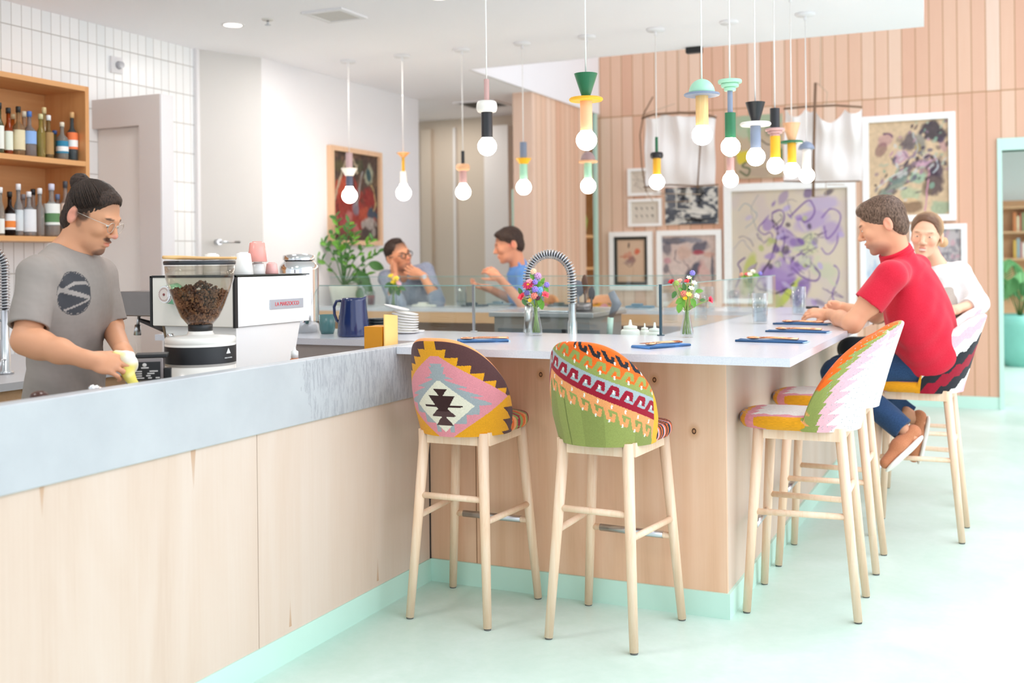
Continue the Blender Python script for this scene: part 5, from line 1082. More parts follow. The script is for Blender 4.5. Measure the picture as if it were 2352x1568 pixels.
for i in range(120):
    x = r_.uniform(.08, .98); y = np.clip(.25+.55*x+.2*r_.normal(), .03, .97); cv.blob(x, y, r_.uniform(.015, .05), r_.uniform(.01, .03), ['4f4450', '6d6478', 'c79aa6', '8fae98', '3f3640', 'd9d6d0', '9a7f90', 'b9c0a8', '574a58'][i % 9], r_.uniform(10, 70), r_.uniform(.5, .9), rough=.7, seed=i)
a = on_back(1981, 270, 2197, 506); hang('framed_painting', 'tall white framed painting of dark thorny shapes above the seated woman', 'painting', *a, cv, frame=wf, fw=0.06, depth=0.05)
# pink and slate figure painting
cv = Canvas(150, 170, 'dcc6bd')
for (x, y, rx, ry, c, r, op) in [(.2, .92, .3, .06, '5a5f6e', 0, .8), (.1, .8, .1, .12, '53586a', 0, .7), (.55, .93, .25, .05, '7f8798', -5, .7), (.7, .82, .18, .09, '56596c', 15, .85), (.42, .74, .13, .13, 'dab7a6', 0, .8), (.68, .74, .14, .045, 'b04a58', 3, .9), (.86, .7, .1, .05, 'd8a896', 0, .8), (.55, .42, .09, .26, '4f5468', -35, .9), (.3, .5, .14, .15, 'e3cfc6', 0, .8), (.8, .4, .10, .24, 'dcb2aa', 15, .8), (.92, .5, .03, .3, '565a6c', 0, .8), (.08, .5, .06, .1, '545768', 0, .7), (.1, .62, .08, .05, 'c98a96', 0, .7), (.2, .2, .2, .14, 'd9c2bc', 0, .8), (.08, .25, .1, .12, '8a8fa0', 0, .6), (.5, .15, .1, .12, 'c99b9e', 0, .5)]: cv.blob(x, y, rx, ry, c, r, op, rough=.35)
for pts, w, c in [([(.26, .78), (.24, .64), (.34, .58)], .014, '6a5a60'), ([(.38, .62), (.48, .52), (.42, .36)], .01, '7a6468'), ([(.7, .55), (.66, .4), (.74, .28), (.9, .3)], .012, 'b86a72'), ([(.12, .46), (.2, .36), (.16, .22)], .012, '3f4356')]: cv.line(pts, w, c, .9, .03, 3)
cv.a *= (0.88+0.24*cv.fbm(26, 9, 2))[..., None]
a = on_back(1510, 530, 1660, 705); hang('framed_painting', 'white framed painting of pink figures with a slate diagonal, above the bar screen', 'painting', *a, cv, frame=wf, fw=0.055, depth=0.045)
# small drawing in black mount
cv = Canvas(100, 140, 'dfc0a4')
for (x, y, rx, ry, c, r, op) in [(.42, .62, .14, .10, 'd88a72', 0, .6), (.72, .72, .09, .07, 'e06a4a', 60, .9), (.5, .52, .12, .10, '7a4a56', 0, .7), (.42, .86, .03, .09, '3a3438', 0, .9), (.4, .46, .14, .08, 'a08a88', 0, .5)]: cv.blob(x, y, rx, ry, c, r, op, rough=.5)
cv.line([(.1, .6), (.35, .6)], .02, 'c46a4e'); cv.line([(.5, .45), (.58, .3), (.56, .15)], .008, 'b58a6a'); cv.line([(.3, .44), (.45, .36), (.6, .44)], .012, '6a5458')
a = on_back(1401, 533, 1501, 666); hang('framed_drawing', 'white framed drawing with a black mount and small orange figure', 'drawing', *a, cv, frame=wf, fw=0.052, depth=0.04, inner=(mat('mount_black', '2c2e28', 0.6), 0.035), m=m_photo)
# two small framed prints
cv = Canvas(110, 90, 'e4d8c8'); r_ = np.random.default_rng(4)
for i in range(46): x, y = r_.uniform(.08, .92, 2); cv.line([(x, y), (x+r_.uniform(-.1, .1), y+r_.uniform(-.1, .1)), (x+r_.uniform(-.12, .12), y+r_.uniform(-.12, .12))], .012, '8a7a70', .8)
a = on_back(1443, 388, 1518, 448); hang('framed_print', 'small white framed print of brown scribbles, half behind the left banner', 'print', *a, cv, frame=wf, fw=0.03, mat_w=0.0, depth=0.035)
cv = Canvas(120, 90, 'e6dccd')
for i in range(8):
    x = .2+.19*(i % 4); y = .70 if i < 4 else .36
    cv.blob(x, y, .055, .035, '4a4440', 25, .9, rough=.5, seed=i); cv.line([(x-.06, y+.06), (x-.02, y+.02), (x+.03, y-.09)], .016, '5a524c', .9); cv.line([(x, y-.04), (x+.01, y-.12)], .008, '6a625c', .8)
a = on_back(1444, 458, 1521, 519); hang('framed_print', 'small white framed print with eight little black birds', 'print', *a, cv, frame=wf, fw=0.03, depth=0.035)
# black and white woodcut
cv = Canvas(150, 110, '5c5f66'); f = cv.fbm(7, 5); cv.lay((f-.5)*9, 'e8e4da', .9)
cv.blob(.12, .7, .14, .4, '6d7078', 0, .95, rough=.1); cv.blob(.35, .85, .1, .3, '1b1b1e', 0, .8, rough=.5); cv.blob(.66, .8, .14, .3, '202024', 0, .85, rough=.6); cv.blob(.6, .12, .5, .07, '151518', 0, .9, rough=.6); cv.blob(.65, .35, .35, .10, 'efeae0', 0, .9, rough=.5)
for x in (.22, .47): cv.line([(x, 1), (x, .45)], .03, 'd9d4c8')
cv.line([(.22, .42), (.9, .36)], .03, 'ddd8cc'); cv.line([(.0, .62), (.5, .62)], .012, 'c9a67c')
a = on_back(1529, 432, 1651, 514); hang('unframed_print', 'unframed black and white woodcut like picture under the left banner', 'print', *a, cv, depth=0.03)
# green and yellow canvas behind the lamps
cv = Canvas(120, 150, 'c9b295')
for (x, y, rx, ry, c, r, op) in [(.5, .9, .5, .16, 'a8bf9f', 0, .8), (.2, .75, .2, .12, 'b9c8a8', 0, .7), (.15, .35, .14, .12, 'e6cf3a', 0, .9), (.35, .7, .08, .2, '8fae84', 10, .7), (.4, .4, .05, .22, '4a4a40', 4, .85), (.95, .35, .12, .14, '4f7a4a', 0, .8), (.7, .4, .14, .2, 'cdb7a4', 0, .8), (.5, .1, .4, .08, 'bfa892', 0, .8), (.75, .75, .12, .1, '6a7a66', 20, .7)]: cv.blob(x, y, rx, ry, c, r, op, rough=.4)
for pts, w, c in [([(.1, .12), (.25, .05), (.3, .15), (.15, .2), (.22, .26)], .03, '5c6a48'), ([(.55, .6), (.7, .52), (.85, .56)], .02, '5a5648')]: cv.line(pts, w, c, .9)
a = on_back(1690, 268, 1800, 407); hang('canvas_painting', 'unframed green and yellow canvas hanging behind the pendant lamps', 'painting', *a, cv, depth=0.035)
# pictures behind the seated couple
cv = Canvas(90, 120, 'e9ecef'); cv.blob(.3, .3, .2, .25, 'b9cfe4', 20, .8, rough=.5); cv.blob(.7, .7, .3, .2, 'f4f4f2', 0, .9); cv.blob(.6, .2, .3, .1, 'd9dfe6', 0, .8)
a = on_back(1976, 516, 2076, 700); hang('framed_print', 'pale framed print mostly hidden behind the man in red', 'print', *a, cv, frame=wf, fw=0.05, depth=0.04)
cv = Canvas(90, 110, 'c9bfbe'); f = cv.fbm(9, 12); cv.lay((f-.5)*6, '8f8a90', .8); cv.lay((.42-cv.fbm(8, 3))*8, 'd6a8b0', .7); cv.lay((.36-cv.fbm(12, 33))*8, '6d6870', .7)
a = on_back(2090, 516, 2223, 700); hang('framed_painting', 'white framed grey and pink picture behind the woman in white', 'painting', *a, cv, frame=wf, fw=0.05, depth=0.04)
# red painting on the white wall
cv = Canvas(150, 220, '5f4f48')
f = cv.fbm(8, 21); cv.lay((f-.52)*6, '8d6d58', .7)
for (x, y, rx, ry, c, r, op) in [(.3, .55, .22, .2, 'b84a3e', 10, .9), (.25, .62, .12, .12, 'cc5f44', 0, .8), (.45, .3, .38, .2, 'a8463e', 0, .9), (.25, .18, .2, .14, 'b5565a', 0, .8), (.78, .5, .14, .14, 'a0403c', -8, .9), (.72, .3, .12, .1, 'c46048', 0, .8), (.15, .85, .1, .08, '6f6a48', 0, .6), (.55, .85, .1, .1, '556048', 0, .6), (.88, .72, .08, .14, '6a5a4a', 0, .7), (.8, .76, .08, .14, 'b8b89e', 5, .9), (.79, .77, .045, .09, '3f5a60', 5, .95), (.85, .32, .1, .07, '3c5868', 0, .9), (.4, .6, .06, .14, '4a4440', 0, .8), (.5, .42, .05, .16, '8f8f9c', 0, .8), (.82, .12, .16, .1, '5a4f4c', 0, .9), (.8, .2, .13, .075, 'b6aca4', 0, .95), (.9, .12, .03, .07, 'a89e96', 0, .9), (.2, .08, .2, .06, '7a4a48', 0, .7), (.5, .12, .05, .08, 'c87a78', 0, .7), (.35, .28, .08, .1, 'd08a84', 0, .7)]: cv.blob(x, y, rx, ry, c, r, op, rough=.5)
for pts, w, c in [([(.03, .42), (.14, .62), (.22, .78), (.30, .90), (.42, .94), (.52, .88), (.54, .78)], .028, 'cbb79c'), ([(.3, .9), (.34, .84), (.36, .76)], .02, 'd9c8a8'), ([(.86, .66), (.93, .56), (.95, .42), (.9, .36)], .02, 'c2a878'), ([(.66, .8), (.60, .66), (.56, .5), (.5, .4)], .02, 'a8a4a0'), ([(.12, .4), (.14, .2), (.1, .05)], .014, '4a3434')]: cv.line(pts, w, c, .9, .04, 3)
cv.a *= (0.75+0.5*cv.fbm(34, 5, 2))[..., None]*0.92
pa_ = PX(750, 333, XW); pb_ = PX(867, 349, XW); pc_ = PX(753, 562, XW)
hang('framed_painting', 'wood framed red and brown painting of figures on the white wall', 'painting', (XW+0.001, pa_.y, pc_.z), (0, pb_.y-pa_.y, 0), (0, 0, pa_.z-pc_.z), (1, 0, 0), cv, frame=wood('frame_pine', [(0.3, 'dcb08c'), (0.7, 'ecc8a6')], axis=2, scale=20), fw=0.04, depth=0.05)
# ------------------------------------------------------------------ cloth banners on branches hung in front of the board wall
m_cloth = NT('white_muslin'); m_cloth.n.remove(m_cloth.b); _d = m_cloth.new('BsdfDiffuse', ins={0: L4('f2f0ee')}); _t = m_cloth.new('BsdfTranslucent', ins={0: L4('f4f2f0')}); _p = m_cloth.new('BsdfTransparent')
_m1 = m_cloth.new('MixShader', ins={0: 0.25, 1: _d.outputs[0], 2: _t.outputs[0]}); _m2 = m_cloth.new('MixShader', ins={0: 0.03, 1: _m1.outputs[0], 2: _p.outputs[0]}); m_cloth.t.links.new(_m2.outputs[0], m_cloth.n['Material Output'].inputs[0]); m_cloth = m_cloth.m
m_twig = mat('dark_twig', '7a5e48', 0.8, 0.2, 80); m_wire = mat('thin_wire', 'b9a48c', 0.6)
def banner(yb, tl, tr, bl, br, peaks, lab, sticks, wires, sag=0.35):
    TL, TR, BL, BR = [PY(*q, yb) for q in (tl, tr, bl, br)]; t = thing('cloth_banner', lab, 'banner', (TL+TR+BL+BR)/4, 0, 'muslin banners hung on branches')
    def fn(U, V):
        top = np.array(TL)[None]*(1-U[:, None])+np.array(TR)[None]*U[:, None]; bot = np.array(BL)[None]*(1-U[:, None])+np.array(BR)[None]*U[:, None]
        dip = np.zeros_like(U)
        for a, b, dpt in peaks:
            w = (U >= a) & (U <= b); f = (U-a)/(b-a); dip = np.where(w, dpt*np.sin(np.clip(f, 0, 1)*pi)**0.8, dip)
        hgt = (TL-BL).length; Vv = V
        P = bot*(1-Vv[:, None])+top*Vv[:, None]; P[:, 2] -= dip*hgt*Vv**2
        P[:, 1] += 0.03*np.sin(U*17+Vv*2)*(0.4+0.6*Vv)+0.02*np.sin(U*33+1)*Vv+0.02*np.sin(U*5+Vv*9)
        return P
    P, F, _, _ = grid(70, 40, fn); link('cloth', mesh_np('cloth', P, F), m_cloth, t, True)
    for pts, r in sticks: MB().tube([PY(u, v, yb-0.04) for u, v in pts], r, 7).build('branch', m_twig, t, True)
    for pts in wires: MB().tube([PY(u, v, yb-0.03) for u, v in pts], 0.0035, 5).build('hanging_wire', m_wire, t, True)
    return t
ceilv = -60
banner(9.7, (1479, 262), (1642, 262), (1481, 430), (1644, 428), [(0.0, .27, .07), (.27, .85, .035), (.85, 1.0, .05)], 'white muslin banner on bent twigs, left of the lamps cluster',
    [([(1474, 272), (1500, 263), (1560, 259), (1610, 260), (1645, 270)], 0.012), ([(1500, 222), (1478, 262), (1470, 310), (1474, 380), (1484, 440)], 0.007), ([(1478, 430), (1540, 424), (1600, 427), (1650, 424)], 0.007), ([(1609, 320), (1606, 370), (1602, 432)], 0.008)], [[(1560, ceilv), (1559, 259)], [(1480, 262), (1550, 238)], [(1484, 440), (1500, 462)], [(1500, 444), (1610, 446)]])
banner(9.7, (1801, 250), (1979, 248), (1800, 414), (1981, 415), [(0.02, .28, .12), (.28, .40, .05), (.40, .78, .20), (.78, 1.0, .08)], 'bright white muslin banner on a tall twig cross, right of the lamps',
    [([(1873, 190), (1871, 260), (1869, 350), (1868, 452)], 0.013), ([(1800, 250), (1850, 245), (1920, 242), (1980, 246)], 0.010), ([(1800, 416), (1870, 418), (1975, 416)], 0.007)], [[(1886, ceilv), (1884, 196)], [(1876, 190), (1900, 212), (1898, 240)], [(1868, 452), (1897, 452), (1897, 418)], [(1900, 424), (1940, 424)]])
# ------------------------------------------------------------------ plant on the far bar
p, s = px_at(722, 712, 1.0725); p = PY(722, 700, 7.45); p = Vector((max(p.x, -4.95), 7.45, 1.0725)); s = ((np.array(p)-CAMP) @ FWD)/FPX
t = thing('potted_plant', 'glossy leafed potted plant behind the steel urn', 'plant', p); random.seed(12)
MB().lathe([(0.0001, 0), (0.09, 0), (0.125, 0.16), (0.12, 0.17), (0.11, 0.155), (0.0001, 0.15)], n=28).build('pot', mat('cream_pot', 'e4dfd2', 0.6), t)
fx = Vector(RGT)
leaves = MB(); nst = 0
for (du, dv, n) in [(-20, 205, 8), (8, 190, 9), (-48, 150, 7), (70, 120, 8), (30, 160, 8), (-70, 110, 6), (-30, 165, 7), (48, 70, 6), (35, 52, 6), (58, 150, 7), (-10, 140, 8), (20, 110, 7)]:
    tip = fx*(du*s)+Vector((0, 0, dv*s))+Vector((random.uniform(-.04, .04), random.uniform(-.08, .08), 0)); mid = Vector((tip.x*0.3, tip.y*0.3, max(tip.z*0.65, 0.2)))
    pts = [Vector((0, 0, 0.15)), mid, mid.lerp(tip, .55)+Vector((0, 0, 0.02)), tip]
    MB().tube(pts, [0.006, 0.005, 0.004, 0.002], 6).build('stem', m_leafd, t)
    for k in range(n):
        f = 0.30+0.7*(k+1)/n; i = min(int(f*3), 2); c = pts[i].lerp(pts[i+1], f*3-i); side = 1 if k % 2 else -1
        dr = (fx*side*random.uniform(.5, 1.0)+(tip-mid).normalized()*0.8+Vector((0, 0, random.uniform(-.3, .5)))+Vector(FWD)*random.uniform(-.5, .5)).normalized()
        lf = MB(); leaf_mesh(lf, c, dr, Vector((random.uniform(-.4, .4), -1, 0.6)), random.uniform(0.05, 0.085), random.uniform(0.025, 0.045)); lf.build('leaf', m_leafd if random.random() < .6 else m_leaf, t)
for (du, dv, an) in [(52, 60, -60), (62, 48, -80), (40, 76, -40), (66, 96, -20), (46, 40, -95)]:
    c = fx*(du*s)+Vector((0, -0.05, dv*s)); a = radians(an); lf = MB(); leaf_mesh(lf, c, fx*cos(a)+Vector((0, 0, sin(a))), (0.2, -1, 0.2), 0.13, 0.08); lf.build('leaf', m_leafd, t); MB().tube([Vector((0, 0, 0.16)), c*0.6+Vector((0, 0, 0.06)), c], 0.004, 6).build('stem', m_leafd, t)
# ------------------------------------------------------------------ kitchen between the bars
yk = 5.9
a = PY(1122, 716, yk); b_ = PY(1362, 716, yk); zt5 = a.z
t = thing('steel_prep_table', 'stainless prep table with drawer fronts seen between the bar legs', 'table', ((a.x+b_.x)/2, yk+0.3, 0))
MB().box((a.x, yk, zt5-0.03), (b_.x, yk+0.62, zt5), bevel=0.004).build('worktop', m_steel, t, True); MB().box((a.x+0.03, yk+0.02, 0.1), (b_.x-0.03, yk+0.6, zt5-0.031)).build('cabinet', mat('steel_cabinet', '9a9894', 0.4, metal=0.5), t, True)
for k in range(3):
    x0 = a.x+0.06+k*0.30*((b_.x-a.x)/0.98); dr_ = MB().box((x0, yk+0.008, 0.55), (x0+0.24, yk+0.019, zt5-0.10)).build('drawer_front', mat('dark_slate_panel', '5c666b', 0.4, metal=0.3), t, True); MB().cyl((x0+0.03, yk-0.012, zt5-0.13), (x0+0.21, yk-0.012, zt5-0.13), 0.009, n=12).build('handle', m_steel, dr_, True)
def utensil(u, v, h_px, label, kind, col, lean):
    p = PY(u, v, yk+0.22); p.z = zt5+0.003; s = ((np.array(p)-CAMP) @ FWD)/FPX; t = thing(kind, label, 'utensil', p); fxv = Vector(RGT)
    top_ = Vector((0, 0, h_px*s))+fxv*lean*s; m = mat('utensil_'+col, col, 0.4)
    MB().tube([(0, 0, 0.01), top_*0.6], 0.007, 8).build('handle', m, t)
    w = 22*s if kind == 'spatula' else 11*s
    M_ = Matrix.Translation(top_*0.78); 
    MB().sphere((0, 0, 0), (w*0.75, 0.006, h_px*s*0.3), 18, 10, M=None).build('blade', m, t).location = top_*0.76
    return t
p = PY(1338, 705, yk+0.22); t = thing('utensil_crock', 'dark steel crock holding spatulas on the prep table', 'crock', (p.x, p.y, zt5+0.001)); MB().lathe([(0.0001, 0), (0.06, 0), (0.062, 0.05), (0.058, 0.05), (0.055, 0.004), (0.0001, 0.004)], n=24).build('body', mat('dark_steel', '8d8583', 0.35, metal=0.7), t)
utensil(1330, 716, 66, 'wide grey silicone spatula standing in the steel crock', 'spatula', '7d828c', -4)
utensil(1345, 716, 78, 'brown wooden spoon standing behind the grey spatula', 'wooden_spoon', '6a4c3c', -2)
utensil(1358, 716, 52, 'black tongs standing beside the grey spatula', 'tongs', '2e2626', 2)
p = PY(1368, 716, yk-0.02); t = thing('hanging_ladle', 'grey ladle with mint handle leaning at the end of the prep table', 'ladle', (p.x+0.02, yk+0.1, zt5-0.15)); MB().tube([(0.02, 0, 0), (0.03, 0, 0.12)], 0.018, 12).build('handle', m_mint, t); MB().tube([(0.03, 0, 0.12), (0.07, 0, 0.2), (0.035, 0, 0.27)], [0.014, 0.03, 0.022], 12).build('blade', mat('utensil_7d828c', '7d828c', 0.4), t)
# shelf of boxes and jars under the far bar, seen under its wood edge
t = thing('under_bar_shelf', 'brown open shelf under the far bar', 'shelf', (-3.2, YF+0.2, 0)); MB().box((-4.9, YF+0.02, 0.60), (XI-0.02, YF+0.245, 0.62)).box((-4.9, YF+0.235, 0.1), (XI-0.02, YF+0.249, 0.963)).build('board', mat('brown_shelf', 'a68a78', 0.7), t, True)
for i, (u, w, h, c) in enumerate([(985, .16, .14, 'b49480'), (1012, .05, .16, 'c9b8b4'), (1036, .06, .18, 'c8b6b0'), (1082, .14, .16, 'c0a48e'), (1400, .07, .18, 'd8c4b8'), (1425, .10, .12, 'b89078'), (1455, .05, .20, 'e2d6cc'), (1480, .12, .10, 'c29a78'), (1510, .08, .16, 'a8887c')]):
    p = PY(u, 750, YF+0.12); q = MB()
    if i % 2: q.lathe([(0.0001, 0), (w/2, 0), (w/2, h*0.85), (w*0.35, h*0.9), (w*0.35, h), (0.0001, h)], n=20)
    else: q.box((-w/2, -0.07, 0), (w/2, 0.07, h), bevel=0.004)
    o = q.build('storage_jar' if i % 2 else 'storage_box', mat('store_'+c, c, 0.6)); o.location = (p.x, YF+0.12, 0.621); tag(o, ['low tan box', 'pale pink jar', 'pale jar', 'light tan box', 'white jar', 'small tan box', 'tall white jar', 'wide tan box', 'mauve jar'][i]+' under the far bar, '+['below the white plates', 'right of the low tan box', 'left of the left glass post', 'just behind the left glass post', 'left of the squeeze bottles', 'beside the white jar', 'above the left squeeze bottle', 'behind the squeeze bottles', 'at the dark glass post'][i], 'jar' if i % 2 else 'box')
# dark folded napkins on the far bar
for u, v, c, lab in [(978, 703, 'e8e4dc', 'small white dish on the far bar beside the man with glasses'), (1090, 703, '4a5a66', 'dark napkin on the far bar left of the man in blue'), (1290, 703, '5a5f62', 'dark napkin on far bar behind the tap'), (1470, 706, '5c7f94', 'blue napkin on the far bar right of the kilim chair'), (1150, 700, '8fa9b8', 'pale blue tray on the far bar before the man in blue')]:
    p = PZ(u, v, 1.0725); q = MB().box((-0.10, -0.05, 0), (0.10, 0.05, 0.014), bevel=0.005).box((-0.06, -0.03, 0.014), (0.02, 0.02, 0.03), bevel=0.006); o = q.build('napkin' if 'napkin' in lab else ('dish' if 'dish' in lab else 'tray'), mat('far_'+c, c, 0.7)); o.location = p; tag(o, lab, 'napkin' if 'napkin' in lab else ('dish' if 'dish' in lab else 'tray'))
# ------------------------------------------------------------------ niche shelf with bright things beside the pier
t = thing('niche_shelf', 'narrow orange wood shelves in the gap beside the board pier', 'shelf', (-4.2, 10.7, 1.0))
for z in (1.32, 1.66, 2.3): MB().box((-4.39, 10.54, z), (-3.99, 10.79, z+0.03)).build('shelf_board', m_ply_o, t, True)
for z, c, h, lab, nm in [(1.97, '8fa03c', .3, 'green trailing plant in the narrow niche', 'hanging_plant'), (2.332, '2c3844', .26, 'dark vase in the narrow niche above the green plant', 'dark_vase')]:
    o = (MB().lathe([(0.0001, 0), (0.05, 0), (0.075, h*.5), (0.04, h*.9), (0.05, h), (0.0001, h)], n=16)).build(nm, mat('niche_'+c, c, 0.5)); o.location = (-4.08, 10.66, z if nm != 'hanging_plant' else 1.692); tag(o, lab, 'plant' if 'plant' in nm else 'vase')
# ------------------------------------------------------------------ next room
pb0 = PZ(2332, 836, 0.0)
yr = 15.2; c = PY(2344, 800, yr); r = 0.30
d0 = (np.array(PY(2335, 835, yr))); 
t = thing('teal_planter', 'big teal glazed planter in the doorway at the right edge', 'planter', (c.x, yr, 0)); zb_ = 0.0; zr = PY(2330, 722, yr).z
MB().lathe([(0.0001, 0), (r*0.62, 0), (r*0.85, zr*0.3), (r*1.02, zr*0.8), (r*1.04, zr), (r*0.96, zr), (r*0.9, zr*0.85), (0.0001, zr*0.85)], n=40).build('pot', mat('teal_glaze_planter', '7fc4b8', 0.25, 0.15, 6), t)
t = thing('palm_plant', 'arching green palm growing from the teal planter', 'plant', (c.x, yr, zr*0.86)); random.seed(4)
for k in range(9):
    a = k*2.4; reach = random.uniform(.35, .6); hgt = random.uniform(.75, 1.2); tip = Vector((cos(a)*reach, sin(a)*reach, hgt*0.55)); midp = Vector((cos(a)*reach*0.4, sin(a)*reach*0.4, hgt)); pts = []
    for i in range(9): f = i/8; pts.append(Vector((0, 0, 0))*(1-f)**2+midp*2*f*(1-f)+tip*f*f)
    MB().tube(pts, 0.007, 6).build('frond_stem', m_leafd, t)
    fr = MB(); sd = Vector((-sin(a), cos(a), 0))
    for i in range(26):
        f = 0.3+0.7*i/26; p_ = midp*2*f*(1-f)+tip*f*f
        for sg in (-1, 1): leaf_mesh(fr, p_, sd*sg+Vector((cos(a), sin(a), 0))*0.4+Vector((0, 0, -0.55)), (cos(a), sin(a), .4), 0.30*(1.15-f), 0.022)
    fr.build('frond', mat('palm_green', '6fae72', 0.5, 0.1), t)
bs = thing('far_bookcase', 'wooden bookcase seen through the right doorway', 'bookcase', (0.9, 17.6, 0)); MB().box((-0.9, 17.85, 0), (2.6, 17.88, 2.25)).build('back_board', m_edge, bs, True)
for z in (0.05, 0.9, 1.35, 1.75, 2.12): MB().box((-0.9, 17.55, z), (2.6, 17.849, z+0.03)).build('shelf_board', m_edge, bs, True)
random.seed(6); x = -0.72; pal = ['d98a5a', 'e8d8b8', 'b85a48', '8fa07a', 'dcb45a', 'a0b4b8', 'c98a8a', 'f0e8dc']; nb = 0
for z in (1.78, 1.38):
    x = 0.15
    while x < 0.95:
        w = random.uniform(.025, .05); h = random.uniform(.2, .30); col = pal[nb % 8]
        o = MB().box((0, 0, 0), (w, 0.2, h), bevel=0.002).build('book', mat('book_'+col, col, 0.7)); o.location = (x, 17.6, z+0.0005); tag(o, 'book standing in the bookcase seen through the right doorway', 'book', 'books in the far bookcase'); x += w+0.003; nb += 1
struct(MB().box((-1.5, 13.0, 3.0), (6, 13.25, 3.3)).box((-1.5, 12.0, 2.62), (6, 12.04, 2.66)).build('trim_12', mat('beam_grey', 'a9aca6', 0.7)))
# stools on the far side of the far bar
# ------------------------------------------------------------------ blended body surfaces (signed distances, one continuous skin)
def nrm(v): v = np.asarray(v, float); return v/np.linalg.norm(v)
class Sdf:
    def __init__(s, h=0.005): s.h = h; s.p = []
    def cap(s, a, b, ra, rb=None, k=0.02, sub=False): s.p.append(('c', np.asarray(a, float), np.asarray(b, float), ra, ra if rb is None else rb, k, sub)); return s
    def ell(s, c, r, R=None, k=0.02, sub=False): s.p.append(('e', np.asarray(c, float), np.asarray(r, float), np.eye(3) if R is None else np.asarray(R, float), 0, k, sub)); return s
    def plane(s, o, n, k=0.006, rad=9.0, c=None): s.p.append(('p', np.asarray(o, float), nrm(n), rad, np.asarray(o if c is None else c, float), k, True)); return s   # removes the side n points to, within rad of c
    def chain(s, pts, rs, k=0.02):
        for i in range(len(pts)-1): s.cap(pts[i], pts[i+1], rs[i], rs[i+1], k)
        return s
    def mesh(s, name, disp=None):
        lo = np.full(3, 1e9); hi = np.full(3, -1e9)
        for q in s.p:
            if q[6]: continue
            if q[0] == 'c': m = max(q[3], q[4]); l = np.minimum(q[1], q[2])-m; g = np.maximum(q[1], q[2])+m
            else: ext = np.sqrt(((q[3]*q[2][None, :])**2).sum(1)); l = q[1]-ext; g = q[1]+ext
            lo = np.minimum(lo, l); hi = np.maximum(hi, g)
        h = s.h; lo = lo-4*h-0.02; hi = hi+4*h+0.02; n = np.ceil((hi-lo)/h).astype(int)+1
        ax = [lo[i]+h*np.arange(n[i]) for i in range(3)]; Fd = np.full(n, 0.5, np.float32)
        for q in s.p:
            k = q[5]
            if q[0] == 'c': m = max(q[3], q[4]); l = np.minimum(q[1], q[2])-m; g = np.maximum(q[1], q[2])+m
            elif q[0] == 'e': ext = np.sqrt(((q[3]*q[2][None, :])**2).sum(1)); l = q[1]-ext; g = q[1]+ext
            else: l = q[4]-q[3]; g = q[4]+q[3]
            pad = k*1.5+3*h+0.012
            i0 = np.clip(((l-pad-lo)/h).astype(int), 0, n); i1 = np.clip(((g+pad-lo)/h).astype(int)+2, 0, n)
            if (i1 <= i0).any(): continue
            X, Y, Z = np.meshgrid(ax[0][i0[0]:i1[0]], ax[1][i0[1]:i1[1]], ax[2][i0[2]:i1[2]], indexing='ij', sparse=True)
            if q[0] == 'c':
                a, b = q[1], q[2]; ab = b-a; L = float(ab @ ab)+1e-12
                t = np.clip(((X-a[0])*ab[0]+(Y-a[1])*ab[1]+(Z-a[2])*ab[2])/L, 0, 1)
                d = np.sqrt((X-a[0]-t*ab[0])**2+(Y-a[1]-t*ab[1])**2+(Z-a[2]-t*ab[2])**2)-(q[3]+(q[4]-q[3])*t)
            elif q[0] == 'e':
                R = q[3]; r = q[2]; dx, dy, dz = X-q[1][0], Y-q[1][1], Z-q[1][2]
                l_ = [(dx*R[0, j]+dy*R[1, j]+dz*R[2, j]) for j in range(3)]
                k0 = np.sqrt(sum((l_[j]/r[j])**2 for j in range(3))); k1 = np.sqrt(sum((l_[j]/r[j]**2)**2 for j in range(3)))+1e-9; d = k0*(k0-1)/k1
            else:
                d = -((X-q[1][0])*q[2][0]+(Y-q[1][1])*q[2][1]+(Z-q[1][2])*q[2][2])
                if q[3] < 5: d = np.maximum(d, np.sqrt((X-q[4][0])**2+(Y-q[4][1])**2+(Z-q[4][2])**2)-q[3])
            sl = tuple(slice(i0[j], i1[j]) for j in range(3)); f = Fd[sl]
            if q[6]: d = -d; hh = np.clip(0.5+0.5*(d-f)/k, 0, 1); Fd[sl] = f*(1-hh)+d*hh+k*hh*(1-hh)
            else: hh = np.clip(0.5+0.5*(f-d)/k, 0, 1); Fd[sl] = f*(1-hh)+d*hh-k*hh*(1-hh)
        P, Q = surf_nets(Fd, lo, h)
        if disp is not None:
            G = np.stack(np.gradient(Fd, h), -1); ii = np.clip(((P-lo)/h).round().astype(int), 0, n-1); N_ = G[ii[:, 0], ii[:, 1], ii[:, 2]]; N_ /= np.linalg.norm(N_, axis=1, keepdims=True)+1e-9
            P = P+N_*disp(P)[:, None]
        return P, Q
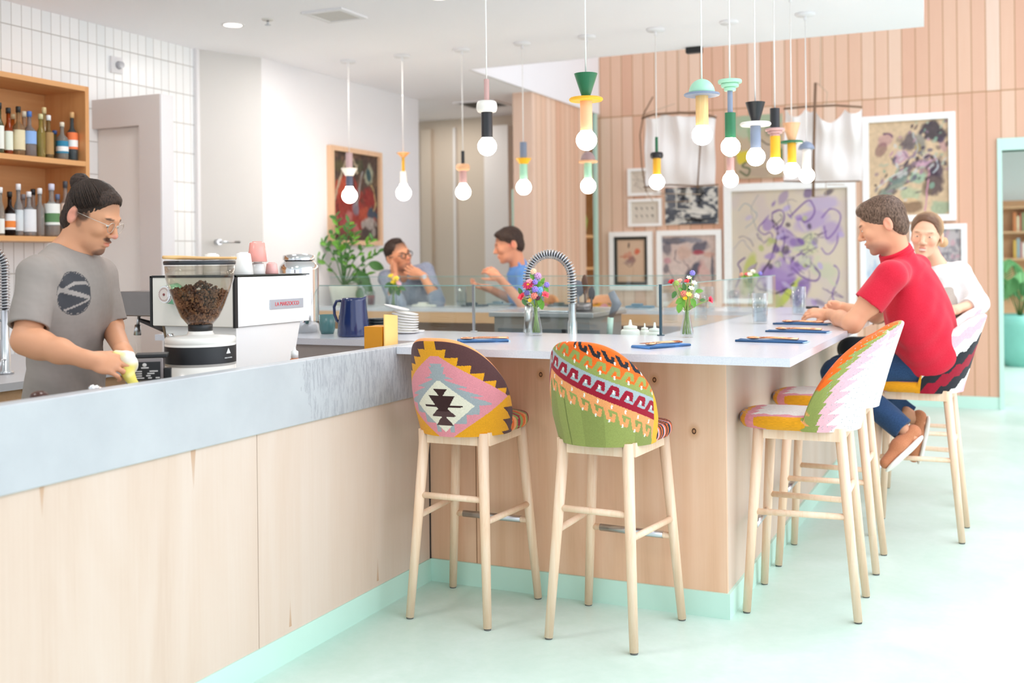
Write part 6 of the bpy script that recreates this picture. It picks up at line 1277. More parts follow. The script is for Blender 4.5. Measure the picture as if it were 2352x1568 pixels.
def surf_nets(F, lo, h):
    ins = F < 0; n = np.array(F.shape)
    c = np.zeros(n-1, np.int8)
    offs = [(i, j, k) for i in (0, 1) for j in (0, 1) for k in (0, 1)]
    for (i, j, k) in offs: c += ins[i:n[0]-1+i, j:n[1]-1+j, k:n[2]-1+k]
    act = (c > 0) & (c < 8); idx = -np.ones(n-1, np.int64); cells = np.argwhere(act); idx[act] = np.arange(len(cells))
    acc = np.zeros((len(cells), 3)); cnt = np.zeros(len(cells))
    for a in offs:
        for ax in range(3):
            if a[ax]: continue
            b = list(a); b[ax] = 1
            fa = F[cells[:, 0]+a[0], cells[:, 1]+a[1], cells[:, 2]+a[2]]; fb = F[cells[:, 0]+b[0], cells[:, 1]+b[1], cells[:, 2]+b[2]]
            m = (fa < 0) != (fb < 0); t = fa/(fa-fb+1e-12)
            p = np.tile(np.array(a, float), (len(cells), 1)); p[:, ax] = t; acc[m] += p[m]; cnt[m] += 1
    P = lo+h*(cells+acc/cnt[:, None]); Q = []
    for ax in range(3):
        s0 = [slice(1, n[i]-1) for i in range(3)]; s0[ax] = slice(0, n[ax]-1); s1 = list(s0); s1[ax] = slice(1, n[ax])
        A = ins[tuple(s0)]; B = ins[tuple(s1)]; e = np.argwhere(A != B); fl = A[tuple(e.T)]
        st = np.array([1, 1, 1]); st[ax] = 0; e = e+st; o1, o2 = [(1, 2), (2, 0), (0, 1)][ax]
        d1 = np.zeros(3, int); d1[o1] = 1; d2 = np.zeros(3, int); d2[o2] = 1
        q = np.stack([idx[tuple((e-d1-d2).T)], idx[tuple((e-d2).T)], idx[tuple(e.T)], idx[tuple((e-d1).T)]], 1)
        q[~fl] = q[~fl][:, ::-1]; Q.append(q)
    Q = np.concatenate(Q); Q = Q[(Q >= 0).all(1)]
    nv = len(P)   # light relaxation
    for _ in range(1):
        S = np.zeros((nv, 3)); K_ = np.zeros(nv)
        for j in range(4): np.add.at(S, Q[:, j], P[Q[:, (j+1) % 4]]+P[Q[:, (j+3) % 4]]); np.add.at(K_, Q[:, j], 2)
        P = P*0.55+0.45*S/np.maximum(K_, 1)[:, None]
    return P, Q
def nz(P, sc, seed=0, amp=1.0):
    """cheap smooth noise from sines"""
    r = np.random.default_rng(seed); o = np.zeros(len(P))
    for i in range(6): d = r.normal(size=3); d /= np.linalg.norm(d); o += np.sin(P @ d*sc*(0.7+0.25*i)+r.uniform(0, 6.28))
    return amp*o/6
def add_mesh(name, sdf, m, parent, colf=None, disp=None):
    P, Q = sdf.mesh(name, disp); me = mesh_np(name, P, Q)
    if colf is not None: vcolp(me, np.clip(colf(P), 0, 1))
    return link(name, me, m, parent, True)
def frame_of(f, up):
    f = nrm(f); l = nrm(np.cross(up, f)); return np.stack([f, l, np.cross(f, l)], 1)   # columns: forward, left, up
def head(S, o, R, sc=1.0, neck=None, nr=0.054, fem=False):
    """adds a head to a body field; returns local->world"""
    L = lambda *p: np.asarray(o)+R @ (np.array(p)*sc)
    k = 0.012*sc; E = lambda c, r, kk=0.02, sub=False: S.ell(L(*c), np.array(r)*sc, R, kk*sc, sub)
    E((-.004, 0, .038), (.092, .076, .085)); E((.036, 0, -.015), (.060, .061, .082), .025); 
    jw = .044 if fem else .050
    E((.040, 0, -.075), (.048, jw, .040), .02); E((.074, 0, -.100), (.019, .022, .017), .016)
    for s in (-1, 1):
        E((.068, s*.042, -.022), (.020, .018, .020), .018)
        S.cap(L(.082, s*.040, .022), L(.093, s*.010, .020), .010*sc, .010*sc, .012*sc)
        E((.104, s*.031, .003), (.013, .016, .010), .010, True)
        E((.081, s*.031, .001), (.0135, .0165, .0115), .005)
        E((.102, s*.0135, -.035), (.010, .008, .0075), .006)
        E((-.022, s*.075, -.006), (.019, .009, .032), .006); E((-.017, s*.083, -.004), (.010, .006, .017), .004, True)
    S.cap(L(.091, 0, .014), L(.112, 0, -.026), .0075*sc, .0105*sc, .008*sc); E((.113, 0, -.031), (.011, .011, .0095), .006)
    E((.096, 0, -.058), (.010, .021, .0065), .008); E((.093, 0, -.072), (.010, .018, .0075), .008); E((.110, 0, -.0648), (.014, .024, .0022), .003, True)
    if neck is not None: S.cap(L(-.022, 0, -.045), neck, nr, nr*1.08, .03)
    return L
def skin_col(o, R, sc, base, marks):
    Ri = R.T
    def f(P):
        q = ((P-np.asarray(o)) @ R)/sc; c = np.tile(C(base), (len(P), 1))
        c *= (1+0.05*nz(P, 60, 3))[:, None]
        for (ce, r, col, st) in marks:
            d = np.sqrt((((q-np.array(ce))/np.array(r))**2).sum(1)); w = np.clip((1.15-d)/0.35, 0, 1)*st; c = c*(1-w[:, None])+C(col)*w[:, None]
        return c
    return f
def hand(S, wrist, fwd, nrmv, side, curl=(35, 35, 35, 35), spread=6, sc=1.0, thumb=40, r=0.0085, tcurl=25):
    """palm, four unequal jointed fingers and a thumb; nrmv points out of the palm, side +1 puts the thumb along +cross(fwd, nrm)"""
    f = nrm(fwd); n = nrm(np.asarray(nrmv)-f*np.dot(f, nrmv)); t = np.cross(f, n)*side; w = np.asarray(wrist, float)
    S.cap(w-f*0.01*sc, w+f*0.03*sc, 0.024*sc, 0.026*sc, 0.02)
    R = np.stack([f, t, n], 1); S.ell(w+f*0.055*sc, np.array([.048, .041, .0165])*sc, R, 0.012)
    lens = [.070, .079, .073, .057]
    for i in range(4):
        off = (1.5-i)*0.0195; a = radians((1.5-i)*spread); d = f*cos(a)+t*sin(a); p = w+f*(0.088-0.004*abs(1.2-i))*sc+t*off*sc; rr = r*sc*(1 if i < 3 else .88)
        cur = radians(curl[i]) 
        p0 = w+f*0.055*sc+t*off*0.85*sc; S.cap(p0, p, rr*1.25, rr*1.1, 0.006)
        ang = cur*0.7
        for seg, fr in enumerate((0.45, 0.31, 0.24)):
            dd = d*cos(ang)+n*sin(ang); q = p+dd*lens[i]*fr*sc; S.cap(p, q, rr*(1.08-.1*seg), rr*(1.0-.12*seg), 0.003); p = q; ang += cur
    p = w+f*0.022*sc+t*0.024*sc+n*0.006*sc; a = radians(thumb); d = f*cos(a)+t*sin(a)*0.9+n*0.35; d = nrm(d)
    q = p+d*0.042*sc; S.cap(p, q, 0.015*sc, 0.0115*sc, 0.008); d2 = nrm(d+f*0.5*sin(radians(tcurl))+n*0.5*sin(radians(tcurl))); q2 = q+d2*0.032*sc; S.cap(q, q2, 0.0105*sc, 0.0095*sc, 0.004); S.cap(q2, q2+nrm(d2+f*.3)*0.022*sc, 0.0095*sc, 0.0075*sc, 0.004)
def eyes(parent, L, R, sc, col='3a2a20', down=0.0, opn=1.0):
    for s in (-1, 1):
        c = L(.0865, s*.031, .0005); e = MB(); Mx = Matrix([[*R[i], c[i]] for i in range(3)]+[[0, 0, 0, 1]])
        e.sphere((0, 0, 0), (.0085*sc, .0125*sc, .0055*sc*opn), 14, 8, None)
        e.v = [tuple(Mx @ Vector(v)) for v in e.v]; e.build('eye', mat('eye_white', 'e8e2dc', 0.2), parent, True)
        i = MB(); i.sphere((.0062*sc, 0, -down*sc), (.0035*sc, .0052*sc, .0048*sc*opn), 12, 8); i.v = [tuple(Mx @ Vector(v)) for v in i.v]; i.build('iris', mat('iris_'+col, col, 0.15), parent, True)
m_skin = vmat('skin', rough=0.5, bump=0.05, bscale=220, spec=0.35); m_skin.node_tree.nodes['Principled BSDF'].inputs['Subsurface Weight'].default_value = 0.0
def hairmat(name, a, b, sc=300):
    t = NT(name); n = t.noise(t.mapp(t.coord(), (1, 1, 0.35)), sc, 3, 0.6, 0.6); t.set(color=t.ramp(n, [(0.35, a), (0.65, b)]), rough=0.5, spec=0.25); t.bump(n, 0.5, 0.004); return t.m
def cloth(name, a, b, bump=0.25, sc=350):
    t = NT(name); n = t.noise(t.coord(), sc, 2); t.set(color=t.ramp(n, [(0.3, a), (0.7, b)]), rough=0.9, spec=0.15, sheen=0.15); t.bump(n, bump, 0.002); return t.m
def glasses(parent, L, m, sc, r=.021, th=.0016, kind='round'):
    t = MB()
    for s in (-1, 1):
        pts = []
        for i in range(24):
            a = 2*pi*i/24; sx = .85 if kind != 'round' else 1
            pts.append(L(.1085-0.004*abs(cos(a)), s*.031+r*cos(a)*1.02, -.002+r*sin(a)*sx))
        t.tube(pts, th*sc, 6, closed=True); t.tube([L(.104, s*.052, .006), L(.06, s*.070, .008), L(-.014, s*.077, .010)], th*sc, 6)
    t.tube([L(.110, -.010, .002), L(.113, 0, .005), L(.110, .010, .002)], th*sc, 6)
    return t.build('glasses', m, parent, True)
RG, FW, UP = RGT, FWD, np.array([0, 0, 1.0])
def J(u, v, d): return np.array(W(u, v, d))
def dirv(r, f, u): return nrm(RG*r+FW*f+UP*u)
def foot_shoe(S, ankle, toe_dir, L_=0.26, w=0.045, up=None):
    a = np.asarray(ankle, float); d = nrm(toe_dir); up = UP if up is None else np.asarray(up); h = a-up*0.055
    S.cap(h-d*0.035, h+d*0.10, w*0.95, w*0.85, 0.03); S.cap(h+d*0.10-up*0.008, h+d*(L_-0.085)-up*0.016, w*0.9, w*0.62, 0.03); return h
# ================================================================== barista
def barista():
    D = 3.75; s = D/FPX; t = thing('person', 'barista with dark hair bun, round glasses and grey t-shirt, looking down at a cloth', 'person', (-2.98, 2.75, 0))
    hd = dirv(0.93, -0.16, -0.40); R = frame_of(hd, UP); o = J(208, 497, D); sc = 0.99
    sN, sF = J(88, 634, 3.60), J(226, 634, 3.93); neck = J(152, 596, 3.76); pel = J(150, 960, 3.80); ch = J(158, 690, 3.76); wa = J(152, 860, 3.79)
    ax = nrm(sF-sN); fr_ = nrm(np.cross(UP, ax))*-1; fr_ = fr_ if fr_ @ dirv(1, -.6, 0) > 0 else -fr_; RT_ = np.stack([fr_, ax, UP], 1)
    elN, wrN = J(60, 782, 3.50), J(202, 826, 3.42); elF, wrF = J(256, 752, 3.92), J(284, 808, 3.62)
    B = Sdf(0.0042); L = head(B, o, R, sc, neck, 0.050)
    B.cap(neck, neck-UP*0.04, .056, .075, .04); B.ell(ch, (.105, .165, .20), RT_, .05); B.cap(sN, sF, .052, .052, .05)
    B.ell(wa, (.095, .140, .16), RT_, .06); B.ell(pel, (.105, .155, .12), RT_, .05)
    B.chain([sN, elN, elN*.45+wrN*.55, wrN], [.052, .043, .038, .026], .025); B.ell(sN*.55+elN*.45, (.047, .047, .075), None, .03); B.ell(elN*.78+wrN*.22, (.048, .047, .046), None, .03)
    B.chain([sF, elF, wrF], [.050, .040, .027], .025)
    hand(B, wrN, dirv(.97, .08, -.20), dirv(-.1, 0.75, -.55), 1, (28, 34, 38, 42), 5, 1.0, 35)
    hand(B, wrF, dirv(.55, -.35, -.62), dirv(-.5, -.45, -.35), -1, (30, 34, 36, 38), 5, 0.98, 40)
    hip = [pel+ax*(sg*.09)-UP*.05 for sg in (-1, 1)]
    marks = [((.093, .034, .0235), (.016, .021, .0045), '3a241a', .9), ((.093, -.034, .0235), (.016, .021, .0045), '3a241a', .9), ((.099, 0, -.051), (.018, .028, .009), '4a2e24', .9), ((.088, 0, -.106), (.032, .030, .021), '33201a', .95), ((.06, 0, -.09), (.06, .055, .03), 'c08e74', .35), ((.100, 0, -.0655), (.012, .022, .008), 'c9705f', .7), ((.115, 0, -.032), (.014, .016, .011), 'e8938a', .5), ((-.022, .08, -.006), (.02, .02, .032), 'e49384', .5), ((-.022, -.08, -.006), (.02, .02, .032), 'e49384', .6), ((-.03, .0, .07), (.11, .09, .07), '33231c', .8), ((.010, -.070, .012), (.026, .02, .028), '3a2820', .85), ((.010, .070, .012), (.026, .02, .028), '3a2820', .85), ((.000, -.068, -.026), (.014, .016, .024), '6a4a3a', .5)]
    add_mesh('body', B, m_skin, t, skin_col(o, R, sc, 'd69a76', marks)); eyes(t, L, R, sc, '2e201a', .003)
    Hs = Sdf(0.004); E = lambda c, r, k=.02, sub=False: Hs.ell(L(*c), np.array(r)*sc, R, k, sub)
    E((-.008, 0, .043), (.094, .0795, .0845)); E((-.052, 0, -.02), (.048, .060, .068)); E((.040, 0, .075), (.045, .055, .040), .02)
    E((.118, 0, .010), (.074, .11, .082), .008, True); E((.050, 0, -.078), (.070, .10, .085), .012, True)
    for sg in (-1, 1): E((-.022, sg*.088, -.012), (.020, .018, .034), .005, True)
    bc = J(184, 421, D+.02); Hs.cap(L(-.045, 0, .105), bc, .020, .022, .012)
    add_mesh('hair', Hs, hairmat('dark_brown_hair', '120b08', '47342a'), t, disp=lambda P: 0.0022*nz(P, 260, 4))
    hb_ = kid(t, 'hair'); hc_, hr_ = np.array((-.008, 0, .043)), np.array((.0965, .0820, .0870)); bd = nrm(np.array((-.075, 0, .085))-0*hc_); st = MB(); rr_ = np.random.default_rng(2)
    for i in range(120):
        a = -2.3+4.6*(i+.5)/120; s0 = nrm(np.array((cos(a)*.96, sin(a), .44-.62*abs(sin(a))**3*1.0+.02*rr_.normal()))); s0[2] = max(s0[2], -.35); s0 = nrm(s0); om = math.acos(np.clip(s0 @ bd, -1, 1)); pts = []
        for k in range(9): f = k/8*0.97; v = (s0*sin((1-f)*om)+bd*sin(f*om))/sin(om); pts.append(L(*(hc_+v*hr_*(1+.012*sin(f*3.1)+.008*rr_.random()))))
        st.tube(pts, [.0012, .002, .0024, .0026, .0028, .0028, .0026, .0024, .002], 5)
    st.build('combed_strands', hairmat('dark_brown_strand', '100a07', '3c2a20'), hb_, True)
    bn = MB()
    for k in range(5):
        a0 = k*1.3; bn.tube([bc+np.array((cos(a)*.020, sin(a)*.020*cos(a0), sin(a)*.020*sin(a0)+0.003)) for a in np.linspace(0, 5.6, 16)], .0155, 8)
    bn.build('hair_bun', hairmat('dark_brown_hair2', '120b08', '47342a'), hb_, True)
    glasses(t, L, mat('pale_wire', 'c9bfb4', 0.3, metal=0.6), sc, .019, .0011)
    # t-shirt
    Sh = Sdf(0.0037)
    Sh.ell(ch, (.125, .182, .215), RT_, .05); Sh.cap(sN+UP*.004, sF+UP*.004, .062, .062, .05); Sh.cap(neck-UP*.035, neck-UP*.06, .078, .10, .05); Sh.ell(wa, (.118, .160, .20), RT_, .07); Sh.ell(pel+UP*.02, (.128, .175, .13), RT_, .05)
    aN = nrm(elN-sN); aF = nrm(elF-sF); eN = sN+aN*.185; eF = sF+aF*.17
    Sh.cap(sN, eN+aN*.03, .064, .066, .03); Sh.cap(sF, eF+aF*.03, .062, .060, .03)
    Sh.plane(eN, aN, .004, .105, eN+aN*.08); Sh.plane(eF, aF, .004, .085, eF+aF*.07)
    Sh.cap(neck+nrm(o-neck)*.075, neck+nrm(o-neck)*-.012, .070, .058, .006, True)
    for cc, aa, rr in ((eN, aN, .054), (eF, aF, .05)): Sh.cap(cc-aa*.012, cc+aa*.06, rr, rr, .003, True)
    def wr(P): 
        q = (P-ch) @ RT_; return 0.0045*np.sin(q[:, 2]*42+q[:, 1]*26+2.2*np.sin(q[:, 1]*14))*np.clip((-q[:, 2]-.02)/.14, 0, 1)+0.0025*nz(P, 70, 5)+0.003*np.sin((q[:, 1]+q[:, 2])*60)*np.exp(-((q[:, 1]+.13)**2+(q[:, 2]-.06)**2)/.004)
    lg = J(212, 673, 3.62)
    def shc(P):
        c = np.tile(C('9a918b'), (len(P), 1))*(1+0.04*nz(P, 200, 9))[:, None]; q = (P-lg) @ RT_; front = q[:, 0] > -.16
        a, b = (q[:, 1])/.056, (q[:, 2])/.071; rr = a*a+b*b
        ring = (rr < 1.1) & (rr > 1.0); ins = rr < .96
        s1 = np.abs(b-(.50-.42*((a-.40)/1.2)**2)) < .075; s2 = (np.abs(b-(-.02-.24*a)) < .12*(1-.25*np.abs(a))) | (np.abs(b-(-.62+.34*a)) < .05)
        c = np.where((front & (ring | ins))[:, None], C('4a4a4e'), c); c = np.where((front & ins & (s1 | s2))[:, None], C('a39b96'), c); return c
    add_mesh('t_shirt', Sh, vmat('grey_jersey', rough=0.95, bump=0.1, bscale=700, spec=0.1), t, shc, wr)
    co = MB(); nd = nrm(o-neck); R3 = frame_of(nd, fr_); cpt = neck+nd*.018
    Pn = Sdf(0.012)
    for h_ in hip: Pn.chain([h_, np.array((h_[0]+.01, h_[1], .5)), np.array((h_[0], h_[1], .09))], [.098, .068, .058], .04)
    Pn.ell(pel-UP*.03, (.125, .165, .11), RT_, .05); add_mesh('trousers', Pn, cloth('black_denim', '202228', '2c2e36'), t)
    for h_ in hip:
        Fs = Sdf(0.01); foot_shoe(Fs, (h_[0], h_[1], .105), fr_, .27); Fs.plane((h_[0], h_[1], .004), (0, 0, -1), .004); add_mesh('shoe', Fs, mat('black_leather', '1d1b1b', 0.5), t)
    # cloth held between the hands
    c = thing('yellow_cloth', 'crumpled pale yellow and white wiping cloth held between the barista hands', 'cloth', J(296, 835, 3.45)); Cs = Sdf(.005)
    Cs.ell(J(282, 822, 3.47), (.038, .03, .022), None, .02); Cs.ell(J(296, 838, 3.48), (.03, .03, .03), None, .02); Cs.cap(J(290, 850, 3.46), J(312, 888, 3.42), .022, .014, .02); Cs.cap(J(266, 812, 3.46), J(300, 815, 3.5), .010, .014, .01)
    def cc(P): w = np.clip((nz(P, 60, 8)+.1)*3+ (P[:, 2]-J(296, 822, 3.45)[2])*20, 0, 1)[:, None]; return C('dccf6a')*(1-w)+C('f2ece0')*w
    add_mesh('cloth', Cs, vmat('terry_cloth', rough=0.95, bump=0.3, bscale=500), c, cc, lambda P: .004*nz(P, 120, 2))
barista()
# ================================================================== man in the red polo
def red_man():
    D = 5.45; t = thing('person', 'man in red polo shirt and jeans sitting with elbows on the bar, seen from behind', 'person', (-0.42, 5.93, 0.78))
    hd = dirv(-0.86, 0.36, -0.30); R = frame_of(hd, UP); o = J(2030, 516, D-.05); sc = 1.15
    pel = np.array([-.36, 5.93, .88]); neck = J(2062, 592, 5.42); ch = J(2100, 700, 5.46); sN = J(2046, 634, 5.20); sF = J(2104, 616, 5.68)
    ax = nrm(sF-sN); fr_ = nrm(np.cross(ax, UP)); fr_ = fr_ if fr_ @ dirv(-1, 0, 0) > 0 else -fr_; up2 = nrm(neck-pel); RT_ = np.stack([nrm(np.cross(ax, up2)), ax, up2], 1)
    elN = np.array(PZ(1958, 742, 1.105)); wrN = np.array(PZ(1905, 722, 1.115)); elF = np.array(PZ(2012, 722, 1.105)); wrF = np.array(PZ(1935, 706, 1.13))
    B = Sdf(0.005); L = head(B, o, R, sc, neck, 0.060)
    B.cap(neck, neck-up2*.05, .065, .085, .04); B.ell(ch, (.11, .18, .19), RT_, .05); B.cap(sN, sF, .055, .055, .05); B.ell(ch*.45+pel*.55, (.10, .15, .17), RT_, .06); B.ell(pel, (.12, .16, .10), None, .05)
    B.chain([sN, elN, elN*.5+wrN*.5, wrN], [.058, .046, .041, .028], .025); B.ell(sN*.5+elN*.5, (.052, .052, .07), None, .03); B.chain([sF, elF, wrF], [.056, .046, .029], .025)
    hN = dirv(-.95, .15, .12); hand(B, wrN, hN, dirv(.1, .5, -.8), 1, (32, 36, 40, 42), 4, 1.05, 35); hand(B, wrF, dirv(-.93, -.2, .12), dirv(-.2, -.8, -.45), -1, (36, 38, 42, 44), 4, 1.05, 35)
    marks = [((.093, .034, .0235), (.016, .021, .005), '4a3426', .8), ((.093, -.034, .0235), (.016, .021, .005), '4a3426', .8), ((.055, 0, -.095), (.062, .066, .045), '8a6656', .6), ((.100, 0, -.0655), (.012, .022, .008), 'c9705f', .6), ((-.022, .08, -.006), (.025, .02, .035), 'ec9c84', .5), ((-.03, 0, .06), (.11, .09, .075), '4a3626', .85), ((-.06, 0, -.01), (.06, .07, .06), '6a5040', .7)]
    add_mesh('body', B, m_skin, t, skin_col(o, R, sc, 'dba07e', marks)); eyes(t, L, R, sc)
    Hs = Sdf(0.0045); E = lambda c, r, k=.02, sub=False: Hs.ell(L(*c), np.array(r)*sc, R, k, sub)
    E((-.008, 0, .044), (.100, .081, .088)); E((-.052, 0, -.012), (.052, .062, .064)); E((.05, 0, .085), (.045, .055, .035), .02)
    E((.125, 0, -.002), (.068, .11, .082), .008, True); E((.045, 0, -.080), (.072, .10, .078), .012, True)
    for sg in (-1, 1): E((-.022, sg*.092, -.012), (.022, .020, .034), .006, True)
    add_mesh('hair', Hs, hairmat('brown_hair', '3c2a1e', '7a6252', 160), t, disp=lambda P: 0.002*nz(P, 160, 14))
    Sh = Sdf(0.0052)
    Sh.ell(ch, (.150, .215, .215), RT_, .05); Sh.cap(sN, sF, .070, .070, .05); Sh.cap(neck-up2*.03, neck-up2*.07, .078, .11, .05); Sh.ell(ch*.5+pel*.5+fr_*-.02, (.155, .205, .21), RT_, .08); Sh.ell(pel+UP*.04-fr_*.02, (.165, .210, .13), None, .05)
    Sh.cap(neck+nrm(o-neck)*.03, neck-up2*.03, .080, .088, .02)
    aN, aF = nrm(elN-sN), nrm(elF-sF); eN, eF = sN+aN*.165, sF+aF*.16
    Sh.cap(sN, eN+aN*.03, .074, .077, .03); Sh.cap(sF, eF+aF*.03, .070, .072, .03); Sh.plane(eN, aN, .004, .11, eN+aN*.09); Sh.plane(eF, aF, .004, .09, eF+aF*.075)
    for cc, aa in ((eN, aN), (eF, aF)): Sh.cap(cc-aa*.014, cc+aa*.06, .062, .062, .003, True)
    nd = nrm(o-neck); Sh.plane(neck+nd*.018, nd, .004, .11, neck+nd*.09)
    # hem with side slits: front tail shorter
    Sh.plane(pel-UP*.062, -UP, .004); sl = J(2056, 862, 5.22); Sh.ell(sl, (.075, .09, .085), None, .006, True)
    def wr(P):
        q = (P-ch) @ RT_; return 0.006*np.sin(q[:, 1]*34+q[:, 2]*10+1.5*np.sin(q[:, 2]*11))*np.clip((.05-q[:, 2])/.2, 0, 1)+0.003*nz(P, 45, 5)+.003*np.sin(q[:, 2]*50-q[:, 1]*40)*np.exp(-((q[:, 1]+.15)**2)/.01)
    add_mesh('polo_shirt', Sh, cloth('red_pique', 'c01c30', 'd02c42', 0.15), t, disp=wr)
    cl = MB(); Rn = frame_of(nd, fr_)
    for rr, hh in ((.078, .0), (.076, .016), (.074, .030)): cl.tube([neck+nd*(.008+hh+.004*cos(a+.4))+Rn[:, 1]*cos(a)*rr+Rn[:, 2]*sin(a)*rr for a in np.linspace(0, 2*pi, 29)[:-1]], .010, 8, closed=True)
    cl.build('collar', cloth('red_rib', 'c81a30', 'd82a40'), t, True)
    # jeans: thighs forward under the bar, shins crossed back to the footrest
    kN, kF = pel+np.array((-.44, -.13, -.06)), pel+np.array((-.44, .10, -.06)); anN = J(2074, 985, 5.40); anF = J(2092, 955, 5.72)
    mj = cloth('navy_denim', '243a58', '35527a', 0.3)
    Pn = Sdf(0.0065); Pn.ell(pel+UP*.0, (.15, .185, .10), None, .04)
    for hp, kn, an in ((pel+np.array((-.04, -.10, -.02)), kN, anN), (pel+np.array((-.04, .10, -.02)), kF, anF)): Pn.chain([hp, kn], [.098, .072], .04); Pn.chain([kn, an], [.072, .062], .03); Pn.plane(an-nrm(an-kn)*.0, nrm(an-kn), .004, .09, an+nrm(an-kn)*.07)
    Pn.plane((0, 0, .812), (0, 0, -1), .01, .2, pel-np.array((0, 0, .2)))
    add_mesh('jeans', Pn, mj, t, disp=lambda P: .004*nz(P, 60, 3))
    for kn, an, td, lab in ((kN, anN, dirv(-.72, -.1, -.62), 0), (kF, anF, dirv(-.25, -.1, -.95), 1)):
        S2 = Sdf(.005); dd = nrm(an-kn); S2.chain([an-dd*.03, an+dd*.05], [.034, .033], .02); S2.cap(an+dd*.05, an+dd*.05+td*.06, .032, .03, .02); add_mesh('ankle', S2, m_skin, t, lambda P: np.tile(C('dba07e'), (len(P), 1)))
        S3 = Sdf(.005); side = nrm(np.cross(td, dd)); upf = nrm(-dd+td*(dd @ td)); h = an+dd*.045
        S3.cap(h-td*.02, h+td*.08, .040, .040, .03); S3.cap(h+td*.08+(-upf)*.012, h+td*.19+(-upf)*.016, .040, .030, .03); S3.plane(h-upf*.036, -upf, .004); S3.cap(h+upf*.055-td*.0, h+upf*.02+td*.015, .034, .031, .006, True)
        add_mesh('shoe', S3, cloth('tan_suede', 'b8734f', 'c98a66', 0.2), t)
        S4 = Sdf(.005); q = h-upf*.045; Rf = np.stack([td, side, upf], 1); S4.ell(q+td*.02, (.062, .036, .016), Rf, .01); S4.ell(q+td*.14, (.085, .044, .016), Rf, .03); S4.plane(q+upf*.009, upf, .003); add_mesh('sole', S4, mat('white_sole', 'eeeae2', 0.6), t)
    ph = thing('phone', 'small dark object in the hands of the man in red', 'phone', wrN+hN*.11); c = np.array(PZ(1866, 706, 1.12)); MB().box((-.035, -.02, -.008), (.035, .02, .008), Matrix.Translation(c) @ rotz(.8), bevel=.003).build('body', m_black, ph, True)
red_man()
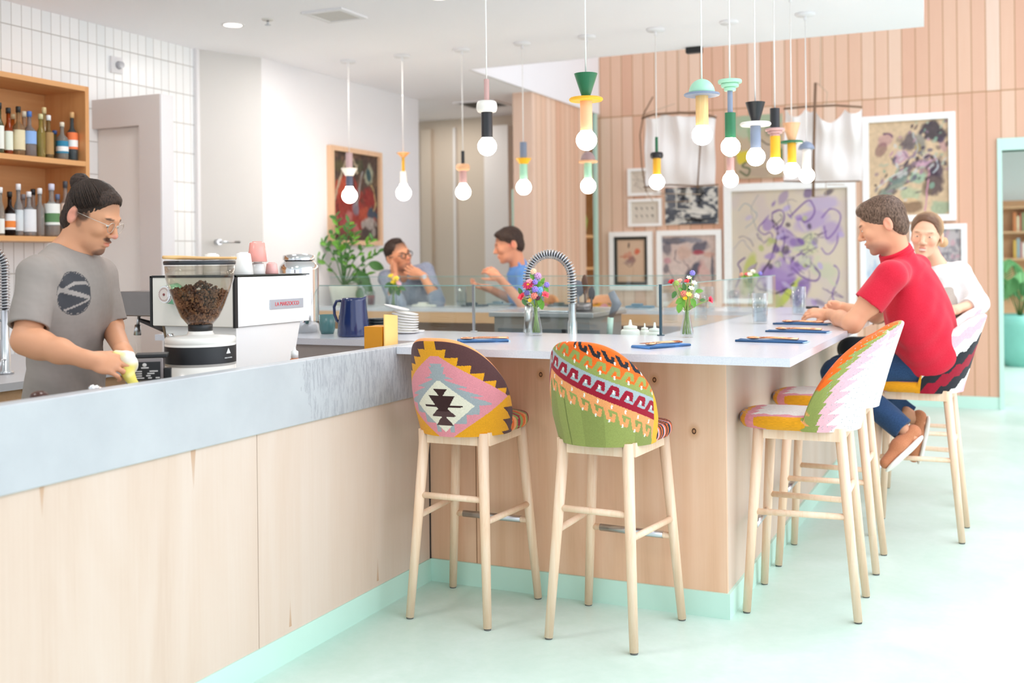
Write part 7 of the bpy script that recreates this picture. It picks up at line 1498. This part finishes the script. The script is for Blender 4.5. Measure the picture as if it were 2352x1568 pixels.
# ================================================================== woman in white
def woman():
    D = 6.35; t = thing('person', 'smiling woman with low blonde bun, white shirt and beige vest behind the red polo', 'person', (-.44, 6.76, .78))
    hd = dirv(-0.50, -0.85, -0.06); R = frame_of(hd, UP+RG*.12); o = J(2128, 542, D); sc = 1.12; pel = np.array([-.42, 6.74, .90]); neck = J(2152, 612, 6.42); ch = J(2168, 680, 6.48)
    sN = J(2205, 625, 6.40); sF = J(2135, 628, 6.62); elN = J(2246, 698, 6.30); wrN = J(2192, 712, 6.15)
    ax = nrm(sN-sF); RT_ = frame_of(np.cross(ax, UP)*-1, UP)
    B = Sdf(0.0052); L = head(B, o, R, sc, neck, 0.048, True); B.ell(ch, (.09, .15, .18), RT_, .05); B.cap(sN, sF, .045, .045, .05); B.cap(neck, neck-UP*.05, .05, .07, .04); B.ell(pel, (.12, .15, .11), None, .06); B.cap(ch, pel, .10, .11, .05)
    B.chain([sN, elN, wrN], [.044, .038, .026], .025); hand(B, wrN, dirv(-.9, 0, -.1), dirv(0, .3, -.9), 1, (30, 30, 30, 30), 5, .95)
    elF = J(2100, 720, 6.6); wrF = J(2060, 728, 6.4); B.chain([sF, elF, wrF], [.044, .036, .025], .025); hand(B, wrF, dirv(-.9, 0, 0), dirv(0, 0, -1), -1, (25, 25, 25, 25), 5, .95)
    marks = [((.093, .034, .0235), (.016, .018, .0035), '7a5a46', .7), ((.093, -.034, .0235), (.016, .018, .0035), '7a5a46', .7), ((.100, 0, -.058), (.014, .025, .0055), 'd07a70', .7), ((.100, 0, -.075), (.014, .024, .0055), 'd07a70', .7), ((.104, 0, -.0665), (.016, .020, .0045), 'eadcd2', .85), ((.085, .045, -.03), (.03, .022, .022), 'f0a488', .5), ((.085, -.045, -.03), (.03, .022, .022), 'f0a488', .5), ((-.04, 0, .07), (.10, .09, .07), '7a5a44', .8)]
    add_mesh('body', B, m_skin, t, skin_col(o, R, sc, 'e6b394', marks)); eyes(t, L, R, sc, '2c1c16', 0, .55)
    Hs = Sdf(0.0048); E = lambda c, r, k=.02, sub=False: Hs.ell(L(*c), np.array(r)*sc, R, k, sub)
    E((-.006, 0, .044), (.097, .082, .087)); E((-.05, 0, -.015), (.056, .068, .062)); E((.040, 0, .078), (.040, .050, .03), .02); E((.112, 0, .004), (.075, .086, .090), .008, True); E((.048, 0, -.082), (.072, .10, .080), .012, True)
    for sg in (-1, 1): E((-.022, sg*.092, -.012), (.020, .018, .030), .006, True)
    bc = J(2166, 556, D+.09); Hs.cap(L(-.075, 0, -.03), bc, .03, .02, .02); Hs.ell(bc, (.030, .030, .032), None, .01)
    hc = lambda P: (lambda w: C('6a4c38')*(1-w)+C('c9a67c')*w)(np.clip((-(((P-o) @ R)[:, 0])/sc+.055+.02*nz(P, 80, 2))/.09, 0, 1)[:, None])
    add_mesh('hair', Hs, vmat('ombre_hair', rough=0.45, bump=0.5, bscale=260), t, hc, lambda P: .0025*nz(P, 240, 6))
    Sh = Sdf(.0055); Sh.ell(ch, (.105, .165, .19), RT_, .05); Sh.cap(sN, sF, .056, .056, .05); Sh.cap(neck-UP*.02, neck-UP*.05, .07, .085, .05); Sh.cap(ch, pel+UP*.05, .115, .13, .06); Sh.chain([sN, elN], [.062, .062], .03); Sh.cap(elN, elN*.55+wrN*.45, .058, .05, .03); cu = elN*.55+wrN*.45; ca = nrm(wrN-elN); Sh.plane(cu, ca, .004, .07, cu+ca*.06)
    Sh.chain([sF, elF], [.06, .055], .03); Sh.cap(neck+UP*.03, neck+UP*.0, .058, .054, .006, True)
    add_mesh('shirt', Sh, cloth('white_cotton', 'dcdad8', 'e8e6e4', 0.1), t, disp=lambda P: .004*nz(P, 55, 8))
    V = Sdf(.0055); V.ell(ch, (.118, .150, .20), RT_, .05); V.cap(ch, pel+UP*.05, .125, .14, .06); V.ell(neck+UP*.0, (.075, .085, .075), None, .01, True); V.ell(sN+ax*.03, (.085, .07, .10), None, .008, True); V.ell(sF-ax*.03, (.085, .07, .10), None, .008, True)
    add_mesh('vest', V, cloth('beige_vest', 'a89f94', 'bab0a5', 0.1), t)
    mk = cloth('black_trousers', '1d2024', '2a2e34', 0.2); Pn = Sdf(.008); kN, kF = pel+np.array((-.40, -.12, -.02)), pel+np.array((-.44, .10, -.04)); anN = J(2052, 940, 6.35); anF = J(2080, 945, 6.75)
    for kn, an in ((kN, anN), (kF, anF)): Pn.chain([pel-UP*.02, kn], [.10, .07], .04); Pn.cap(kn, an, .065, .045, .03)
    Pn.ell(pel, (.145, .17, .095), None, .03)
    Pn.plane((0, 0, .813), (0, 0, -1), .01, .2, pel-np.array((0, 0, .21))); add_mesh('trousers', Pn, mk, t)
    for kn, an in ((kN, anN), (kF, anF)):
        dd = nrm(an-kn); S2 = Sdf(.006); S2.cap(an-dd*.02, an+dd*.06, .03, .028, .02); S2.cap(an+dd*.05, an+dd*.06+dirv(.1, -.5, -.6)*.10, .030, .026, .03); add_mesh('foot', S2, m_skin, t, lambda P: np.tile(C('e6b394'), (len(P), 1)))
        S3 = Sdf(.006); td = dirv(.1, -.5, -.6); S3.cap(an+dd*.085, an+dd*.085+td*.13, .036, .030, .02); S3.ell(an+dd*.02, (.05, .05, .045), None, .006, True); add_mesh('shoe', S3, mat('white_shoe', 'f4f4f0', 0.5), t)
woman()
# ================================================================== man with glasses leaning on his hands
def glasses_man():
    J = lambda u, v, d: np.array(W(u, v, d+.36))
    D = 8.45; t = thing('person', 'man with dark framed glasses and grey blue shirt leaning his face on his hands', 'person', (-4.7, 8.1, .8))
    hd = dirv(0.66, -0.72, 0.10); R = frame_of(hd, UP*.93-RG*.36); o = J(914, 588, D); sc = 1.14; neck = J(926, 640, 8.55); ch = J(940, 690, 8.6); pel = J(945, 790, 8.75); pel[2] = .86
    sR, sL = J(888, 640, 8.5), J(978, 622, 8.55); elL = J(1003, 690, 8.15); wrL = J(972, 634, 8.22); elR = J(914, 700, 8.15); wrR = J(906, 632, 8.32)
    ax = nrm(sL-sR); RT_ = frame_of(np.cross(ax, UP)*1, UP)
    B = Sdf(.006); L = head(B, o, R, sc, neck, .056); B.ell(ch, (.11, .18, .17), RT_, .05); B.cap(sR, sL, .055, .055, .05); B.ell(pel, (.13, .17, .12), None, .05); B.cap(ch, pel, .12, .13, .05)
    B.chain([sL, elL, wrL], [.055, .044, .030], .025); B.chain([sR, elR, wrR], [.055, .044, .030], .025)
    hand(B, wrL, dirv(-.90, -.12, .42), dirv(-.3, .8, .3), 1, (22, 24, 26, 28), 5, 1.08); hand(B, wrR, dirv(-.08, .1, .98), dirv(.5, -.3, 0), -1, (26, 28, 30, 32), 5, 1.05)
    marks = [((.093, .034, .0235), (.016, .021, .005), '3c281e', .85), ((.093, -.034, .0235), (.016, .021, .005), '3c281e', .85), ((.1, 0, -.0655), (.012, .022, .008), 'b8655a', .6), ((.06, 0, -.09), (.06, .06, .04), '9a7264', .5), ((-.01, 0, .07), (.10, .09, .07), '2e211b', .85), ((.115, 0, -.03), (.014, .015, .012), 'ea8a78', .5)]
    add_mesh('body', B, m_skin, t, skin_col(o, R, sc, 'de9c78', marks)); eyes(t, L, R, sc)
    Hs = Sdf(.006); E = lambda c, r, k=.02, sub=False: Hs.ell(L(*c), np.array(r)*sc, R, k, sub)
    E((-.012, 0, .046), (.094, .080, .084)); E((-.052, 0, -.005), (.050, .062, .058)); E((.02, 0, .108), (.052, .042, .022), .02); E((.116, 0, .014), (.078, .10, .086), .008, True); E((.042, 0, -.078), (.072, .10, .078), .012, True)
    for sg in (-1, 1): E((-.022, sg*.092, -.010), (.024, .020, .034), .006, True)
    add_mesh('hair', Hs, hairmat('dark_hair', '241a16', '40302a', 160), t, disp=lambda P: .004*nz(P, 170, 14)); glasses(t, L, m_black, sc, .022, .0026, 'square')
    Sh = Sdf(.0065); Sh.ell(ch, (.13, .20, .185), RT_, .05); Sh.cap(sR, sL, .066, .066, .05); Sh.cap(neck-UP*.03, neck-UP*.06, .075, .09, .05); Sh.cap(ch, pel+UP*.02, .14, .15, .06)
    for a_, e_, w_ in ((sL, elL, wrL), (sR, elR, wrR)): Sh.chain([a_, e_], [.068, .064], .03); Sh.cap(e_, e_*.75+w_*.25, .060, .056, .03); q = e_*.75+w_*.25; aa = nrm(w_-e_); Sh.plane(q, aa, .004, .075, q+aa*.065)
    fv = nrm(np.cross(ax, UP)); Sh.ell(neck+UP*.035+dirv(.1, -1, 0)*.05, (.05, .05, .085), None, .006, True)
    add_mesh('shirt', Sh, cloth('grey_blue_chambray', '7d8496', '9aa2b6', 0.2, 120), t, disp=lambda P: .005*nz(P, 45, 8))
    MB().tube([wrL+nrm(np.cross(nrm(wrL-elL), UP))*.031*cos(a)+nrm(np.cross(np.cross(nrm(wrL-elL), UP), nrm(wrL-elL)))*.031*sin(a)+nrm(wrL-elL)*-.008 for a in np.linspace(0, 2*pi, 21)[:-1]], .006, 6, closed=True).cyl(wrL-nrm(wrL-elL)*.008+dirv(.3, -1, 0)*.030, wrL-nrm(wrL-elL)*.008+dirv(.3, -1, 0)*.040, .017, n=18).build('wrist_watch', m_steel, t, True)
    legs(t, pel, 'dark_jeans_a')
def legs(t, pel, nm):
    Pn = Sdf(.014)
    for sg in (-1, 1): hp = pel+np.array((sg*.10, 0, 0)); kn = hp+np.array((0.0, .12, -.08)); kn = hp+np.array((0, -.18, -.06)); an = kn+np.array((0, .10, -.42)); Pn.chain([hp, kn, an], [.09, .07, .05], .03); Pn.cap(an, an+np.array((0, -.10, -.03)), .045, .04, .03)
    Pn.ell(pel, (.15, .14, .11), None, .04); add_mesh('trousers', Pn, cloth(nm, '2a3040', '3a4254'), t)
glasses_man()
# ================================================================== man in the blue shirt, in profile
def blue_man():
    J = lambda u, v, d: np.array(W(u, v, d+.26))
    D = 8.35; t = thing('person', 'man in bright blue shirt in profile, talking with both hands raised', 'person', (-3.6, 8.0, .8))
    hd = dirv(-0.96, -0.10, -0.22); R = frame_of(hd, UP); o = J(1171, 562, D); sc = 1.17; neck = J(1190, 612, 8.38); ch = J(1205, 672, 8.42); pel = J(1215, 790, 8.5); pel[2] = .86
    sN, sF = J(1207, 634, 8.17), J(1190, 632, 8.58); elN = J(1203, 700, 7.98); wrN = J(1148, 640, 7.92); elF = J(1180, 690, 8.45); wrF = J(1122, 662, 8.30)
    ax = nrm(sN-sF); RT_ = frame_of(np.cross(UP, ax)*1, UP)
    B = Sdf(.006); L = head(B, o, R, sc, neck, .058); B.ell(ch, (.11, .18, .17), RT_, .05); B.cap(sN, sF, .055, .055, .05); B.ell(pel, (.13, .17, .12), None, .05); B.cap(ch, pel, .12, .13, .05)
    B.chain([sN, elN, wrN], [.055, .044, .028], .025); B.chain([sF, elF, wrF], [.055, .043, .028], .025)
    hand(B, wrN, dirv(-.70, .1, .62), dirv(-.4, .8, -.3), 1, (34, 36, 38, 40), 5, 1.08); hand(B, wrF, dirv(-.72, -.1, .15), dirv(.2, -.3, .9), -1, (24, 26, 28, 30), 6, 1.08)
    marks = [((.093, .034, .0235), (.016, .021, .005), '5c4234', .7), ((.093, -.034, .0235), (.016, .021, .005), '5c4234', .7), ((.1, 0, -.0655), (.012, .022, .008), 'c06a5c', .6), ((0, .08, 0), (.025, .02, .035), 'ec8a74', .6), ((-.01, 0, .06), (.11, .09, .075), '3a2a22', .85), ((-.06, 0, -.01), (.06, .07, .06), '6a4e40', .7)]
    add_mesh('body', B, m_skin, t, skin_col(o, R, sc, 'e09a78', marks)); eyes(t, L, R, sc)
    Hs = Sdf(.006); E = lambda c, r, k=.02, sub=False: Hs.ell(L(*c), np.array(r)*sc, R, k, sub)
    E((-.008, 0, .044), (.097, .080, .085)); E((-.052, 0, -.01), (.050, .062, .062)); E((.05, 0, .084), (.042, .052, .026), .02); E((.122, 0, .004), (.070, .10, .084), .008, True); E((.045, 0, -.080), (.072, .10, .078), .012, True)
    for sg in (-1, 1): E((-.022, sg*.092, -.010), (.024, .020, .034), .006, True)
    add_mesh('hair', Hs, hairmat('dark_cropped_hair', '2c201a', '4a3830', 160), t, disp=lambda P: .003*nz(P, 170, 14))
    Sh = Sdf(.0065); Sh.ell(ch, (.13, .20, .185), RT_, .05); Sh.cap(sN, sF, .066, .066, .05); Sh.cap(neck-UP*.03, neck-UP*.06, .075, .09, .05); Sh.cap(ch, pel+UP*.02, .14, .15, .06)
    for a_, e_, w_ in ((sN, elN, wrN), (sF, elF, wrF)): Sh.chain([a_, e_*.8+a_*.2], [.068, .062], .03); q = e_*.8+a_*.2; aa = nrm(e_-a_); Sh.plane(q, aa, .004, .085, q+aa*.07)
    nd = nrm(o-neck); Sh.cap(neck+nd*.02, neck+nd*.12, .062, .075, .004, True)
    add_mesh('shirt', Sh, cloth('sky_blue_shirt', '4f80c2', '6c9ad6', 0.15), t, disp=lambda P: .005*nz(P, 45, 8))
    c = MB(); Rn = frame_of(nd, hd)
    for sg in (-1, 1):
        p0 = neck-nd*.005+hd*.055; c.add([Vector(p0+RG*0+np.cross(nd, hd)*sg*.004), Vector(neck+nd*.045+np.cross(nd, hd)*sg*.064-hd*.01), Vector(neck-nd*.005+np.cross(nd, hd)*sg*.085-hd*.005), Vector(p0-nd*.065+np.cross(nd, hd)*sg*.04+hd*.012)], [(0, 1, 2, 3)])
        c.add([Vector(neck+nd*.045+np.cross(nd, hd)*sg*.064-hd*.01), Vector(neck+nd*.05-hd*.07), Vector(neck-hd*.085), Vector(neck-nd*.005+np.cross(nd, hd)*sg*.085-hd*.005)], [(0, 1, 2, 3)])
    solid(c.build('collar', cloth('sky_blue_collar', '5488cc', '74a4e0', 0.15), t, True), .006)
    g = thing('small_glass', 'small tumbler held near the hand of the man in blue', 'glass', wrN+dirv(-.7, 0, .2)*.1)
    legs(t, pel, 'dark_jeans_b'); bpy.data.objects.remove(g)
blue_man()
# ================================================================== chairs on the far side of the far bar
far_s = [o for o in bpy.data.objects if o.get('category') == 'stool']
src = far_s[0]
for (x, y, lab) in [(-3.02, 8.14, 'empty orange kilim stool beyond the far bar, its top showing right of the tap'), (PY(945, 700, 8.1).x, 8.22, 'kilim stool beyond the far bar that the man with glasses sits on'), (PY(1215, 700, 8.1).x, 8.18, 'kilim stool beyond the far bar that the man in blue sits on'), (-2.3, 8.2, 'empty kilim stool beyond the far bar, right of the empty orange one')]:
    dup(src, (x, y, 0), radians(180), lab)
